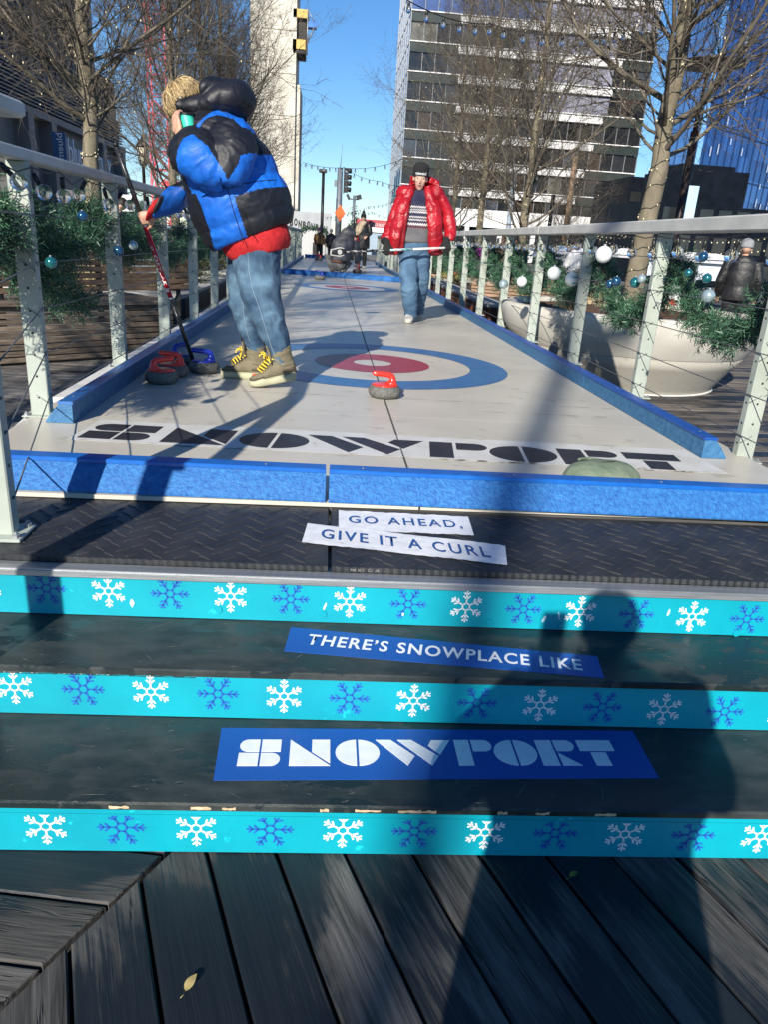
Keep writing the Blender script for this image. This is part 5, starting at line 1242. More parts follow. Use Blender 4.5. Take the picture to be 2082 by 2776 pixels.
pn = thing('light_panel', 'tall pale blue glass panel in front of the dark reflection block', 'panel', tuple(at(1878, 575, 45))); mb = MB(); pxbox(mb, 1852, 505, 1898, 600, 44.8, .3); mb.build('panel', M('pale_panel', (.35, .52, .66), (.45, .62, .74), .6, rough=.3), pn)  # plain pale blue panel without emission
block('far_building', 'small dark building between the office block and the blue tower', 1712, 478, 1800, 75, 10, m_nv)

# ================================================================== STREET FURNITURE
m_pole = M('pole_dark', (.018, .016, .015), rough=.45); m_gal = M('galvanised', (.12, .14, .17), (.17, .19, .22), 5, rough=.5, metal=.3)
def pole_to(mb, px, py, Y, r, z0=0.0, r2=None):
    p = at(px, py, Y); mb.tube([(p.x, Y, z0), (p.x, Y, p.z)], [r, r2 or r], 12); return p
t = thing('shadow_pole', 'unseen grey pole added far behind the viewer for its soft shadow across the lane', 'street light', (-5.64, -14.9, 0))  # added pole and head, out of view, to lay a shadow band on the lane
mb = MB(); mb.tube([(-5.64, -14.9, 0), (-5.64, -14.9, 12.6)], [.085, .07], 16); mb.build('pole', m_gal, t); mb = MB(); mb.box((-5.4, -14.9, 12.65), (.8, .3, .14), bev=.03); mb.build('lamp_head', m_gal, t)
t = thing('street_light', 'tall dark street light with a flat round disc head by the round planter', 'street light', (5.42, 12, 0))
mb = MB(); mb.tube([(5.42, 12, 0), (5.42, 12, 3.2)], [.075, .062], 14); mb.tube([(5.42, 12, 3.2), (5.42, 12, 3.55)], [.04, .03], 10); mb.tube([(5.42, 12, 3.5), (5.43, 12, 4.05)], .02, 8); mb.build('pole', M('pole_bronze', (.035, .022, .018), rough=.4, metal=.4), t)
mb = MB(); mb.lathe([(0, 4.04), (.30, 4.05), (.50, 4.075), (.505, 4.09), (.3, 4.13), (0, 4.15)], (5.47, 12, 0), 40); mb.build('disc', M('disc_grey', (.10, .085, .075), rough=.5), t)
t = thing('traffic_light', 'grey traffic signal mast with a black signal head and an orange diamond sign', 'traffic light', (.33, 38, 0))
mb = MB(); p = pole_to(mb, 922, 455, 38, .16, 0, .13); mb.tube([p, p + Vector((.06, 0, 1.0))], [.02, .008], 6); mb.build('mast', m_gal, t)
mb = MB(); top = p.z
for k in range(4):
    z = top - .12 - k * .27; mb.box((p.x + .30, 38, z), (.20, .2, .25), bev=.02); mb.tube([(p.x + .36, 38, z + .02), (p.x + .52, 37.95, z)], [.105, .11], 10)
mb.box((p.x + .20, 38, top - .55), (.05, .1, 1.1)); mb.build('signal_head', m_blk, t)
mb = MB(); mb.box((p.x - .20, 38, top - .68), (.12, .15, .28)); mb.build('control_box', m_gal, t)
sg_ = at(921, 578, 37.8); mb = MB(); s_ = .36
mb.add([(sg_.x, 37.78, sg_.z - s_ * 1.05), (sg_.x + s_ * .72, 37.78, sg_.z), (sg_.x, 37.78, sg_.z + s_ * 1.05), (sg_.x - s_ * .72, 37.78, sg_.z), (sg_.x, 37.82, sg_.z - s_ * 1.05), (sg_.x + s_ * .72, 37.82, sg_.z), (sg_.x, 37.82, sg_.z + s_ * 1.05), (sg_.x - s_ * .72, 37.82, sg_.z)], [(0, 1, 2, 3), (7, 6, 5, 4), (0, 4, 5, 1), (1, 5, 6, 2), (2, 6, 7, 3), (3, 7, 4, 0)]); mb.build('orange_sign', M('sign_orange', (.62, .12, .02), rough=.6), t)
t = thing('street_lamp', 'thin black street lamp with a box head before the white kiosk', 'street light', (-.40, 34, 0)); mb = MB(); p = pole_to(mb, 876, 468, 34, .075, 0, .06); mb.build('pole', m_pole, t)
mb = MB(); mb.box((p.x - .02, 34, p.z + .06), (.34, .34, .14), bev=.03); mb.build('lamp_head', M('lamp_head', (.10, .09, .07), rough=.5), t)
t = thing('flood_light', 'grey pole with two flood lights behind the far lane', 'street light', tuple(at(957, 600, 44))); t.location.z = 0; mb = MB(); p = pole_to(mb, 960, 530, 44, .08); mb.build('pole', m_gal, t)
mb = MB(); mb.box((p.x - .33, 44, p.z - .1), (.13, .2, .3), R=Matrix.Rotation(-.5, 3, 'Y')); mb.box((p.x + .25, 44, p.z - .08), (.28, .2, .24), R=Matrix.Rotation(-.3, 3, 'Y')); mb.tube([(p.x - .3, 44, p.z - .2), (p.x + .25, 44, p.z - .2)], .03, 6); mb.build('lamp_head', m_blk, t)
t = thing('mast', 'thin grey flag mast left of the traffic signal', 'pole', tuple(at(905, 650, 40))); t.location.z = 0; mb = MB(); p = pole_to(mb, 912, 538, 40, .035); mb.build('pole', m_gal, t)
mb = MB(); c = at(910, 596, 39.9); mb.box(c, (.16, .12, .12)); mb.build('junction_box', m_gal, t)
def lantern(label, px, py, Y, ptop, s):
    c = at(px, py, Y); t = thing('lantern_post', label, 'street light', (c.x, Y, 0), 'black lantern posts'); mb = MB(); mb.lathe([(.09 * s, 0), (.05 * s, .5), (.045 * s, c.z - .3 * s), (.10 * s, c.z - .28 * s), (.11 * s, c.z - .22 * s)], (c.x, Y, 0), 12); mb.build('post', m_pole, t)
    f = MB()
    for k in range(6): a = 2 * PI * k / 6; f.tube([(c.x + .11 * s * math.cos(a), Y + .11 * s * math.sin(a), c.z - .22 * s), (c.x + .17 * s * math.cos(a), Y + .17 * s * math.sin(a), c.z + .2 * s)], .014 * s, 5)
    f.lathe([(.19 * s, c.z + .2 * s), (.19 * s, c.z + .23 * s), (.12 * s, c.z + .34 * s), (.05 * s, c.z + .38 * s), (.03 * s, c.z + .46 * s), (0, c.z + .52 * s)], (c.x, Y, 0), 12); f.build('lantern_frame', m_pole, t)
    g_ = MB(); g_.lathe([(.09 * s, c.z - .2 * s), (.15 * s, c.z + .18 * s)], (c.x, Y, 0), 12); g_.build('lantern_glass', M('lantern_glass', (.5, .47, .36), rough=.3), t)
lantern('old fashioned black lantern post left of the man in the blue jacket', 386, 420, 20, 0, .85)
lantern('old fashioned lantern post in front of the glass office block', 1441, 512, 27, 0, 1.0)
t = thing('wooden_pole', 'bare wooden utility pole before the glass office block', 'pole', tuple(at(1555, 470, 34))); t.location.z = 0; mb = MB(); pole_to(mb, 1562, 425, 34, .13, 0, .11); mb.build('pole', M('pole_wood', (.30, .19, .12), (.38, .25, .16), 6, rough=.85), t)
t = thing('bollard_light', 'short black post left of the wooden pole', 'pole', tuple(at(1500, 530, 24))); t.location.z = 0; mb = MB(); pole_to(mb, 1502, 528, 24, .06); mb.build('pole', m_pole, t)
t = thing('steel_pole', 'pale blue grey steel pole beside the second right tree', 'pole', tuple(at(1388, 560, 22))); t.location.z = 0; mb = MB(); pole_to(mb, 1396, 470, 22, .07); mb.build('pole', M('pole_grey', (.30, .36, .42), rough=.5), t)
# kiosk
m_ki = M('kiosk_white', (.30, .32, .35), (.36, .38, .41), 2, rough=.6)
t = thing('kiosk', 'white market kiosk with black bouncing letters and a garland over its hatch', 'kiosk', (-1.6, 40, 0)); kx0, kx1, kz = -4.6, .02, 2.52
mb = MB(); mb.box(((kx0 + kx1) / 2, 41.2, kz / 2), (kx1 - kx0, 2.4, kz)); mb.build('kiosk_body', m_ki, t)
mb = MB(); mb.box((-.85, 39.97, 1.0), (1.15, .06, 1.35)); mb.build('hatch', M('hatch', (.42, .43, .44), rough=.5), t)
mb = MB(); mb.box((-.75, 39.94, .75), (.3, .04, .7)); mb.build('hatch_opening', m_blk, t)
word = 'BONBONBON'; xs = np.linspace(-2.0, -.28, 9)
for i, ch in enumerate(word):
    put_text(ch, Matrix(((1, 0, 0, xs[i]), (0, 0, -1, 39.985), (0, 1, 0, 1.98 - .03 * i + (.05 if i % 3 == 1 else 0)), (0, 0, 0, 1))), m_blk, t, 'letter', fit=(.17, .36), offset=.05)
P = [(-1.5, 39.9, 1.45), (-1.45, 39.85, 1.72), (-1.1, 39.85, 1.82), (-.6, 39.85, 1.80), (-.25, 39.85, 1.68), (-.18, 39.85, 1.4), (-.15, 39.88, .9)]
garland('thin garland with lights arched over the kiosk hatch', [Vector(p) for p in P], .16, 160, 600, w=.02)
block('grey_hut', 'small grey roofed market hut behind the crouching person', 905, 640, 965, 37, 2, M('hut_grey', (.22, .22, .21), rough=.8))
mb = MB(); a = at(918, 640, 36.9); b = at(972, 645, 36.9); zt = at(945, 607, 36.9).z; V = [(a.x, 36.8, a.z), (b.x, 36.8, a.z), ((a.x + b.x) / 2, 36.8, zt), (a.x, 39, a.z), (b.x, 39, a.z), ((a.x + b.x) / 2, 39, zt)]
mb.add(V, [(0, 1, 2), (5, 4, 3), (0, 2, 5, 3), (1, 4, 5, 2)]); mb.build('hut_roof', M('roof_shingle', (.10, .10, .10), (.16, .155, .15), 20, rough=.9), label='dark pitched roof of the hut right of the traffic signal mast', cat='roof')
t = thing('banner_arch', 'red market banner spanning behind the far end of the lanes', 'banner', tuple(at(1040, 610, 42))); mb = MB(); a = at(966, 593, 42); b = at(1150, 622, 42); zt = a.z; zb = at(966, 613, 42).z
mb.add([(a.x, 42, zb), (b.x, 42, zb - .02), (b.x, 42, zt - .02), (a.x, 42, zt), (a.x, 42.06, zb), (b.x, 42.06, zb), (b.x, 42.06, zt), (a.x, 42.06, zt)], [(0, 1, 2, 3), (7, 6, 5, 4), (3, 2, 6, 7), (0, 4, 5, 1)]); mb.build('banner', M('banner_red', (.33, .04, .06), (.40, .06, .08), 2, rough=.7), t)
mb = MB()
for x in (a.x + .05, b.x - .05): mb.tube([(x, 42.1, 0), (x, 42.1, zt + .05)], .06, 8)
mb.build('banner_post', m_gal, t)
xc = at(1025, 600, 42).x; put_text('HOLIDAY MARKETS', Matrix(((1, 0, 0, xc), (0, 0, -1, 41.99), (0, 1, 0, zt - .14), (0, 0, 0, 1))), M('banner_text_dim', (.50, .16, .15), rough=.7), t, fit=(1.9, .15))
put_text('DISTRICT', Matrix(((1, 0, 0, xc + .05), (0, 0, -1, 41.99), (0, 1, 0, zb + .12), (0, 0, 0, 1))), m_let, t, fit=(.9, .14))
t = thing('container', 'pale blue grey container below the red banner', 'container', tuple(at(1040, 650, 45))); t.location.z = 0; mb = MB(); pxbox(mb, 990, 628, 1110, 690, 45, 3); mb.build('container_body', M('container', (.24, .32, .40), (.28, .36, .44), 3, rough=.6), t)
mb = MB(); pxbox(mb, 988, 618, 1112, 628, 44.9, 3.2); mb.build('container_top', m_white2, t)
shrub('tall clipped dark green column beside the red banner', tuple(Vector((at(956, 640, 37.5).x, 37.5, .2))), (.30, .3, 2.2), 2600, m_dkg, 71, .10, twigs=120, cat='topiary', name='topiary')
# market tents on the right
def tent(label, px0, px1, ptop, peave, pbot, Y):
    a = at(px0, peave, Y); b = at(px1, peave, Y); zt = at((px0 + px1) / 2, ptop, Y).z; zb = max(at(px0, pbot, Y).z, .05); t = thing('market_tent', label, 'tent', ((a.x + b.x) / 2, Y, 0), 'white market tents'); D = 3.0; e = .12
    r = MB(); c = ((a.x + b.x) / 2); V = [(a.x - e, Y - e, a.z), (b.x + e, Y - e, a.z), (b.x + e, Y + D, a.z), (a.x - e, Y + D, a.z), (a.x + (b.x - a.x) * .2, Y + D / 2, zt), (b.x - (b.x - a.x) * .2, Y + D / 2, zt)]
    r.add(V, [(0, 1, 5, 4), (1, 2, 5), (2, 3, 4, 5), (3, 0, 4), (3, 2, 1, 0)]); r.build('tent_roof', M('tent_white', (.74, .74, .74), (.80, .80, .80), 2, rough=.7), t)
    w = MB(); w.box((c, Y + .05, (a.z + zb) / 2), (b.x - a.x, .04, a.z - zb - .02)); w.build('tent_wall', M('tent_wall', (.45, .50, .56), (.55, .60, .66), 2, rough=.7), t)
    q = MB()
    for x in (a.x, b.x): q.tube([(x, Y, 0), (x, Y, a.z)], .03, 6)
    q.build('tent_leg', m_gal, t)
tent('white market tent seen left of the tree in the round planter', 1500, 1632, 668, 700, 735, 26)
tent('white market tent seen right of the tree in the round planter', 1712, 1800, 676, 700, 745, 24)
tent('white market tent near the right edge behind the garland', 1895, 2040, 688, 712, 760, 23)
t = thing('signboard', 'standing poster board with a red dot behind the round planter', 'sign', tuple(at(1825, 800, 12.2))); t.location.z = 0
mb = MB(); a = at(1800, 850, 12.2); b = at(1843, 772, 12.2); mb.box(((a.x + b.x) / 2, 12.2, (a.z + b.z) / 2), (.34, .05, b.z - a.z + .04)); mb.build('board_frame', m_blk, t)
mb = MB(); mb.box(((a.x + b.x) / 2 - .015, 12.17, (a.z + b.z) / 2), (.29, .02, b.z - a.z - .02)); mb.build('poster', m_white2, t)
mb = MB(); mb.lathe([(0, 0), (.085, 0), (.085, .004)], (0, 0, 0), 24); mb.xf(Matrix.Translation((b.x - .09, 12.155, a.z + .16)) @ Matrix.Rotation(PI / 2, 4, 'X')); mb.build('red_dot', M('dot_red', (.5, .03, .02), rough=.6), t)
put_text('SNOWPORT', Matrix(((1, 0, 0, (a.x + b.x) / 2 - .03), (0, 0, -1, 12.155), (0, 1, 0, b.z - .10), (0, 0, 0, 1))), m_blk, t, fit=(.22, .04))
t = thing('menu_sign', 'white sign with the word Oden behind the left railing', 'sign', tuple(at(325, 550, 15))); mb = MB(); a = at(296, 570, 15); b = at(362, 530, 15); mb.box(((a.x + b.x) / 2, 15, (a.z + b.z) / 2), (b.x - a.x, .05, abs(b.z - a.z))); mb.build('sign_board', m_white2, t)
put_text('Oden', Matrix(((1, 0, 0, (a.x + b.x) / 2 + .02), (0, 0, -1, 14.97), (0, 1, 0, (a.z + b.z) / 2 - .02), (0, 0, 0, 1))), m_blk, t, fit=(.34, .11))
mb = MB(); mb.box(((a.x + b.x) / 2, 15.3, a.z / 2), (b.x - a.x + .8, .5, a.z + .4)); mb.build('stall_counter', M('stall_counter', (.10, .13, .16), (.14, .17, .2), 3, rough=.7), t)
t = thing('red_crate', 'small red crate on the far right planter', 'crate', tuple(at(1240, 735, 21))); mb = MB(); a = at(1229, 745, 21); b = at(1252, 730, 21); mb.box(((a.x + b.x) / 2, 21, (a.z + b.z) / 2), (b.x - a.x, .3, b.z - a.z), bev=.01)
mb.build('crate_box', M('crate_red', (.5, .02, .02), rough=.6), t)
h_ = MB()
for dx in (-.05, .05): h_.tube([(t.location.x + dx, 20.85, b.z), (t.location.x + dx, 20.85, b.z + .06)], .012, 5)
h_.build('crate_handle', M('crate_red'), t)
def van(label, px, py, Y, w, h, m):
    p = at(px, py, Y); t = thing('parked_car', label, 'car', (p.x, Y, 0), 'cars parked beyond the market'); mb = MB(); mb.box((p.x, Y, .62), (w, 1.7, .62), bev=.12); mb.box((p.x - .1, Y, 1.16), (w * .58, 1.45, .5), bev=.14); mb.build('body', m, t)
    g_ = MB(); g_.box((p.x - .1, Y - .735, 1.16), (w * .5, .02, .32), bev=.0); g_.build('side_window', m_gd, t)
    for dx in (-w * .3, w * .3):
        k = MB(); k.lathe([(.30, -.1), (.32, 0), (.30, .1)], (0, 0, 0), 20); k.xf(Matrix.Translation((p.x + dx, Y - .8, .32)) @ Matrix.Rotation(PI / 2, 4, 'X')); k.build('wheel', m_blk, t)
m_cb = M('car_blue', (.22, .27, .36), rough=.3, coat=.5)
van('pale blue car parked beyond the left planters', 470, 640, 27, 4.2, 1.4, m_cb); van('silver car parked beyond the left planters, near the fourth railing post', 640, 690, 33, 4.2, 1.4, M('car_silver', (.38, .40, .43), rough=.3, coat=.5))
# overhead strings of bulbs
def overhead(label, pts, n, r, seed, bulbs=True):
    q = random.Random(seed); t = thing('overhead_lights', label, 'string lights', tuple(pts[0]), 'strings of bulbs overhead'); W_ = []; bm_ = 0
    for a, b in zip(pts, pts[1:]):
        a = Vector(a); b = Vector(b); sag = (b - a).length * .045
        for i in range(17): u = i / 16; W_.append(a + (b - a) * u - Vector((0, 0, sag * 4 * u * (1 - u))))
    w = MB(); w.tube(W_, r * .16, 5); w.build('wire', m_blk, t)
    L = len(W_)
    for i in range(n):
        f = (i + .5) / n * (L - 1); j = min(int(f), L - 2); p = W_[j] + (W_[j + 1] - W_[j]) * (f - j); s = MB(); s.lathe([(r * .3, 0), (r * .42, -r * .3), (r * .42, -r * 1.2), (r * .3, -r * 1.3)], p, 8); o = s.build('bulb_socket', m_blk, t)
        g_ = MB(); g_.ball(p - Vector((0, 0, r * 2.1)), (r * .8, r * .8, r), 8, 6); g_.build('bulb', m_glass if r > .03 else m_warm, o)
overhead('string of clear bulbs slung high across the glass office block', [at(1085, -12, 8.5), at(1330, 65, 9.5), at(1620, 92, 9.4), at(1760, 60, 9.3)], 17, .035, 1)
overhead('string of bulbs across the sky from the signal mast to the right tree', [at(820, 440, 30), at(930, 455, 30), at(1120, 420, 27)], 14, .045, 2)
overhead('second string of bulbs dipping below the first beside the signal mast', [at(930, 452, 31), at(1030, 492, 29), at(1130, 500, 27)], 10, .045, 3)
overhead('lower far string of bulbs over the red banner', [at(880, 590, 38), at(1000, 560, 38), at(1130, 520, 36)], 22, .035, 4)
overhead('lowest far string of bulbs over the red banner', [at(940, 575, 38), at(1010, 575, 38), at(1120, 600, 36)], 16, .035, 5)
overhead('white dotted lights strung in front of the office block base', [at(1380, 545, 24), at(1540, 610, 22), at(1700, 640, 20)], 30, .022, 6)
overhead('white dotted lights strung above the market tents, upper row', [at(1600, 600, 20), at(1800, 640, 17), at(2100, 640, 16)], 40, .018, 7)
overhead('white dotted lights strung above the market tents, lower row', [at(1600, 630, 20), at(1790, 668, 17), at(2100, 672, 16)], 40, .018, 8)
# ================================================================== PEOPLE
m_skin = M('skin', (.52, .29, .20), (.60, .35, .25), 18, rough=.5, bump=.05, bscale=60); m_skin.node_tree.nodes['Principled BSDF'].inputs['Subsurface Weight'].default_value = .08; m_skin.node_tree.nodes['Principled BSDF'].inputs['Subsurface Radius'].default_value = (.02, .008, .004)
m_skin2 = M('skin_pale', (.56, .33, .24), (.62, .38, .28), 18, rough=.5)
m_lip = M('lip', (.36, .16, .13), rough=.5); m_eyew = M('eye_white', (.6, .58, .55), rough=.2); m_iris = M('iris', (.03, .02, .015), rough=.15)
m_hairb = M('blond_hair', (.22, .14, .06), (.62, .47, .25), 9, rough=.45, island=.5, lo=.3, hi=.62); m_haird = M('dark_hair', (.012, .009, .007), (.03, .022, .016), 20, rough=.5)
def puff(name, c1, c2, rough=.42, b=.55, sc=9):
    return M(name, c1, c2, 5, rough=rough, bump=b, bscale=sc, detail=7, spec=.45)
from mathutils import noise as _nz
def crease(a, f=9.0, st=1.0):
    """small folds of thin cloth: ridged noise along the normal"""
    def g(c):
        p = Vector((c[0] * f, c[1] * f, c[2] * f * st)); w = _nz.noise_vector(p * .7) * .8
        return a * ((.5 - abs(_nz.noise(p + w)) * 1.6) + .5 * (.5 - abs(_nz.noise((p + w) * 2.3)) * 1.6))
    return g
m_pblue = puff('shell_blue', (.004, .095, .48), (.008, .14, .60), .52); m_pblk = puff('shell_navy_black', (.005, .006, .011), (.010, .011, .018), .52); m_pred = puff('shell_red', (.33, .006, .014), (.43, .012, .022), .36, .9, 16)
m_pgrey = puff('shell_grey', (.07, .07, .078), (.11, .11, .12), .5, .5, 12)
m_lining = M('lining_orange', (.55, .06, .02), rough=.6); m_redknit = M('red_knit', (.42, .008, .012), (.52, .016, .02), 60, rough=.85, bump=.3, bscale=200)
m_den = M('denim', (.020, .055, .112), (.13, .235, .33), 5.5, rough=.85, bump=.3, bscale=220, lo=.36, hi=.68, c3=(.018, .042, .085), s3=5.0, lo3=.48, hi3=.66); m_den2 = M('denim_light', (.028, .075, .15), (.12, .22, .33), 5.0, rough=.85, bump=.25, bscale=200, lo=.3, hi=.75, c3=(.04, .09, .18), s3=4.0, lo3=.52, hi3=.7)
m_stitch = M('stitch', (.26, .33, .40), rough=.9); m_knitb = M('black_knit', (.010, .010, .011), (.02, .02, .021), 80, rough=.95, bump=.5, bscale=160)
m_blackcloth = M('black_cloth', (.008, .008, .010), (.018, .018, .02), 20, rough=.85); m_greycloth = M('grey_cloth', (.17, .165, .155), (.24, .23, .215), 14, rough=.9, bump=.2, bscale=80)
def hand(mb, wrist, fdir, pnorm, tside, s=1.0, curl=.5, m=0, tcurl=.4, spread=.05):
    """palm, four bent fingers and a thumb; fdir towards the finger tips, pnorm out of the palm, tside = +1/-1 side of the thumb"""
    f = Vector(fdir).normalized(); p = Vector(pnorm); p = (p - f * p.dot(f)).normalized(); sd = f.cross(p) * tside; w = Vector(wrist)
    mb.loft([(w - f * .02 * s, sd * .027 * s, p * .020 * s), (w + f * .02 * s, sd * .034 * s, p * .020 * s), (w + f * .06 * s, sd * .041 * s, p * .016 * s), (w + f * .092 * s, sd * .040 * s, p * .012 * s)], 12, 3, m)
    for i, (off, L) in enumerate(((.030, .072), (.010, .080), (-.011, .074), (-.030, .058))):
        a = w + f * (.088 - .006 * abs(off) / .03) * s + sd * off * s; d = (f + sd * off / .03 * spread).normalized(); P = [a - f * .012 * s, a]; c = curl * (1 + .08 * i)
        ang = 0
        for k, fr in enumerate((.46, .30, .24)):
            ang += c * (.9 if k == 0 else 1.15); dd_ = d * math.cos(ang) + p * math.sin(ang); P.append(P[-1] + dd_ * L * fr * s)
        mb.tube(P, [.0098 * s, .0096 * s, .0088 * s, .0080 * s, .0062 * s], 8, m)
    a = w + f * .022 * s + sd * .026 * s; d = (f * .62 + sd * .75 + p * .25).normalized(); P = [a - d * .01 * s, a]
    for k, L in enumerate((.042, .034, .026)):
        dd_ = (d + (p * .9 - sd * .5) * tcurl * k + f * .25 * k).normalized(); P.append(P[-1] + dd_ * L * s)
    mb.tube(P, [.014 * s, .0135 * s, .0115 * s, .0098 * s, .007 * s], 8, m)
def head(mb, c, f, u, s=1.0, m=0):
    """skull, jaw, nose, brow, ears; c = centre between the ears, f = where the face looks, u = up"""
    f = Vector(f).normalized(); u = Vector(u); u = (u - f * u.dot(f)).normalized(); r = f.cross(u); c = Vector(c); R = Matrix((r, f, u)).transposed()
    q = lambda x, y, z: c + (r * x + f * y + u * z) * s
    mb.ball(q(0, -.012, .03), (.074 * s, .094 * s, .092 * s), 24, 16, m, R)
    mb.loft([(q(0, .030, .055), r * .058 * s, f * .055 * s), (q(0, .032, .0), r * .063 * s, f * .058 * s), (q(0, .034, -.05), r * .055 * s, f * .052 * s), (q(0, .045, -.092), r * .034 * s, f * .034 * s), (q(0, .055, -.112), r * .018 * s, f * .018 * s)], 16, 4, m)
    mb.loft([(q(0, .086, .026), r * .009 * s, u * .012 * s), (q(0, .100, .0), r * .010 * s, u * .012 * s), (q(0, .113, -.022), r * .014 * s, u * .010 * s), (q(0, .098, -.034), r * .016 * s, u * .007 * s)], 10, 3, m)
    mb.loft([(q(-.048, .070, .034), u * .009 * s, f * .014 * s), (q(0, .084, .036), u * .010 * s, f * .012 * s), (q(.048, .070, .034), u * .009 * s, f * .014 * s)], 8, 3, m)
    for sx in (-1, 1):
        mb.ball(q(sx * .076, -.008, .0), (.010 * s, .020 * s, .032 * s), 10, 8, m, R); mb.ball(q(sx * .040, .062, -.014), (.022 * s, .020 * s, .018 * s), 10, 8, m, R)
    return q, R
def face_parts(q, R, t, s=1.0, brow=m_haird):
    e = MB(); i_ = MB(); b = MB(); l_ = MB()
    for sx in (-1, 1):
        e.ball(q(sx * .031, .080, .014), (.0135 * s, .010 * s, .0075 * s), 12, 8, 0, R); i_.ball(q(sx * .031, .0885, .0135), (.0055 * s, .003 * s, .0055 * s), 10, 6, 0, R)
        b.tube([q(sx * .014, .094, .036), q(sx * .032, .092, .042), q(sx * .050, .080, .036)], [.004 * s, .0045 * s, .002 * s], 6)
    l_.tube([q(-.024, .083, -.062), q(-.010, .092, -.058), q(0, .093, -.060), q(.010, .092, -.058), q(.024, .083, -.062)], [.001 * s, .003 * s, .003 * s, .003 * s, .001 * s], 6)
    l_.tube([q(-.020, .083, -.066), q(0, .092, -.070), q(.020, .083, -.066)], [.001 * s, .004 * s, .001 * s], 6)
    e.build('eye', m_eyew, t); i_.build('iris', m_iris, t); b.build('eyebrow', brow, t); l_.build('mouth', m_lip, t)
def inpoly(x, z, poly):
    c = False; j = len(poly) - 1
    for i in range(len(poly)):
        xi, zi = poly[i]; xj, zj = poly[j]
        if (zi > z) != (zj > z) and x < (xj - xi) * (z - zi) / (zj - zi) + xi: c = not c
        j = i
    return c
def recolour(o, fn):
    off = wloc(o); me = o.data; mi = [fn(p.center + off, p.material_index) for p in me.polygons]; me.polygons.foreach_set('material_index', mi)

# ------------------------------------------------------------------ the player with the broom (blue and black down jacket)
YA = 4.62
def A_(px, py, dy=0.0): return at(px, py, YA + dy)
XV = Vector((1, 0, 0)); YV = Vector((0, 1, 0)); ZV = Vector((0, 0, 1)); K = 1 / 437.0
def secs(rows):
    """rows: (px, py, half width px, half depth m, dy, tilt of the cross axis in px per px)"""
    out = []
    for px, py, hw, hd, dy, tl in rows:
        a = Vector((1, 0, tl)).normalized() * hw * K; out.append((A_(px, py, dy), a, YV * hd))
    return out
toeL = onz(675, 1050, LZ); p1 = thing('person', 'person in a blue and black jacket sipping from a mint cup and holding a broom', 'person', (A_(690, 900).x, 4.55, LZ))
body = MB()
hc = A_(508, 300, -.02); hf = Vector((-.80, -.10, -.60)); hu = Vector((-.60, 0, .80))
qh, Rh = head(body, hc, hf, hu, .95)
body.loft([(hc + Vector((.03, 0, -.05)), XV * .055, YV * .055), (A_(555, 345), XV * .07, YV * .075), (A_(595, 400), XV * .11, YV * .17), (A_(640, 540), XV * .11, YV * .15), (A_(685, 650), XV * .09, YV * .14), (A_(690, 720), XV * .08, YV * .14)], 18, 4)
wl = A_(487, 367, -.215); wr = A_(412, 572, .10)
for a, b, c in ((A_(600, 350, -.2), A_(596, 475, -.24), wl), (A_(575, 360, .2), A_(525, 505, .2), wr)):
    body.tube([a, (a + b) / 2, b, (b + c) / 2, c], [.06, .052, .045, .042, .030], 12)
hand(body, wl, Vector((-.30, .10, .95)), Vector((.75, .65, .1)), 1, .95, .50, tcurl=.3)
brd = (at(525, 985, 4.95) - at(311, 388, 4.72)).normalized(); bra = at(311, 388, 4.72); brb = at(527, 990, 4.95)
gp_ = bra + brd * ((at(388, 590, 4.72) - bra).dot(brd))                     # where the fist closes on the shaft
fd = Vector((-.93, -.05, -.25)); pn = Vector((.1, 1, .1)); wr2 = gp_ + Vector((.085, -.026, .012))
body.tube([wr, wr2], [.030, .027], 10); hand(body, wr2, fd, pn, 1, .95, .95, tcurl=.8)
for px0, dyy, pts in ((0, -.1, ((690, 690), (712, 840), (758, 960))), (0, .12, ((665, 690), (668, 840), (690, 945)))):
    P = [A_(*p, dyy) for p in pts]; body.tube([P[0], (P[0] + P[1]) / 2, P[1], (P[1] + P[2]) / 2, P[2]], [.09, .08, .06, .055, .04], 12)
bo_ = fuse('body', body, [m_skin], p1, voxel=.0055, smooth=2)
face_parts(qh, Rh, p1, 1.0, m_hairb)
# hair: tousled blond strands flowing from the crown over the brow
hr = MB(); qr = np.random.default_rng(3)
hr.ball(qh(0, -.018, .042), (.079, .095, .088), 24, 16, 1, Rh)
def onhead(th, ph, lift):
    x, y, z = math.sin(th) * math.cos(ph), math.sin(th) * math.sin(ph), math.cos(th); return qh((.078 + lift) * x, -.016 + (.098 + lift) * y, .040 + (.092 + lift) * z)
for i in range(2600):
    ph0 = qr.uniform(0, 2 * PI); th = abs(qr.normal()) * .35 + .04; ph = ph0 + qr.normal() * .2; front = max(0, math.sin(ph0)); L = (1.2 + .75 * front + qr.normal() * .25); P = []; n = 7; tw_ = qr.normal() * .25; lf = abs(qr.normal()) * .008
    for k in range(n):
        u = k / (n - 1); P.append(onhead(th + L * u, ph + tw_ * u, .004 + lf * (1 - (2 * u - 1) ** 2) * 1.6 + .012 * max(0, u - .75) * qr.uniform(.2, 3)))
    w = qr.uniform(.0012, .0028); hr.tube(P, [w * .7, w, w * 1.1, w, w * .9, w * .6, w * .15], 4)
for i in range(420):                                                       # loose ends standing away from the head
    ph = qr.uniform(0, 2 * PI); th = qr.uniform(.0, 1.3); a = onhead(th, ph, 0); b = onhead(th + .25, ph + qr.normal() * .3, .018 + qr.uniform(0, .02)); c = onhead(th + .5, ph + qr.normal() * .4, .02 + qr.uniform(0, .03)); hr.tube([a, b, c], [.0013, .0010, .0003], 3)
hr.build('hair', [m_hairb, M('hair_root', (.06, .035, .018), rough=.6)], p1)
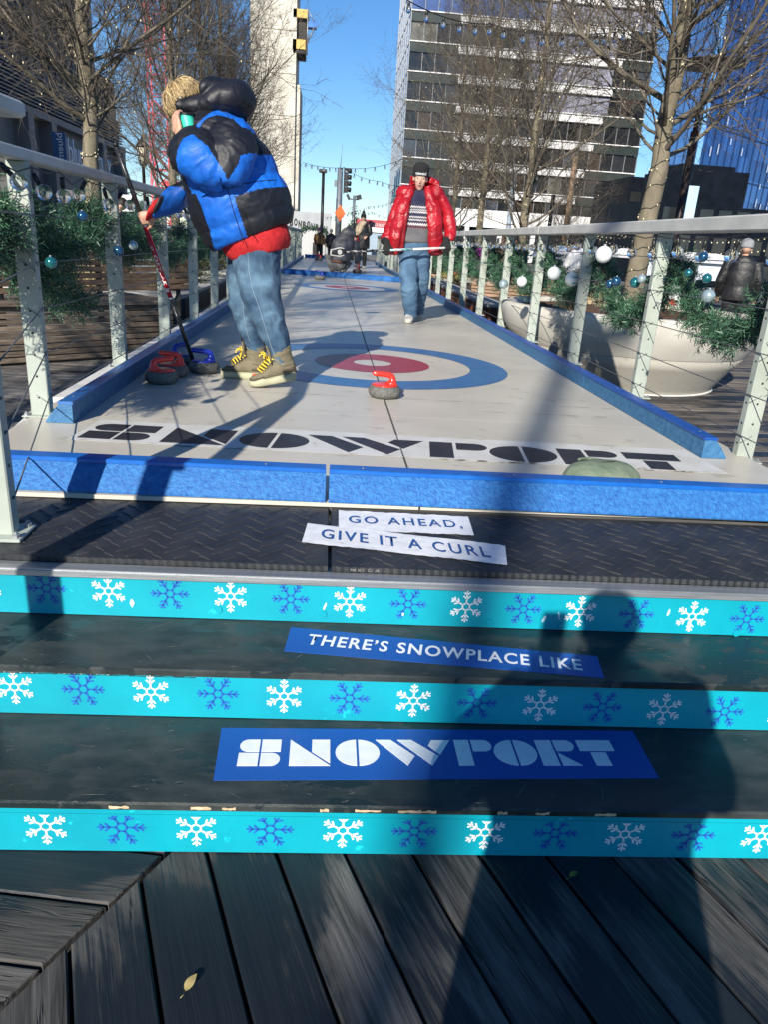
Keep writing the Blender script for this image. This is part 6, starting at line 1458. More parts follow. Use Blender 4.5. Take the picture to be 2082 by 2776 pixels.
# jacket
jk = MB()
def quilt(t0, n, amp): return lambda t, a: 1 + amp * 1.25 * (abs(math.sin(PI * (t * n + t0 + .02 * math.sin(3 * a)))) ** .45 - .75)
jk.loft(secs([(683, 642, 106, .205, 0, .42), (672, 612, 122, .235, 0, .40), (652, 560, 126, .25, 0, .36), (632, 505, 120, .25, 0, .30), (610, 440, 112, .25, 0, .26), (588, 385, 98, .25, 0, .22), (572, 335, 78, .215, 0, .18), (562, 305, 55, .13, 0, .15)]), 40, 9, 0, quilt(.25, 4.0, .045))
q2 = quilt(.0, 2.2, .10)
jk.loft([(A_(612, 335, -.17), XV * .09 + ZV * .03, YV * .09), (A_(626, 385, -.22), XV * .135, YV * .11), (A_(622, 440, -.25), XV * .13, YV * .115), (A_(607, 488, -.26), XV * .10 + ZV * -.02, YV * .10), (A_(598, 500, -.26), XV * .05, YV * .05)], 28, 8, 0, quilt(.5, 1.0, .05))
fo = lambda px, py, dy, rx, ry: (A_(px, py, dy), Vector((.70, 0, .71)) * rx, YV * ry)
jk.loft([fo(606, 492, -.26, .075, .07), fo(578, 466, -.27, .105, .10), fo(545, 430, -.265, .128, .115), fo(513, 404, -.25, .128, .108), fo(488, 380, -.225, .100, .085), fo(480, 368, -.21, .055, .05)], 28, 8, 0, quilt(.15, 2.6, .08))
ra = lambda px, py, dy, rx, ry: (A_(px, py, dy), Vector((.40, 0, .92)) * rx, YV * ry)
jk.loft([(A_(570, 395, .16), XV * .11, YV * .10), (A_(545, 455, .20), Vector((.8, 0, .6)) * .105, YV * .10), ra(522, 505, .20, .115, .10), ra(490, 530, .18, .110, .095), ra(450, 547, .15, .100, .088), ra(432, 555, .12, .092, .084), ra(427, 558, .115, .076, .072)], 28, 8, 0, quilt(.2, 3.2, .07))
jo = fuse('jacket', jk, [m_pblk, m_pblue, m_lining], p1, voxel=.0075, smooth=1, push=crease(.006))
def XZ(poly, dy=-.24): return [(A_(*p, dy).x, A_(*p, dy).z) for p in poly]
pb_mid = XZ([(590, 530), (640, 430), (765, 400), (775, 500), (700, 512), (630, 535)]); pb_pocket = XZ([(512, 500), (560, 506), (605, 494), (632, 522), (655, 600), (675, 660), (640, 690), (575, 705), (562, 620), (535, 545)])
pb_yoke = XZ([(525, 345), (560, 305), (600, 268), (650, 270), (690, 320), (680, 350), (640, 345), (618, 315), (585, 308), (555, 320), (535, 352)])
pb_fore = XZ([(519, 362), (492, 376), (481, 405), (476, 432), (480, 470), (500, 520), (625, 520), (612, 474), (595, 446), (563, 397)], -.34)
pb_rfore = XZ([(395, 520), (470, 490), (490, 505), (520, 545), (525, 580), (420, 640)], .10)
pb_upper = XZ([(440, 330), (519, 362), (563, 397), (595, 446), (609, 474), (620, 482), (640, 440), (648, 400), (645, 345), (620, 318), (600, 307), (570, 312), (540, 345), (500, 330)], -.30)
pb_armzone = XZ([(430, 330), (560, 300), (625, 315), (655, 345), (660, 400), (648, 445), (626, 484), (609, 502), (500, 528), (440, 480)], -.3)
def jcol(c, m):
    y = c.y - YA
    if y < -.245 and inpoly(c.x, c.z, pb_armzone):
        return 1 if inpoly(c.x, c.z, pb_fore) else 0
    if y < -.135:
        if inpoly(c.x, c.z, pb_fore) and True: return 1
        if inpoly(c.x, c.z, pb_upper): return 0
    if y > .06 and c.x < A_(528, 0).x and c.z < A_(0, 470).z: return 1 if inpoly(c.x, c.z, pb_rfore) else 0
    if inpoly(c.x, c.z, pb_mid) or inpoly(c.x, c.z, pb_yoke): return 1
    if inpoly(c.x, c.z, pb_pocket): return 1 if c.x > A_(556, 0).x - (A_(0, 640).z - c.z) * -.18 - .075 else 0
    return 0
recolour(jo, jcol)
# pocket flap, seams and the open front edge
fl = MB()
def onj(px, py, o=.004):
    """nearest point of the jacket skin in front of a point, a little outside it"""
    return px, py, o
bvj = BVHTree.FromObject(jo, bpy.context.evaluated_depsgraph_get()); offj = wloc(jo)
def skin_at(px, py, o=.004):
    p = A_(px, py); h = bvj.ray_cast(Vector((p.x, p.y - 1.0, p.z + (-.0))) - offj, YV)
    if h[0] is None: return Vector((p.x, p.y - .25, p.z))
    return h[0] + offj - YV * o
def seam(mb, pts, r=.0022, n=5):
    P = []
    for a, b in zip(pts, pts[1:]):
        for k in range(n): P.append(skin_at(a[0] + (b[0] - a[0]) * k / n, a[1] + (b[1] - a[1]) * k / n, .0005))
    P.append(skin_at(*pts[-1], .0005)); mb.tube(P, r, 5)
seam(fl, [(632, 522), (645, 570), (660, 620), (672, 658)]); seam(fl, [(668, 560), (690, 625), (700, 645)]); seam(fl, [(598, 495), (630, 520), (700, 500), (752, 492)], .0025); seam(fl, [(618, 520), (619, 492)]); seam(fl, [(540, 320), (560, 307), (590, 306), (620, 318), (640, 345)], .002)
fl.build('jacket_seam', m_pblk, p1)
fp = MB(); V = []; F = []
for j in range(5):
    for i in range(9):
        px = 560 + 60 * i / 8; py = 512 + 12 * j / 4 + (533 - 512) * j / 4 * .7 - 22 * i / 8 + (0 if j < 4 else (8 if i > 5 else 0)); V.append(skin_at(px, py, .012 + .004 * math.sin(i)))
for j in range(4):
    for i in range(8): F.append((j * 9 + i, (j + 1) * 9 + i, (j + 1) * 9 + i + 1, j * 9 + i + 1))
fp.add(V, F, 0, True); fp.build('pocket_flap', m_pblue, p1)
fe = MB(); 
fe.loft([(A_(534, 448, -.04), XV * .008, YV * .04), (A_(536, 500, -.06), XV * .010, YV * .05), (A_(541, 535, -.07), XV * .010, YV * .05)], 10, 4); fe.build('jacket_lining', m_lining, p1)
fe = MB(); fe.loft([(A_(537, 530, -.10), XV * .010, YV * .03), (A_(545, 575, -.11), XV * .014, YV * .04), (A_(552, 612, -.10), XV * .010, YV * .03)], 10, 4); fe.build('zip_placket', m_pblue, p1)
hd = MB(); hv = lambda px, py, dy, a, b, tl=0.0: (A_(px, py, dy), Vector((tl, 0, 1)).normalized() * a, YV * b)
hd.loft([hv(482, 290, -.05, .052, .075), hv(492, 290, -.035, .058, .095), hv(520, 294, -.01, .062, .135), hv(548, 296, 0, .075, .16), hv(580, 284, 0, .105, .18, .2), hv(615, 276, 0, .115, .185, .3), hv(648, 282, 0, .105, .17, .5), hv(668, 300, 0, .075, .12, .9), hv(676, 318, 0, .03, .05, 1)], 32, 6, 0, quilt(.3, 4.4, .05))
hd.loft([hv(548, 252, -.04, .05, .12), hv(566, 245, -.02, .060, .14), hv(600, 242, 0, .050, .13), hv(630, 250, 0, .04, .1)], 20, 5)
# hollow for the face: the hood is cut open on its front side
ho = fuse('hood', hd, [m_pblk], p1, voxel=.008, smooth=2, push=crease(.006, 11))
sp = MB()
for px, py in ((484, 266), (483, 300)):
    b = bvj; p = A_(px + 3, py, -.145); sp.ball(p, (.006, .004, .006), 10, 6)
sp.build('snap_button', M('snap_metal', (.5, .5, .52), rough=.25, metal=1), p1)
# red sweatshirt hem and cuff, jeans
sw = MB(); sw.loft(secs([(705, 690, 74, .185, 0, .30), (700, 668, 86, .20, 0, .32), (690, 640, 88, .20, 0, .36), (678, 610, 80, .19, 0, .36)]), 32, 6, 0, lambda t, a: 1 + .015 * math.sin(5 * a + 9 * t)); cuf = MB(); cuf.loft([ra(430, 558, .118, .062, .058), ra(416, 566, .112, .066, .060), ra(405, 573, .105, .062, .054), ra(402, 575, .102, .045, .04)], 20, 5)
fuse('sweatshirt', sw, [m_redknit], p1, voxel=.008, smooth=2, push=crease(.004, 8)); fuse('cuff', cuf, [m_redknit], p1, voxel=.006, smooth=1)
def wr_(seed, amp, kn):
    q = np.random.default_rng(seed); ph = q.uniform(0, 6, 6)
    def f(t, a):
        k = math.exp(-((t - kn) / .13) ** 2) + .7 * math.exp(-((t - .93) / .09) ** 2)
        return 1 + amp * (.5 * math.sin(3 * a + 8 * t + ph[0]) + .4 * math.sin(2 * a - 15 * t + ph[1])) + amp * 2.2 * k * math.sin(40 * t + 2.0 * math.sin(a + ph[2]) + ph[3])
    return f
jn = MB()
jn.loft(secs([(700, 650, 62, .175, 0, .25), (697, 680, 64, .18, -.01, .22), (696, 720, 57, .13, -.07, .12), (703, 775, 52, .115, -.10, .08), (716, 838, 47, .105, -.11, .05), (735, 895, 41, .095, -.11, -.1), (750, 940, 35, .085, -.11, -.2), (757, 968, 34, .08, -.11, -.4), (760, 978, 33, .078, -.11, -.45)]), 40, 9, 0, wr_(1, .022, .52))
jn.loft(secs([(668, 660, 50, .15, .06, .2), (660, 710, 44, .12, .12, .1), (655, 775, 38, .105, .12, 0), (661, 838, 37, .10, .12, 0), (675, 890, 33, .09, .12, -.1), (688, 925, 29, .08, .12, -.2), (694, 948, 27, .075, .12, -.3)]), 36, 9, 0, wr_(2, .022, .5))
jo2 = fuse('jeans', jn, [m_den], p1, voxel=.0075, smooth=1, push=crease(.010, 6, 1.2))
bvj = BVHTree.FromObject(jo2, bpy.context.evaluated_depsgraph_get()); offj = wloc(jo2)
sm = MB(); seam(sm, [(679, 668), (683, 730), (694, 780), (712, 830), (724, 870), (738, 920), (752, 962)], .0013, 6); seam(sm, [(655, 790), (657, 840), (665, 890), (674, 930)], .0012, 6); seam(sm, [(716, 656), (724, 672), (742, 680)], .002); sm.build('jeans_seam', m_stitch, p1)
fr = MB(); qf = random.Random(8)
for cx_, cy_, dy_, hw, hd_, tl in ((760, 980, -.11, 33, .078, .45), (694, 950, .12, 27, .075, .3)):
    for k in range(60):
        a = 2 * PI * k / 60; c = A_(cx_, cy_, dy_); v = Vector((1, 0, -tl)).normalized() * hw * K; p = c + v * math.cos(a) + YV * hd_ * math.sin(a); fr.tube([p + ZV * .012, p, p - ZV * qf.uniform(.004, .018) + Vector((qf.uniform(-.006, .006), qf.uniform(-.006, .006), 0))], [.0018, .0016, .0006], 3)
fr.build('frayed_hem', m_stitch, p1)
# shoes
m_so = M('shoe_olive', (.125, .108, .066), (.18, .155, .10), 12, rough=.85, bump=.3, bscale=150); m_sob = M('shoe_brown', (.055, .042, .028), (.085, .065, .045), 12, rough=.8, bump=.2, bscale=90); m_sole = M('shoe_sole', (.32, .32, .21), (.40, .39, .26), 10, rough=.7); m_mesh = M('shoe_mesh', (.03, .03, .026), (.14, .13, .10), 260, rough=.9, lo=.45, hi=.55); m_lace = M('lace_yellow', (.70, .47, .03), (.78, .56, .06), 60, rough=.8); m_redp = M('shoe_red', (.55, .05, .03), rough=.7); m_gum = M('gum_sole', (.16, .09, .045), rough=.7)
def shoe(toe, heel, name='shoe', up=(0, 0, 1), s=1.0, cols=None):
    """local frame: x from heel to toe, z up, origin under the heel; chunky high top"""
    toe = Vector(toe); heel = Vector(heel); L = (toe - heel).length; x = (toe - heel).normalized(); y = Vector(up).cross(x).normalized(); z = x.cross(y); Mx = Matrix(((x.x, y.x, z.x, heel.x), (x.y, y.y, z.y, heel.y), (x.z, y.z, z.z, heel.z), (0, 0, 0, 1))) @ Matrix.Scale(L / .31, 4)
    def prof(xx):                       # half width of the foot at xx
        return .036 + .013 * math.sin(PI * min(max(xx / .31, 0), 1) * .95 + .15) + (.004 if xx > .19 else 0)
    SOLE = MB(); n = 26; V = []; xs = [.31 * (.5 - .5 * math.cos(PI * k / (n - 1))) for k in range(n)]
    def ringz(z0, ins, toe_spring):
        R = []
        for sgn in (1, -1):
            for k in (range(n) if sgn > 0 else range(n - 1, -1, -1)):
                xx = xs[k]; e = max(0, 1 - ((xx - .155) / .155) ** 6) ** .5; hw = max(prof(xx) * e - ins * e, .001); w_ = .006 * math.sin(xx * 58 + 1.0) if toe_spring and z0 > .02 else 0
                R.append((xx + (.008 if z0 < .03 and xx < .02 else 0), sgn * hw, z0 + (.012 * max(0, (xx - .24) / .07) ** 2) + (.016 * max(0, (.10 - xx) / .10) if z0 > .02 else 0) + w_))
        return R
    rings = [ringz(0, .006, 0), ringz(.006, .001, 0), ringz(.020, -.003, 1), ringz(.034, .000, 1), ringz(.042, .007, 1)]; N = 2 * n
    for r_ in rings: V += r_
    F = [tuple(range(N - 1, -1, -1)), tuple(range(4 * N, 5 * N))] + [(j * N + k, j * N + (k + 1) % N, (j + 1) * N + (k + 1) % N, (j + 1) * N + k) for j in range(4) for k in range(N)]
    SOLE.add(V, F, 0, True); SOLE.m = [1 if i == 0 else 0 for i in range(len(F))]
    UP = MB(); sec = []
    for xx, zc, hw, hh in ((.012, .085, .030, .06), (.04, .095, .038, .075), (.085, .098, .040, .072), (.125, .088, .041, .058), (.165, .074, .042, .042), (.205, .060, .043, .030), (.245, .052, .041, .023), (.28, .048, .033, .018), (.300, .045, .018, .010)): sec.append(((xx, 0, zc), (0, hw, 0), (0, 0, hh)))
    UP.loft(sec, 24, 5, 0)
    UP.loft([((.062, 0, .10), (.062, 0, 0), (0, .043, 0)), ((.070, 0, .14), (.062, 0, 0), (0, .045, 0)), ((.075, 0, .18), (.064, 0, -.012), (0, .048, 0)), ((.074, 0, .200), (.060, 0, -.016), (0, .045, 0))], 24, 5, 0, lambda t, a: 1 + .03 * math.sin(22 * t))
    T = MB(); T.loft([((.150, 0, .120), (.012, 0, .012), (0, .028, 0)), ((.148, 0, .160), (.011, 0, .006), (0, .030, 0)), ((.152, 0, .205), (.010, 0, .003), (0, .028, 0)), ((.158, 0, .235), (.008, 0, .002), (0, .022, 0))], 14, 5, 0)
    LA = MB()
    for k in range(5):
        u = k / 4; xx = .225 - .065 * u; zz = .095 + .052 * u; w_ = .030
        LA.tube([(xx - .012, -w_, zz - .012), (xx + .012, -.014, zz + .013), (xx + .014, .014, zz + .013), (xx - .012, w_, zz - .012)], .0042, 6); LA.tube([(xx - .006, -w_, zz - .012), (xx - .002, 0, zz + .020), (xx - .026, w_, zz + .002)], .0042, 6)
    for a in ((.02, -.05, .02), (-.01, -.06, -.012), (.035, -.035, .035), (.03, .05, .02), (.0, .06, -.01), (.05, -.02, .02), (-.035, -.055, .012), (-.05, -.045, .03)):
        c0 = Vector((.160, -.008, .160)); e = c0 + Vector(a); LA.tube([c0, c0 + Vector(a) * .6 + Vector((0, 0, .016)), e, e + Vector((0, a[1] * .15, -.012))], .0042, 6)
    RP_ = MB(); RP_.ball((.262, -.012, .0705), (.020, .016, .004), 10, 6); RP_.box((.022, -.0385, .115), (.030, .004, .012), bev=.001)
    MSH = MB(); MSH.loft([((.115, -.0385, .066), (.0, .003, 0), (0, 0, .010)), ((.155, -.0415, .064), (.0, .003, 0), (0, 0, .016)), ((.20, -.0425, .056), (.0, .003, 0), (0, 0, .012)), ((.235, -.040, .05), (.0, .003, 0), (0, 0, .004))], 12, 4, 0)
    TC = MB(); TC.loft([((.21, 0, .056), (0, .0455, 0), (0, 0, .018)), ((.245, 0, .050), (0, .0435, 0), (0, 0, .019)), ((.28, 0, .046), (0, .036, 0), (0, 0, .017)), ((.303, 0, .043), (0, .02, 0), (0, 0, .010))], 20, 4); TC.loft([((.0, 0, .07), (0, .022, 0), (0, 0, .03)), ((.02, 0, .075), (0, .036, 0), (0, 0, .034)), ((.06, 0, .072), (0, .0415, 0), (0, 0, .026)), ((.09, 0, .066), (0, .0415, 0), (0, 0, .014))], 20, 4)
    LP_ = MB(); LP_.tube([(.160, -.012, .225), (.172, -.012, .252), (.166, -.004, .264), (.155, -.002, .255), (.150, -.002, .225)], .004, 6)
    EY = MB(); EY.ball((.088, -.0425, .178), (.006, .003, .006), 8, 6)
    o = None
    for mb, nm, mt in ((UP, 'shoe', cols or m_so), (SOLE, 'sole', [m_sole, m_gum]), (T, 'tongue', m_so), (LA, 'laces', m_lace), (RP_, 'patch', m_redp), (MSH, 'mesh_panel', m_mesh), (TC, 'overlay', m_sob), (LP_, 'pull_loop', m_blk), (EY, 'eyelet', m_blk)):
        mb.xf(Mx); b_ = mb.build(nm, mt, o if o is not None else p1)
        if o is None: o = b_
    return o
hl_ = at(806, 1027, toeL.y + .055); shoe(toeL, hl_)
toeR = onz(598, 1020, LZ); heR = onz(712, 1030, LZ); heR = toeR + (heR - toeR).normalized() * .30; shoe(toeR, heR)
# mint cup and the broom
cup = thing('cup', 'mint green paper cup held to the mouth by the person in the blue jacket', 'cup', tuple(A_(500, 330, -.15))); mb = MB(); ca = A_(485, 318, -.085); cb_ = A_(517, 338, -.10); ax = (A_(508, 345, -.10) - A_(500, 308, -.08)).normalized(); c0 = A_(504, 311, -.185); 
mb.loft([(c0, XV * .039, YV * .039), (c0 + ax * .05, XV * .035, YV * .035), (c0 + ax * .1, XV * .030, YV * .030)], 28, 4); mb.build('cup_body', M('cup_mint', (.04, .55, .38), rough=.45), cup)
mb = MB(); mb.loft([(c0 - ax * .008, XV * .043, YV * .043), (c0 - ax * .004, XV * .047, YV * .047), (c0 + ax * .003, XV * .047, YV * .047)], 28, 3); mb.build('cup_lid', m_blk, cup)
br_ = thing('broom', 'red and black curling broom held upright by the person in the blue jacket', 'broom', tuple(brb)); m_carb = M('carbon_weave', (.008, .008, .009), (.10, .10, .105), 300, rough=.3, stretch=(1, 1, .6), lo=.52, hi=.6)
def sh(a, b, r, m, nm, parent, r2=None): q = MB(); q.tube([a, b], [r, r2 or r], 16); return q.build(nm, m, parent)
Lb = (brb - bra).length; u_ = lambda s_: bra + (brb - bra) * s_
sh(bra, u_(.335), .0138, m_carb, 'upper_shaft', br_); rs2 = sh(u_(.335), u_(.662), .0150, M('shaft_red', (.40, .006, .012), (.46, .01, .016), 20, rough=.25, coat=.5), 'middle_shaft', br_); sh(u_(.332), u_(.342), .0158, M('silver', (.6, .6, .6), rough=.25, metal=1), 'ferrule', br_); sh(u_(.660), u_(.672), .0158, M('silver'), 'ferrule', br_); sh(u_(.672), u_(.985), .0132, m_carb, 'lower_shaft', br_); sh(bra - (brb - bra).normalized() * .004, bra + (brb - bra).normalized() * .02, .0145, m_blk, 'end_cap', br_)
vd = (brb - bra).normalized(); nrm = Vector((0, -1, 0)); nrm = (nrm - vd * nrm.dot(vd)).normalized(); sdv = vd.cross(nrm)
def wrap_text(body_, s0, s1, h, mat, parent, r):
    me = text_mesh(body_, offset=.02); co = [v.co.copy() for v in me.vertices]; mn = min(c.x for c in co); mx = max(c.x for c in co); my0 = min(c.y for c in co); my1 = max(c.y for c in co); off = wloc(parent)
    for v in me.vertices:
        t = (v.co.x - mn) / (mx - mn); w = ((v.co.y - my0) / (my1 - my0) - .5) * h; a = w / r; p = u_(s0 + (s1 - s0) * t); v.co = p + (nrm * math.cos(a) - sdv * math.sin(a)) * r - off
    link('lettering', me, mat, parent)
wrap_text('BALYRO', .60, .465, .019, m_white, rs2, .0153); wrap_text('CF', .442, .425, .010, m_white, rs2, .0153)
mb = MB(); mb.box(u_(.625) + nrm * .0148, (.02, .003, .022)); mb.build('badge', M('badge_white', (.6, .55, .55), rough=.5), rs2)
mb = MB(); mb.box(brb + Vector((0, .02, -.0)), (.17, .06, .035), bev=.008); mb.box(brb + Vector((0, .02, -.028)), (.17, .055, .02)); mb.build('broom_head', m_blk, br_)

# ------------------------------------------------------------------ the man in the red jacket
YB = 8.9; KB = 1 / 222.0
def B_(px, py, dy=0.0): return at(px, py, YB + dy)
p2 = thing('person', 'man in a shiny red jacket and black beanie walking with a level broom', 'person', (B_(1120, 870).x, YB, LZ))
bd = MB(); hc2 = B_(1140, 486, -.02) ; q2h, R2h = head(bd, hc2, (-.08, -1, -.10), (.03, -.08, 1), 1.0)
def sB(rows): return [(B_(px, py, dy), XV * hw * KB, YV * hd) for px, py, hw, hd, dy in rows]
bd.loft(sB([(1140, 512, 11, .055, .01), (1137, 535, 30, .09, .02), (1135, 560, 38, .12, .02), (1126, 640, 34, .12, .02), (1125, 680, 34, .12, 0)]), 18, 4)
for P in (((1098, 530, .02), (1068, 590, .02), (1045, 648, -.06), (1040, 660, -.12)), ((1178, 528, .02), (1216, 592, .01), (1219, 645, -.06), (1215, 658, -.12))):
    bd.tube([B_(*p) for p in P], [.055, .045, .034, .03], 12)
for P in (((1110, 690, 0), (1110, 770, -.12), (1114, 860, -.06)), ((1142, 690, 0), (1141, 770, .07), (1134, 846, .33))):
    P = [B_(*p) for p in P]; bd.tube([P[0], (P[0] + P[1]) / 2, P[1], (P[1] + P[2]) / 2, P[2]], [.07, .065, .05, .045, .035], 12)
fuse('body', bd, [m_skin2], p2, voxel=.007, smooth=2); face_parts(q2h, R2h, p2)
M('hair_brown', (.10, .06, .035), rough=.7)
be = MB(); Rb = R2h; prof_ = [(.086, .014), (.090, .022), (.091, .055), (.090, .062), (.092, .085), (.088, .115), (.070, .143), (.036, .158), (0, .162)]
be.lathe([(r_, z) for r_, z in prof_], (0, 0, 0), 40); be.v = [tuple(q2h(v[0] * (1 + .012 * math.sin(20 * math.atan2(v[1], v[0]))), v[1] * 1.14 - .008, v[2] + .012)) for v in be.v]; be.build('beanie', m_knitb, p2)
me = text_mesh('Swimming', offset=.015); co = [v.co.copy() for v in me.vertices]; mn = min(c.x for c in co); mx = max(c.x for c in co); off = wloc(p2)
for v in me.vertices:
    a = ((v.co.x - mn) / (mx - mn) - .5) * 1.35; z = .058 + v.co.y * .040; v.co = q2h(.0955 * math.sin(a), .0955 * 1.14 * math.cos(a) - .004, z) - off
link('lettering', me, m_white, p2)
# patterned sweater
def sweater_mat():
    m = bpy.data.materials.new('fair_isle_knit'); m.use_nodes = True; n = m.node_tree.nodes; l = m.node_tree.links; b = n['Principled BSDF']; b.inputs['Roughness'].default_value = .9
    tc = n.new('ShaderNodeTexCoord'); sp_ = n.new('ShaderNodeSeparateXYZ'); l.new(tc.outputs['Object'], sp_.inputs[0])
    def mth(op, a, b_=None, c_=None):
        q = n.new('ShaderNodeMath'); q.operation = op
        for i, v in enumerate((a, b_, c_)):
            if v is None: continue
            if isinstance(v, (int, float)): q.inputs[i].default_value = v
            else: l.new(v, q.inputs[i])
        return q.outputs[0]
    tri = mth('PINGPONG', sp_.outputs[0], .013); zz = mth('SUBTRACT', sp_.outputs[2], mth('MULTIPLY', tri, 1.15)); base = None
    def band(z0, h): return mth('MULTIPLY', mth('GREATER_THAN', zz, z0), mth('LESS_THAN', zz, z0 + h))
    mask = None
    for z0, h in SWB: mask = band(z0, h) if mask is None else mth('MAXIMUM', mask, band(z0, h))
    grey = mth('LESS_THAN', zz, SWG); mx1 = n.new('ShaderNodeMixRGB'); mx1.inputs[1].default_value = (.035, .035, .075, 1); mx1.inputs[2].default_value = (.15, .145, .15, 1); l.new(grey, mx1.inputs[0])
    bur = n.new('ShaderNodeMixRGB'); bur.inputs[2].default_value = (.12, .03, .05, 1); l.new(mx1.outputs[0], bur.inputs[1]); l.new(band(SWG - .0, .022), bur.inputs[0])
    mx2 = n.new('ShaderNodeMixRGB'); mx2.inputs[2].default_value = (.66, .63, .60, 1); l.new(bur.outputs[0], mx2.inputs[1]); l.new(mask, mx2.inputs[0]); l.new(mx2.outputs[0], b.inputs['Base Color'])
    nz = n.new('ShaderNodeTexNoise'); nz.inputs['Scale'].default_value = 160; l.new(tc.outputs['Object'], nz.inputs[0]); bp = n.new('ShaderNodeBump'); bp.inputs['Strength'].default_value = .3; l.new(nz.outputs[0], bp.inputs['Height']); l.new(bp.outputs[0], b.inputs['Normal']); return m
zB = lambda py: B_(1130, py, -.12).z - LZ
SWB = [(zB(565), .016), (zB(572), .010), (zB(579), .016), (zB(592), .012), (zB(600), .012), (zB(613), .022)]; SWG = zB(620)
sw = MB(); sw.loft(sB([(1124, 661, 38, .135, .0), (1124, 652, 43, .155, -.01), (1125, 625, 40, .15, 0), (1130, 580, 36, .15, .01), (1134, 545, 34, .13, .02), (1138, 524, 24, .10, .02), (1139, 514, 13, .072, .02)]), 32, 7, 0, lambda t, a: 1 + .012 * math.sin(6 * a + 11 * t)); sw.build('sweater', sweater_mat(), p2)
mb = MB(); mb.loft([(B_(1139, 518, .01), XV * .066, YV * .068), (B_(1139, 513, .01), XV * .062, YV * .064)], 24, 2); mb.build('neckband', m_blackcloth, p2)
# jacket: two open fronts, back and sleeves
rj = MB()
def quiltB(n, amp, ph=0): return lambda t, a: 1 + amp * 1.2 * (abs(math.sin(PI * (t * n + ph))) ** .4 - .78) + .012 * math.sin(9 * a + 14 * t)
def slab(rows, th, n): return [(B_(px, py, dy), Vector((1, sk, 0)).normalized() * hw * KB, Vector((-sk, 1, 0)).normalized() * th) for px, py, hw, dy, sk in rows]
rj.loft(slab([(1181, 690, 16, -.10, .35), (1182, 680, 19, -.11, .35), (1182, 640, 20, -.12, .35), (1180, 600, 20, -.12, .3), (1176, 560, 19, -.10, .25), (1166, 528, 14, -.05, .2), (1160, 505, 9, -.01, .1)], .055, 7), 24, 8, 0, quiltB(5.2, .16))
rj.loft(slab([(1064, 690, 15, -.06, -.9), (1064, 680, 17, -.08, -.9), (1071, 640, 18, -.12, -.8), (1082, 600, 17, -.12, -.6), (1093, 560, 15, -.10, -.4), (1108, 528, 13, -.05, -.2), (1116, 505, 9, -.01, -.1)], .055, 7), 24, 8, 0, quiltB(5.2, .16))
rj.loft([(B_(1128, py, dy), XV * hw * KB, YV * .07) for py, hw, dy in ((690, 58, .13), (678, 62, .15), (600, 56, .16), (540, 50, .13), (512, 30, .09), (504, 20, .08))], 30, 8, 0, quiltB(5.2, .10))
rj.loft([(B_(px, py, dy), Vector((.92, 0, tl)) * r_, YV * (r_ * .95)) for px, py, dy, r_, tl in ((1182, 516, .03, .06, -.2), (1194, 530, .02, .088, -.2), (1208, 562, .02, .086, -.15), (1217, 592, .01, .082, 0), (1221, 622, -.03, .076, .1), (1220, 645, -.07, .068, .1), (1219, 653, -.08, .056, .1))], 26, 8, 0, quiltB(4.4, .12))
rj.loft([(B_(px, py, dy), Vector((.92, 0, tl)) * r_, YV * (r_ * .95)) for px, py, dy, r_, tl in ((1102, 514, .03, .06, .2), (1092, 532, .02, .084, .3), (1078, 566, .02, .082, .3), (1066, 596, .01, .078, .3), (1054, 624, -.03, .073, .25), (1046, 645, -.07, .066, .2), (1044, 652, -.08, .055, .2))], 26, 8, 0, quiltB(4.4, .12))
rj.ball(B_(1182, 526, .01), (.10, .09, .09), 18, 12); rj.ball(B_(1098, 526, .01), (.10, .09, .09), 18, 12)
rj.loft([(B_(px, py, dy), Vector((.75, 0, .5 * sgn)) * .075, YV * .09) for px, py, dy, sgn in ((1098, 512, .02, 1), (1112, 503, .05, 1), (1122, 500, .10, .5))], 18, 5); rj.loft([(B_(px, py, dy), Vector((.75, 0, -.5)) * .085, YV * .095) for px, py, dy in ((1194, 512, .03), (1178, 503, .04), (1162, 499, .10))], 18, 5)
rj.loft([(B_(px, py, dy), ZV * .055, Vector((0, 1, 0)) * .05) for px, py, dy in ((1112, 500, -.01), (1116, 492, .06), (1138, 488, .13), (1166, 494, .07), (1180, 500, .0), (1192, 508, -.02))], 18, 6, 0, quiltB(3, .1))
fuse('jacket', rj, [m_pred], p2, voxel=.0085, smooth=1, push=crease(.008, 10))
mb = MB(); mb.loft(slab([(1084, 682, 12, -.10, -1.2), (1088, 640, 13, -.115, -1.1), (1097, 590, 10, -.13, -.8), (1110, 545, 5, -.10, -.5)], .03, 4), 14, 6, 0, quiltB(5, .1)); mb.build('jacket_lining', M('lining_dark_red', (.20, .004, .010), (.28, .01, .015), 8, rough=.3, bump=.5, bscale=20), p2)
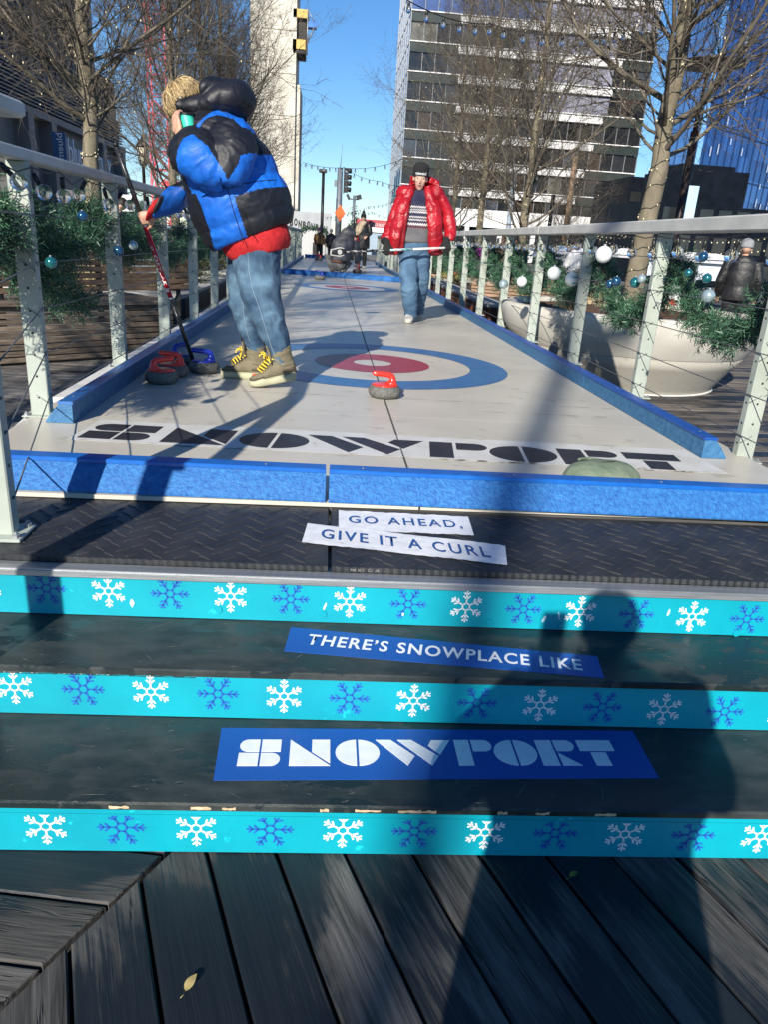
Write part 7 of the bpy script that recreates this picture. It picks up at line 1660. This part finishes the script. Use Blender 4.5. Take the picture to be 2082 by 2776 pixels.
# gloves closed on the shaft
b2a, b2b = at(935, 683, 8.45), at(1238, 671, 8.72); bv2 = (b2b - b2a).normalized()
for px, tsd in ((1036, 1), (1213, -1)):
    gl = MB()
    s_ = (B_(px, 668, -.2) - b2a).dot(bv2); g0 = b2a + bv2 * s_; w_ = g0 + Vector((.01 * tsd, .02, .085))
    gl.tube([B_(px + 5 * tsd, 652, -.08), w_], [.045, .036], 12); hand(gl, w_, Vector((-.12 * tsd, -.30, -1)), Vector((0, 1, -.1)), tsd, 1.12, .72, tcurl=.5, spread=.10); fuse('glove', gl, [m_knitb], p2, voxel=.006, smooth=1)
j2 = MB(); j2.loft(sB([(1126, 655, 40, .14, .0), (1126, 672, 42, .15, .0), (1110, 700, 25, .12, -.03), (1108, 735, 24, .11, -.07), (1110, 772, 22, .10, -.12), (1112, 815, 20, .09, -.10), (1114, 850, 17, .085, -.06), (1115, 862, 16, .082, -.05)]), 30, 8, 0, wr_(5, .03, .6)); j2.loft(sB([(1138, 665, 30, .13, .0), (1144, 700, 23, .12, .01), (1143, 735, 22, .11, .03), (1141, 772, 20, .10, .07), (1137, 815, 17, .09, .18), (1134, 842, 15, .085, .30), (1134, 850, 14, .08, .34)]), 30, 8, 0, wr_(6, .03, .6))
fuse('jeans', j2, [m_den2], p2, voxel=.009, smooth=1, push=crease(.010, 7, 1.5))
m_shw = M('shoe_white', (.50, .48, .43), (.60, .58, .53), 14, rough=.7)
def sneaker(parent, toe, heel, w=.05, h=.10, m=None, ms=None):
    toe = Vector(toe); heel = Vector(heel); x = (toe - heel).normalized(); y = ZV.cross(x).normalized(); z = x.cross(y); L = (toe - heel).length
    u = MB(); q = lambda a, c: heel + x * a * L + z * c
    u.loft([(q(.02, h * .55), y * w * .55, z * h * .42), (q(.15, h * .62), y * w * .8, z * h * .52), (q(.4, h * .52), y * w * .9, z * h * .42), (q(.65, h * .38), y * w, z * h * .28), (q(.88, h * .30), y * w * .8, z * h * .2), (q(.99, h * .26), y * w * .4, z * h * .1)], 18, 4); o = u.build('shoe', m or m_shw, parent)
    s_ = MB(); s_.loft([(q(.0, .012), y * w * .6, z * .014), (q(.2, .012), y * w * .9, z * .014), (q(.6, .012), y * w * 1.06, z * .014), (q(.9, .014), y * w * .85, z * .013), (q(1.01, .016), y * w * .4, z * .010)], 16, 4); s_.build('sole', ms or M('sole_pale', (.42, .40, .36), (.5, .48, .43), 20, rough=.8), o); return o
tf = onz(1106, 878, LZ); sneaker(p2, tf, tf + Vector((.05, .285, .0)), .055, .115); tb = onz(1143, 871, LZ) + Vector((0, .22, .0)); sneaker(p2, tb, tb + Vector((-.02, .27, .09)), .05, .10)
b2 = thing('broom', 'teal and white curling broom carried level by the man in the red jacket', 'broom', tuple(b2a))
def sh2(a, b, r, m, nm): q = MB(); q.tube([a, b], r, 12); return q.build(nm, m, b2)
lerp2 = lambda s_: b2a + (b2b - b2a) * s_
sh2(lerp2(0), lerp2(.34), .0125, M('shaft_black_white', (.02, .02, .022), (.6, .6, .6), 30, rough=.35, stretch=(.3, 3, 3), lo=.55, hi=.6), 'lower_shaft'); sh2(lerp2(.34), lerp2(.60), .0135, M('shaft_teal', (.10, .36, .38), (.62, .64, .63), 22, rough=.3, stretch=(.5, 3, 3), lo=.45, hi=.5), 'middle_shaft'); sh2(lerp2(.60), b2b, .0125, M('shaft_white', (.62, .60, .55), (.70, .68, .62), 20, rough=.35), 'upper_shaft')
mb = MB(); hc_ = b2a - bv2 * .06; fx = bv2; mb.loft([(hc_ - fx * .10, ZV * .03, YV * .02), (hc_ - fx * .085, ZV * .048, YV * .03), (hc_, ZV * .052, YV * .034), (hc_ + fx * .05, ZV * .035, YV * .03), (hc_ + fx * .075, ZV * .015, YV * .015)], 16, 4); mb.build('broom_head', M('broom_black', (.015, .015, .016), rough=.4), b2)
mb = MB()
for z_ in (-.042, .042): mb.loft([(hc_ - fx * .095 + ZV * z_ * .6, ZV * .012, YV * .036), (hc_ + ZV * z_, ZV * .010, YV * .038), (hc_ + fx * .05 + ZV * z_ * .7, ZV * .006, YV * .034)], 10, 4)
mb.loft([(hc_ - fx * .105, ZV * .034, YV * .034), (hc_ - fx * .090, ZV * .040, YV * .036)], 12, 3); mb.build('broom_pad', M('broom_grey', (.40, .40, .38), (.48, .48, .45), 20, rough=.6), b2)
mb = MB(); mb.lathe([(.020, .035), (.026, .036), (.026, .038), (.020, .038)], (0, 0, 0), 20); mb.xf(Matrix.Translation(hc_) @ Matrix.Rotation(PI / 2, 4, 'X')); mb.build('emblem', M('emblem_grey', (.35, .35, .35), rough=.5), b2)

# ------------------------------------------------------------------ smaller figures
def figure(label, x, y, z0, h, face, coat, legs, hat=None, hair=m_haird, coat_len=.52, lean=0.0, arms=None, shoes=None, hatp=False, wide=1.0, extra=None, vox=.014, stand=True):
    """a standing person: fused body, coat, trousers, shoes, hair or hat; face = heading in degrees from +x"""
    s = h / 1.72; a = math.radians(face); f = Vector((math.cos(a), math.sin(a), 0)); r = Vector((f.y, -f.x, 0)); o = Vector((x, y, z0)); t = thing('person', label, 'person', tuple(o))
    q = lambda X, Y_, Z: o + (r * X + f * (Y_ + lean * max(Z - .9, 0)) + ZV * Z) * s
    b = MB(); qh_, Rh_ = head(b, q(0, .02, 1.585), f - ZV * .08, ZV, s * 1.0)
    b.loft([(q(0, .0, 1.50), r * .055 * s, f * .055 * s), (q(0, -.01, 1.42), r * .12 * s, f * .085 * s), (q(0, 0, 1.25), r * .17 * s, f * .11 * s), (q(0, 0, 1.0), r * .14 * s, f * .10 * s), (q(0, 0, .88), r * .16 * s, f * .11 * s)], 16, 4)
    hands = arms or [((-.20, 0, 1.40), (-.27, -.02, 1.12), (-.27, .10, .88)), ((.20, 0, 1.40), (.27, -.02, 1.12), (.27, .10, .88))]
    for i, A in enumerate(hands):
        P = [q(*p) for p in A]; b.tube([P[0], (P[0] + P[1]) / 2, P[1], (P[1] + P[2]) / 2, P[2]], [.05 * s, .045 * s, .038 * s, .033 * s, .026 * s], 10); d = (P[2] - P[1]).normalized(); hand(b, P[2], d, f if abs(d.dot(f)) < .8 else -r * (1 if i else -1), -1 if i else 1, s, .5)
    lg = [((-.09, 0, .88), (-.10, .03, .48), (-.10, -.02, .08)), ((.09, 0, .88), (.10, .03, .48), (.10, .02, .08))]
    for A in lg: P = [q(*p) for p in A]; b.tube([P[0], P[1], P[2]], [.08 * s, .055 * s, .038 * s], 10)
    fuse('body', b, [m_skin2], t, voxel=vox * .8, smooth=1)
    c = MB(); zb = 1.46 - 1.0 * coat_len - .2
    c.loft([(q(0, 0, zb), r * .215 * s * wide, f * .155 * s * wide), (q(0, 0, zb + .03), r * .23 * s * wide, f * .17 * s * wide), (q(0, 0, 1.05), r * .215 * s * wide, f * .165 * s * wide), (q(0, 0, 1.28), r * .225 * s * wide, f * .16 * s * wide), (q(0, -.01, 1.42), r * .18 * s, f * .12 * s), (q(0, -.005, 1.50), r * .085 * s, f * .085 * s)], 24, 6, 0, lambda t_, an: 1 + .04 * (abs(math.sin(PI * t_ * 5)) ** .6 - .7) + .015 * math.sin(5 * an + 8 * t_))
    for A in hands:
        P = [q(*p) for p in A]; e = P[1] + (P[2] - P[1]) * .9; rr2 = .075 * s * wide; c.tube([P[0], (P[0] + P[1]) / 2, P[1], (P[1] + e) / 2, e], [rr2 * 1.05, rr2, rr2 * .95, rr2 * .85, rr2 * .7], 14)
    fuse('coat', c, [coat], t, voxel=vox, smooth=1)
    l_ = MB()
    for A in lg: P = [q(*p) for p in A]; l_.loft([(P[0] + ZV * .06 * s, r * .10 * s, f * .11 * s), ((P[0] + P[1]) / 2, r * .088 * s, f * .095 * s), (P[1], r * .075 * s, f * .08 * s), ((P[1] + P[2]) / 2, r * .07 * s, f * .072 * s), (P[2], r * .065 * s, f * .068 * s)], 16, 5)
    fuse('trousers', l_, [legs], t, voxel=vox, smooth=1)
    for A in lg: p = q(*A[2]); sneaker(t, Vector((p.x, p.y, z0)) + f * .17 * s, Vector((p.x, p.y, z0)) - f * .08 * s, .045 * s, .09 * s, shoes or m_blk, shoes or m_blk)
    if hat is not None:
        k = MB(); k.lathe([(.088, .0), (.092, .02), (.092, .06), (.088, .09), (.066, .125), (.03, .142), (0, .146)], (0, 0, 0), 24); k.v = [tuple(qh_(v[0], v[1] * 1.13 - .012, v[2] + .016)) for v in k.v]
        if hatp: k.ball(qh_(0, -.02, .195), .052 * s, 12, 8)
        k.build('hat', hat, t)
    else:
        k = MB(); k.ball(qh_(0, -.020, .042), (.082 * s, .095 * s, .092 * s), 18, 12, 0, Rh_)
        qq = np.random.default_rng(int(abs(x * 100)) + 1)
        for _ in range(140):
            ph = qq.uniform(0, 2 * PI); th = qq.uniform(.2, 1.6); P = [qh_((.083) * math.sin(th + d) * math.cos(ph), -.02 + .096 * math.sin(th + d) * math.sin(ph), .042 + .093 * math.cos(th + d)) for d in (0, .2, .4)]; k.tube(P, [.006 * s, .007 * s, .002], 4)
        k.build('hair', hair, t)
    face_parts(qh_, Rh_, t, s)
    return t, q
m_beige = M('beige_scarf', (.42, .33, .22), (.54, .44, .31), 20, rough=.9, bump=.3, bscale=90); m_tan = puff('coat_tan', (.14, .075, .025), (.19, .10, .04), .6, .4, 14); m_hatp = M('hat_pink', (.50, .04, .20), (.12, .10, .45), 14, rough=.9, lo=.48, hi=.52); m_hatg = M('hat_grey_beige', (.36, .33, .27), (.46, .42, .35), 30, rough=.95, bump=.3, bscale=90)
xf = onz(978, 727, LZ)
t, q = figure('far standing person in black with a bobble hat, beige scarf and red broom', xf.x, xf.y, LZ, 1.66, -95, puff('coat_black', (.008, .008, .009), (.018, .018, .02), .5, .5, 12), m_blackcloth, hat=m_knitb, hatp=True, coat_len=.62, shoes=m_shw, wide=1.12, arms=[((-.20, 0, 1.40), (-.26, .06, 1.14), (-.13, .22, 1.00)), ((.20, 0, 1.40), (.29, -.02, 1.12), (.24, .14, .95))])
mb = MB(); mb.loft([(q(0, .06, 1.50), XV * .10, YV * .10), (q(.02, .10, 1.42), XV * .13, YV * .12), (q(.10, .16, 1.30), XV * .12, YV * .07), (q(.14, .20, 1.15), XV * .10, YV * .05), (q(.18, .20, 1.04), XV * .05, YV * .03)], 16, 5); mb.build('scarf', m_beige, t)
b3 = thing('broom', 'red curling broom standing in the hand of the far person in black', 'broom', tuple(xf)); pa_ = at(969, 640, xf.y - .25); pb_ = onz(974, 727, LZ); mb = MB(); mb.tube([pa_, pb_], .016, 10); mb.build('shaft', M('shaft_red'), b3); mb = MB(); mb.box(pb_ + ZV * .03, (.16, .06, .05), bev=.01); mb.build('broom_head', m_blk, b3)
x_ = onz(868, 703, LZ); figure('small child in a tan coat and pink hat at the far lane end', x_.x - .06, 32.4, LZ, 1.22, 75, m_tan, m_blackcloth, hat=m_hatp, coat_len=.42, wide=1.25, vox=.02); figure('child in a black coat and pale knitted hat beside the one in tan', x_.x + .42, 31.6, LZ, 1.20, -110, M('shell_navy_black'), m_blackcloth, hat=m_hatg, coat_len=.5, wide=1.2, vox=.02)
figure('passer-by in a magenta coat behind the right railing', at(1366, 690, 19).x, 21.3, 0, 1.66, 80, M('coat_magenta', (.28, .02, .26), (.34, .03, .32), 6, rough=.7), m_blackcloth, vox=.016)
figure('passer-by in a brown coat behind the right railing, next to the magenta one', at(1430, 690, 18).x + .1, 20.9, 0, 1.78, 100, M('coat_brown', (.20, .11, .07), (.26, .15, .10), 6, rough=.8), M('trousers_olive', (.05, .05, .03), rough=.9), hair=M('hair_brown', (.10, .06, .035), rough=.7), vox=.016)
figure('dark clothed passer-by with a grey hat close to the right edge', at(2022, 690, 11.3).x, 11.3, 0, 1.72, 60, puff('coat_black', 0, 0), m_blackcloth, hat=M('hat_grey', (.25, .26, .28), rough=.95), wide=.98, coat_len=.42, vox=.014)
figure('distant passer-by in a white top before the market tents', at(1553, 720, 25).x, 25.2, 0, 1.72, -90, M('top_white', (.6, .6, .6), rough=.8), m_blackcloth, vox=.022)
figure('dark haired man in black behind the left garland, under the Oden sign', at(322, 580, 13.4).x, 13.6, 0, 1.78, 190, M('shell_navy_black'), m_blackcloth, vox=.014)
figure('passer-by in dark olive clothes beside the fourth post of the right railing', at(1478, 690, 17).x, 19.5, 0, 1.70, 120, M('coat_olive', (.035, .035, .02), (.05, .05, .03), 6, rough=.8), m_blackcloth, vox=.018)

# the crouching player, seen from behind
YC = 20.8; KC = 1 / 95.0
def Cc(px, py, dy=0.0): return at(px, py, YC + dy)
p3 = thing('person', 'crouching person in a grey jacket, seen from behind past the cross bumper', 'person', (Cc(915, 740).x, YC, LZ))
b = MB(); hq, hR = head(b, Cc(948, 632, .28), (.25, 1, -.6), (.1, .5, .9), 1.0)
b.loft([(Cc(915, 715), XV * .19, YV * .15), (Cc(915, 690, .05), XV * .19, YV * .14), (Cc(925, 660, .12), XV * .21, YV * .14), (Cc(938, 640, .2), XV * .14, YV * .11), (Cc(945, 633, .25), XV * .06, YV * .06)], 16, 4)
hp = Cc(967, 736, .05); b.tube([Cc(962, 655, .18), Cc(968, 695, .12), hp + ZV * .10], [.055, .045, .03], 10); hand(b, hp + ZV * .10, Vector((0, .1, -1)), Vector((-.2, 1, 0)), -1, 1.1, .5)
for P in (((900, 715, .05), (884, 692, .30), (899, 738, .0)), ((930, 718, .05), (945, 712, .42), (928, 738, .05))):
    P = [Cc(*p) for p in P]; b.tube([P[0], (P[0] + P[1]) / 2, P[1], (P[1] + P[2]) / 2, P[2]], [.085, .075, .06, .05, .04], 10)
fuse('body', b, [m_skin2], p3, voxel=.011, smooth=1)
c = MB(); c.loft([(Cc(922, 708, -.03), XV * .24, YV * .20), (Cc(923, 700, -.03), XV * .27, YV * .22), (Cc(926, 676, .04), XV * .29, YV * .21), (Cc(932, 652, .12), XV * .28, YV * .19), (Cc(939, 638, .18), XV * .19, YV * .15)], 28, 8, 0, lambda t_, an: 1 + .07 * (abs(math.sin(PI * t_ * 5)) ** .6 - .7)); c.ball(Cc(944, 632, .12), (.20, .15, .15), 18, 12)
c.tube([Cc(962, 655, .16), Cc(968, 690, .12), Cc(967, 715, .06)], [.10, .085, .065], 14);  fuse('jacket', c, [m_pgrey], p3, voxel=.014, smooth=1)
l_ = MB(); l_.ball(Cc(912, 718, .0), (.25, .19, .16), 20, 12)
for P in (((904, 716, .05), (886, 692, .10), (900, 734, -.05)), ((932, 718, .05), (946, 712, .42), (930, 734, .0))):
    P = [Cc(*p) for p in P]; l_.tube([P[0], (P[0] + P[1]) / 2, P[1], (P[1] + P[2]) / 2, P[2]], [.12, .105, .095, .075, .062], 14)
fuse('trousers', l_, [m_greycloth], p3, voxel=.014, smooth=2)
mb = MB(); mb.loft([(Cc(898, 706, -.20), XV * .02, ZV * .02), (Cc(912, 709, -.225), XV * .02, ZV * .022), (Cc(926, 710, -.21), XV * .02, ZV * .02)], 8, 4); mb.build('waistband', M('band_rust', (.28, .10, .04), rough=.8), p3)
k = MB(); k.ball(hq(0, -.02, .045), (.085, .10, .095), 16, 10, 0, hR); k.build('hair', m_haird, p3)
for px in (899, 926): p = Cc(px, 741, -.02); sneaker(p3, Vector((p.x, p.y + .24, LZ)), Vector((p.x, p.y - .04, LZ + .05)), .055, .11)
stone(onz(967, 741, LZ).x, onz(967, 741, LZ).y + .1, .5, m_hr, 'curling stone under the hand of the crouching person', s=1.3)

# ------------------------------------------------------------------ the person taking the picture stands behind the phone and throws the long shadow on the steps
pt, q = figure('person in a black coat holding up a phone in front of the steps', .02, -.46, 0, 1.70, 90, puff('coat_black', 0, 0), m_blackcloth, hair=M('hair_brown'), coat_len=.6, wide=1.18, lean=.0, vox=.014, arms=[((-.20, 0, 1.40), (-.32, .12, 1.14), (-.11, .27, 1.27)), ((.20, 0, 1.40), (.33, .12, 1.14), (.11, .27, 1.27))])
ph = thing('phone', 'black phone held up by the person taking the picture', 'phone', (0, -.05, 1.36)); mb = MB(); mb.box((0, -.042, 1.335), (.074, .008, .155), bev=.003); mb.build('phone_body', m_blk, ph); mb = MB(); mb.box((0, -.0465, 1.335), (.068, .001, .147)); mb.build('screen', M('screen_glass', (.01, .01, .012), rough=.05), ph)
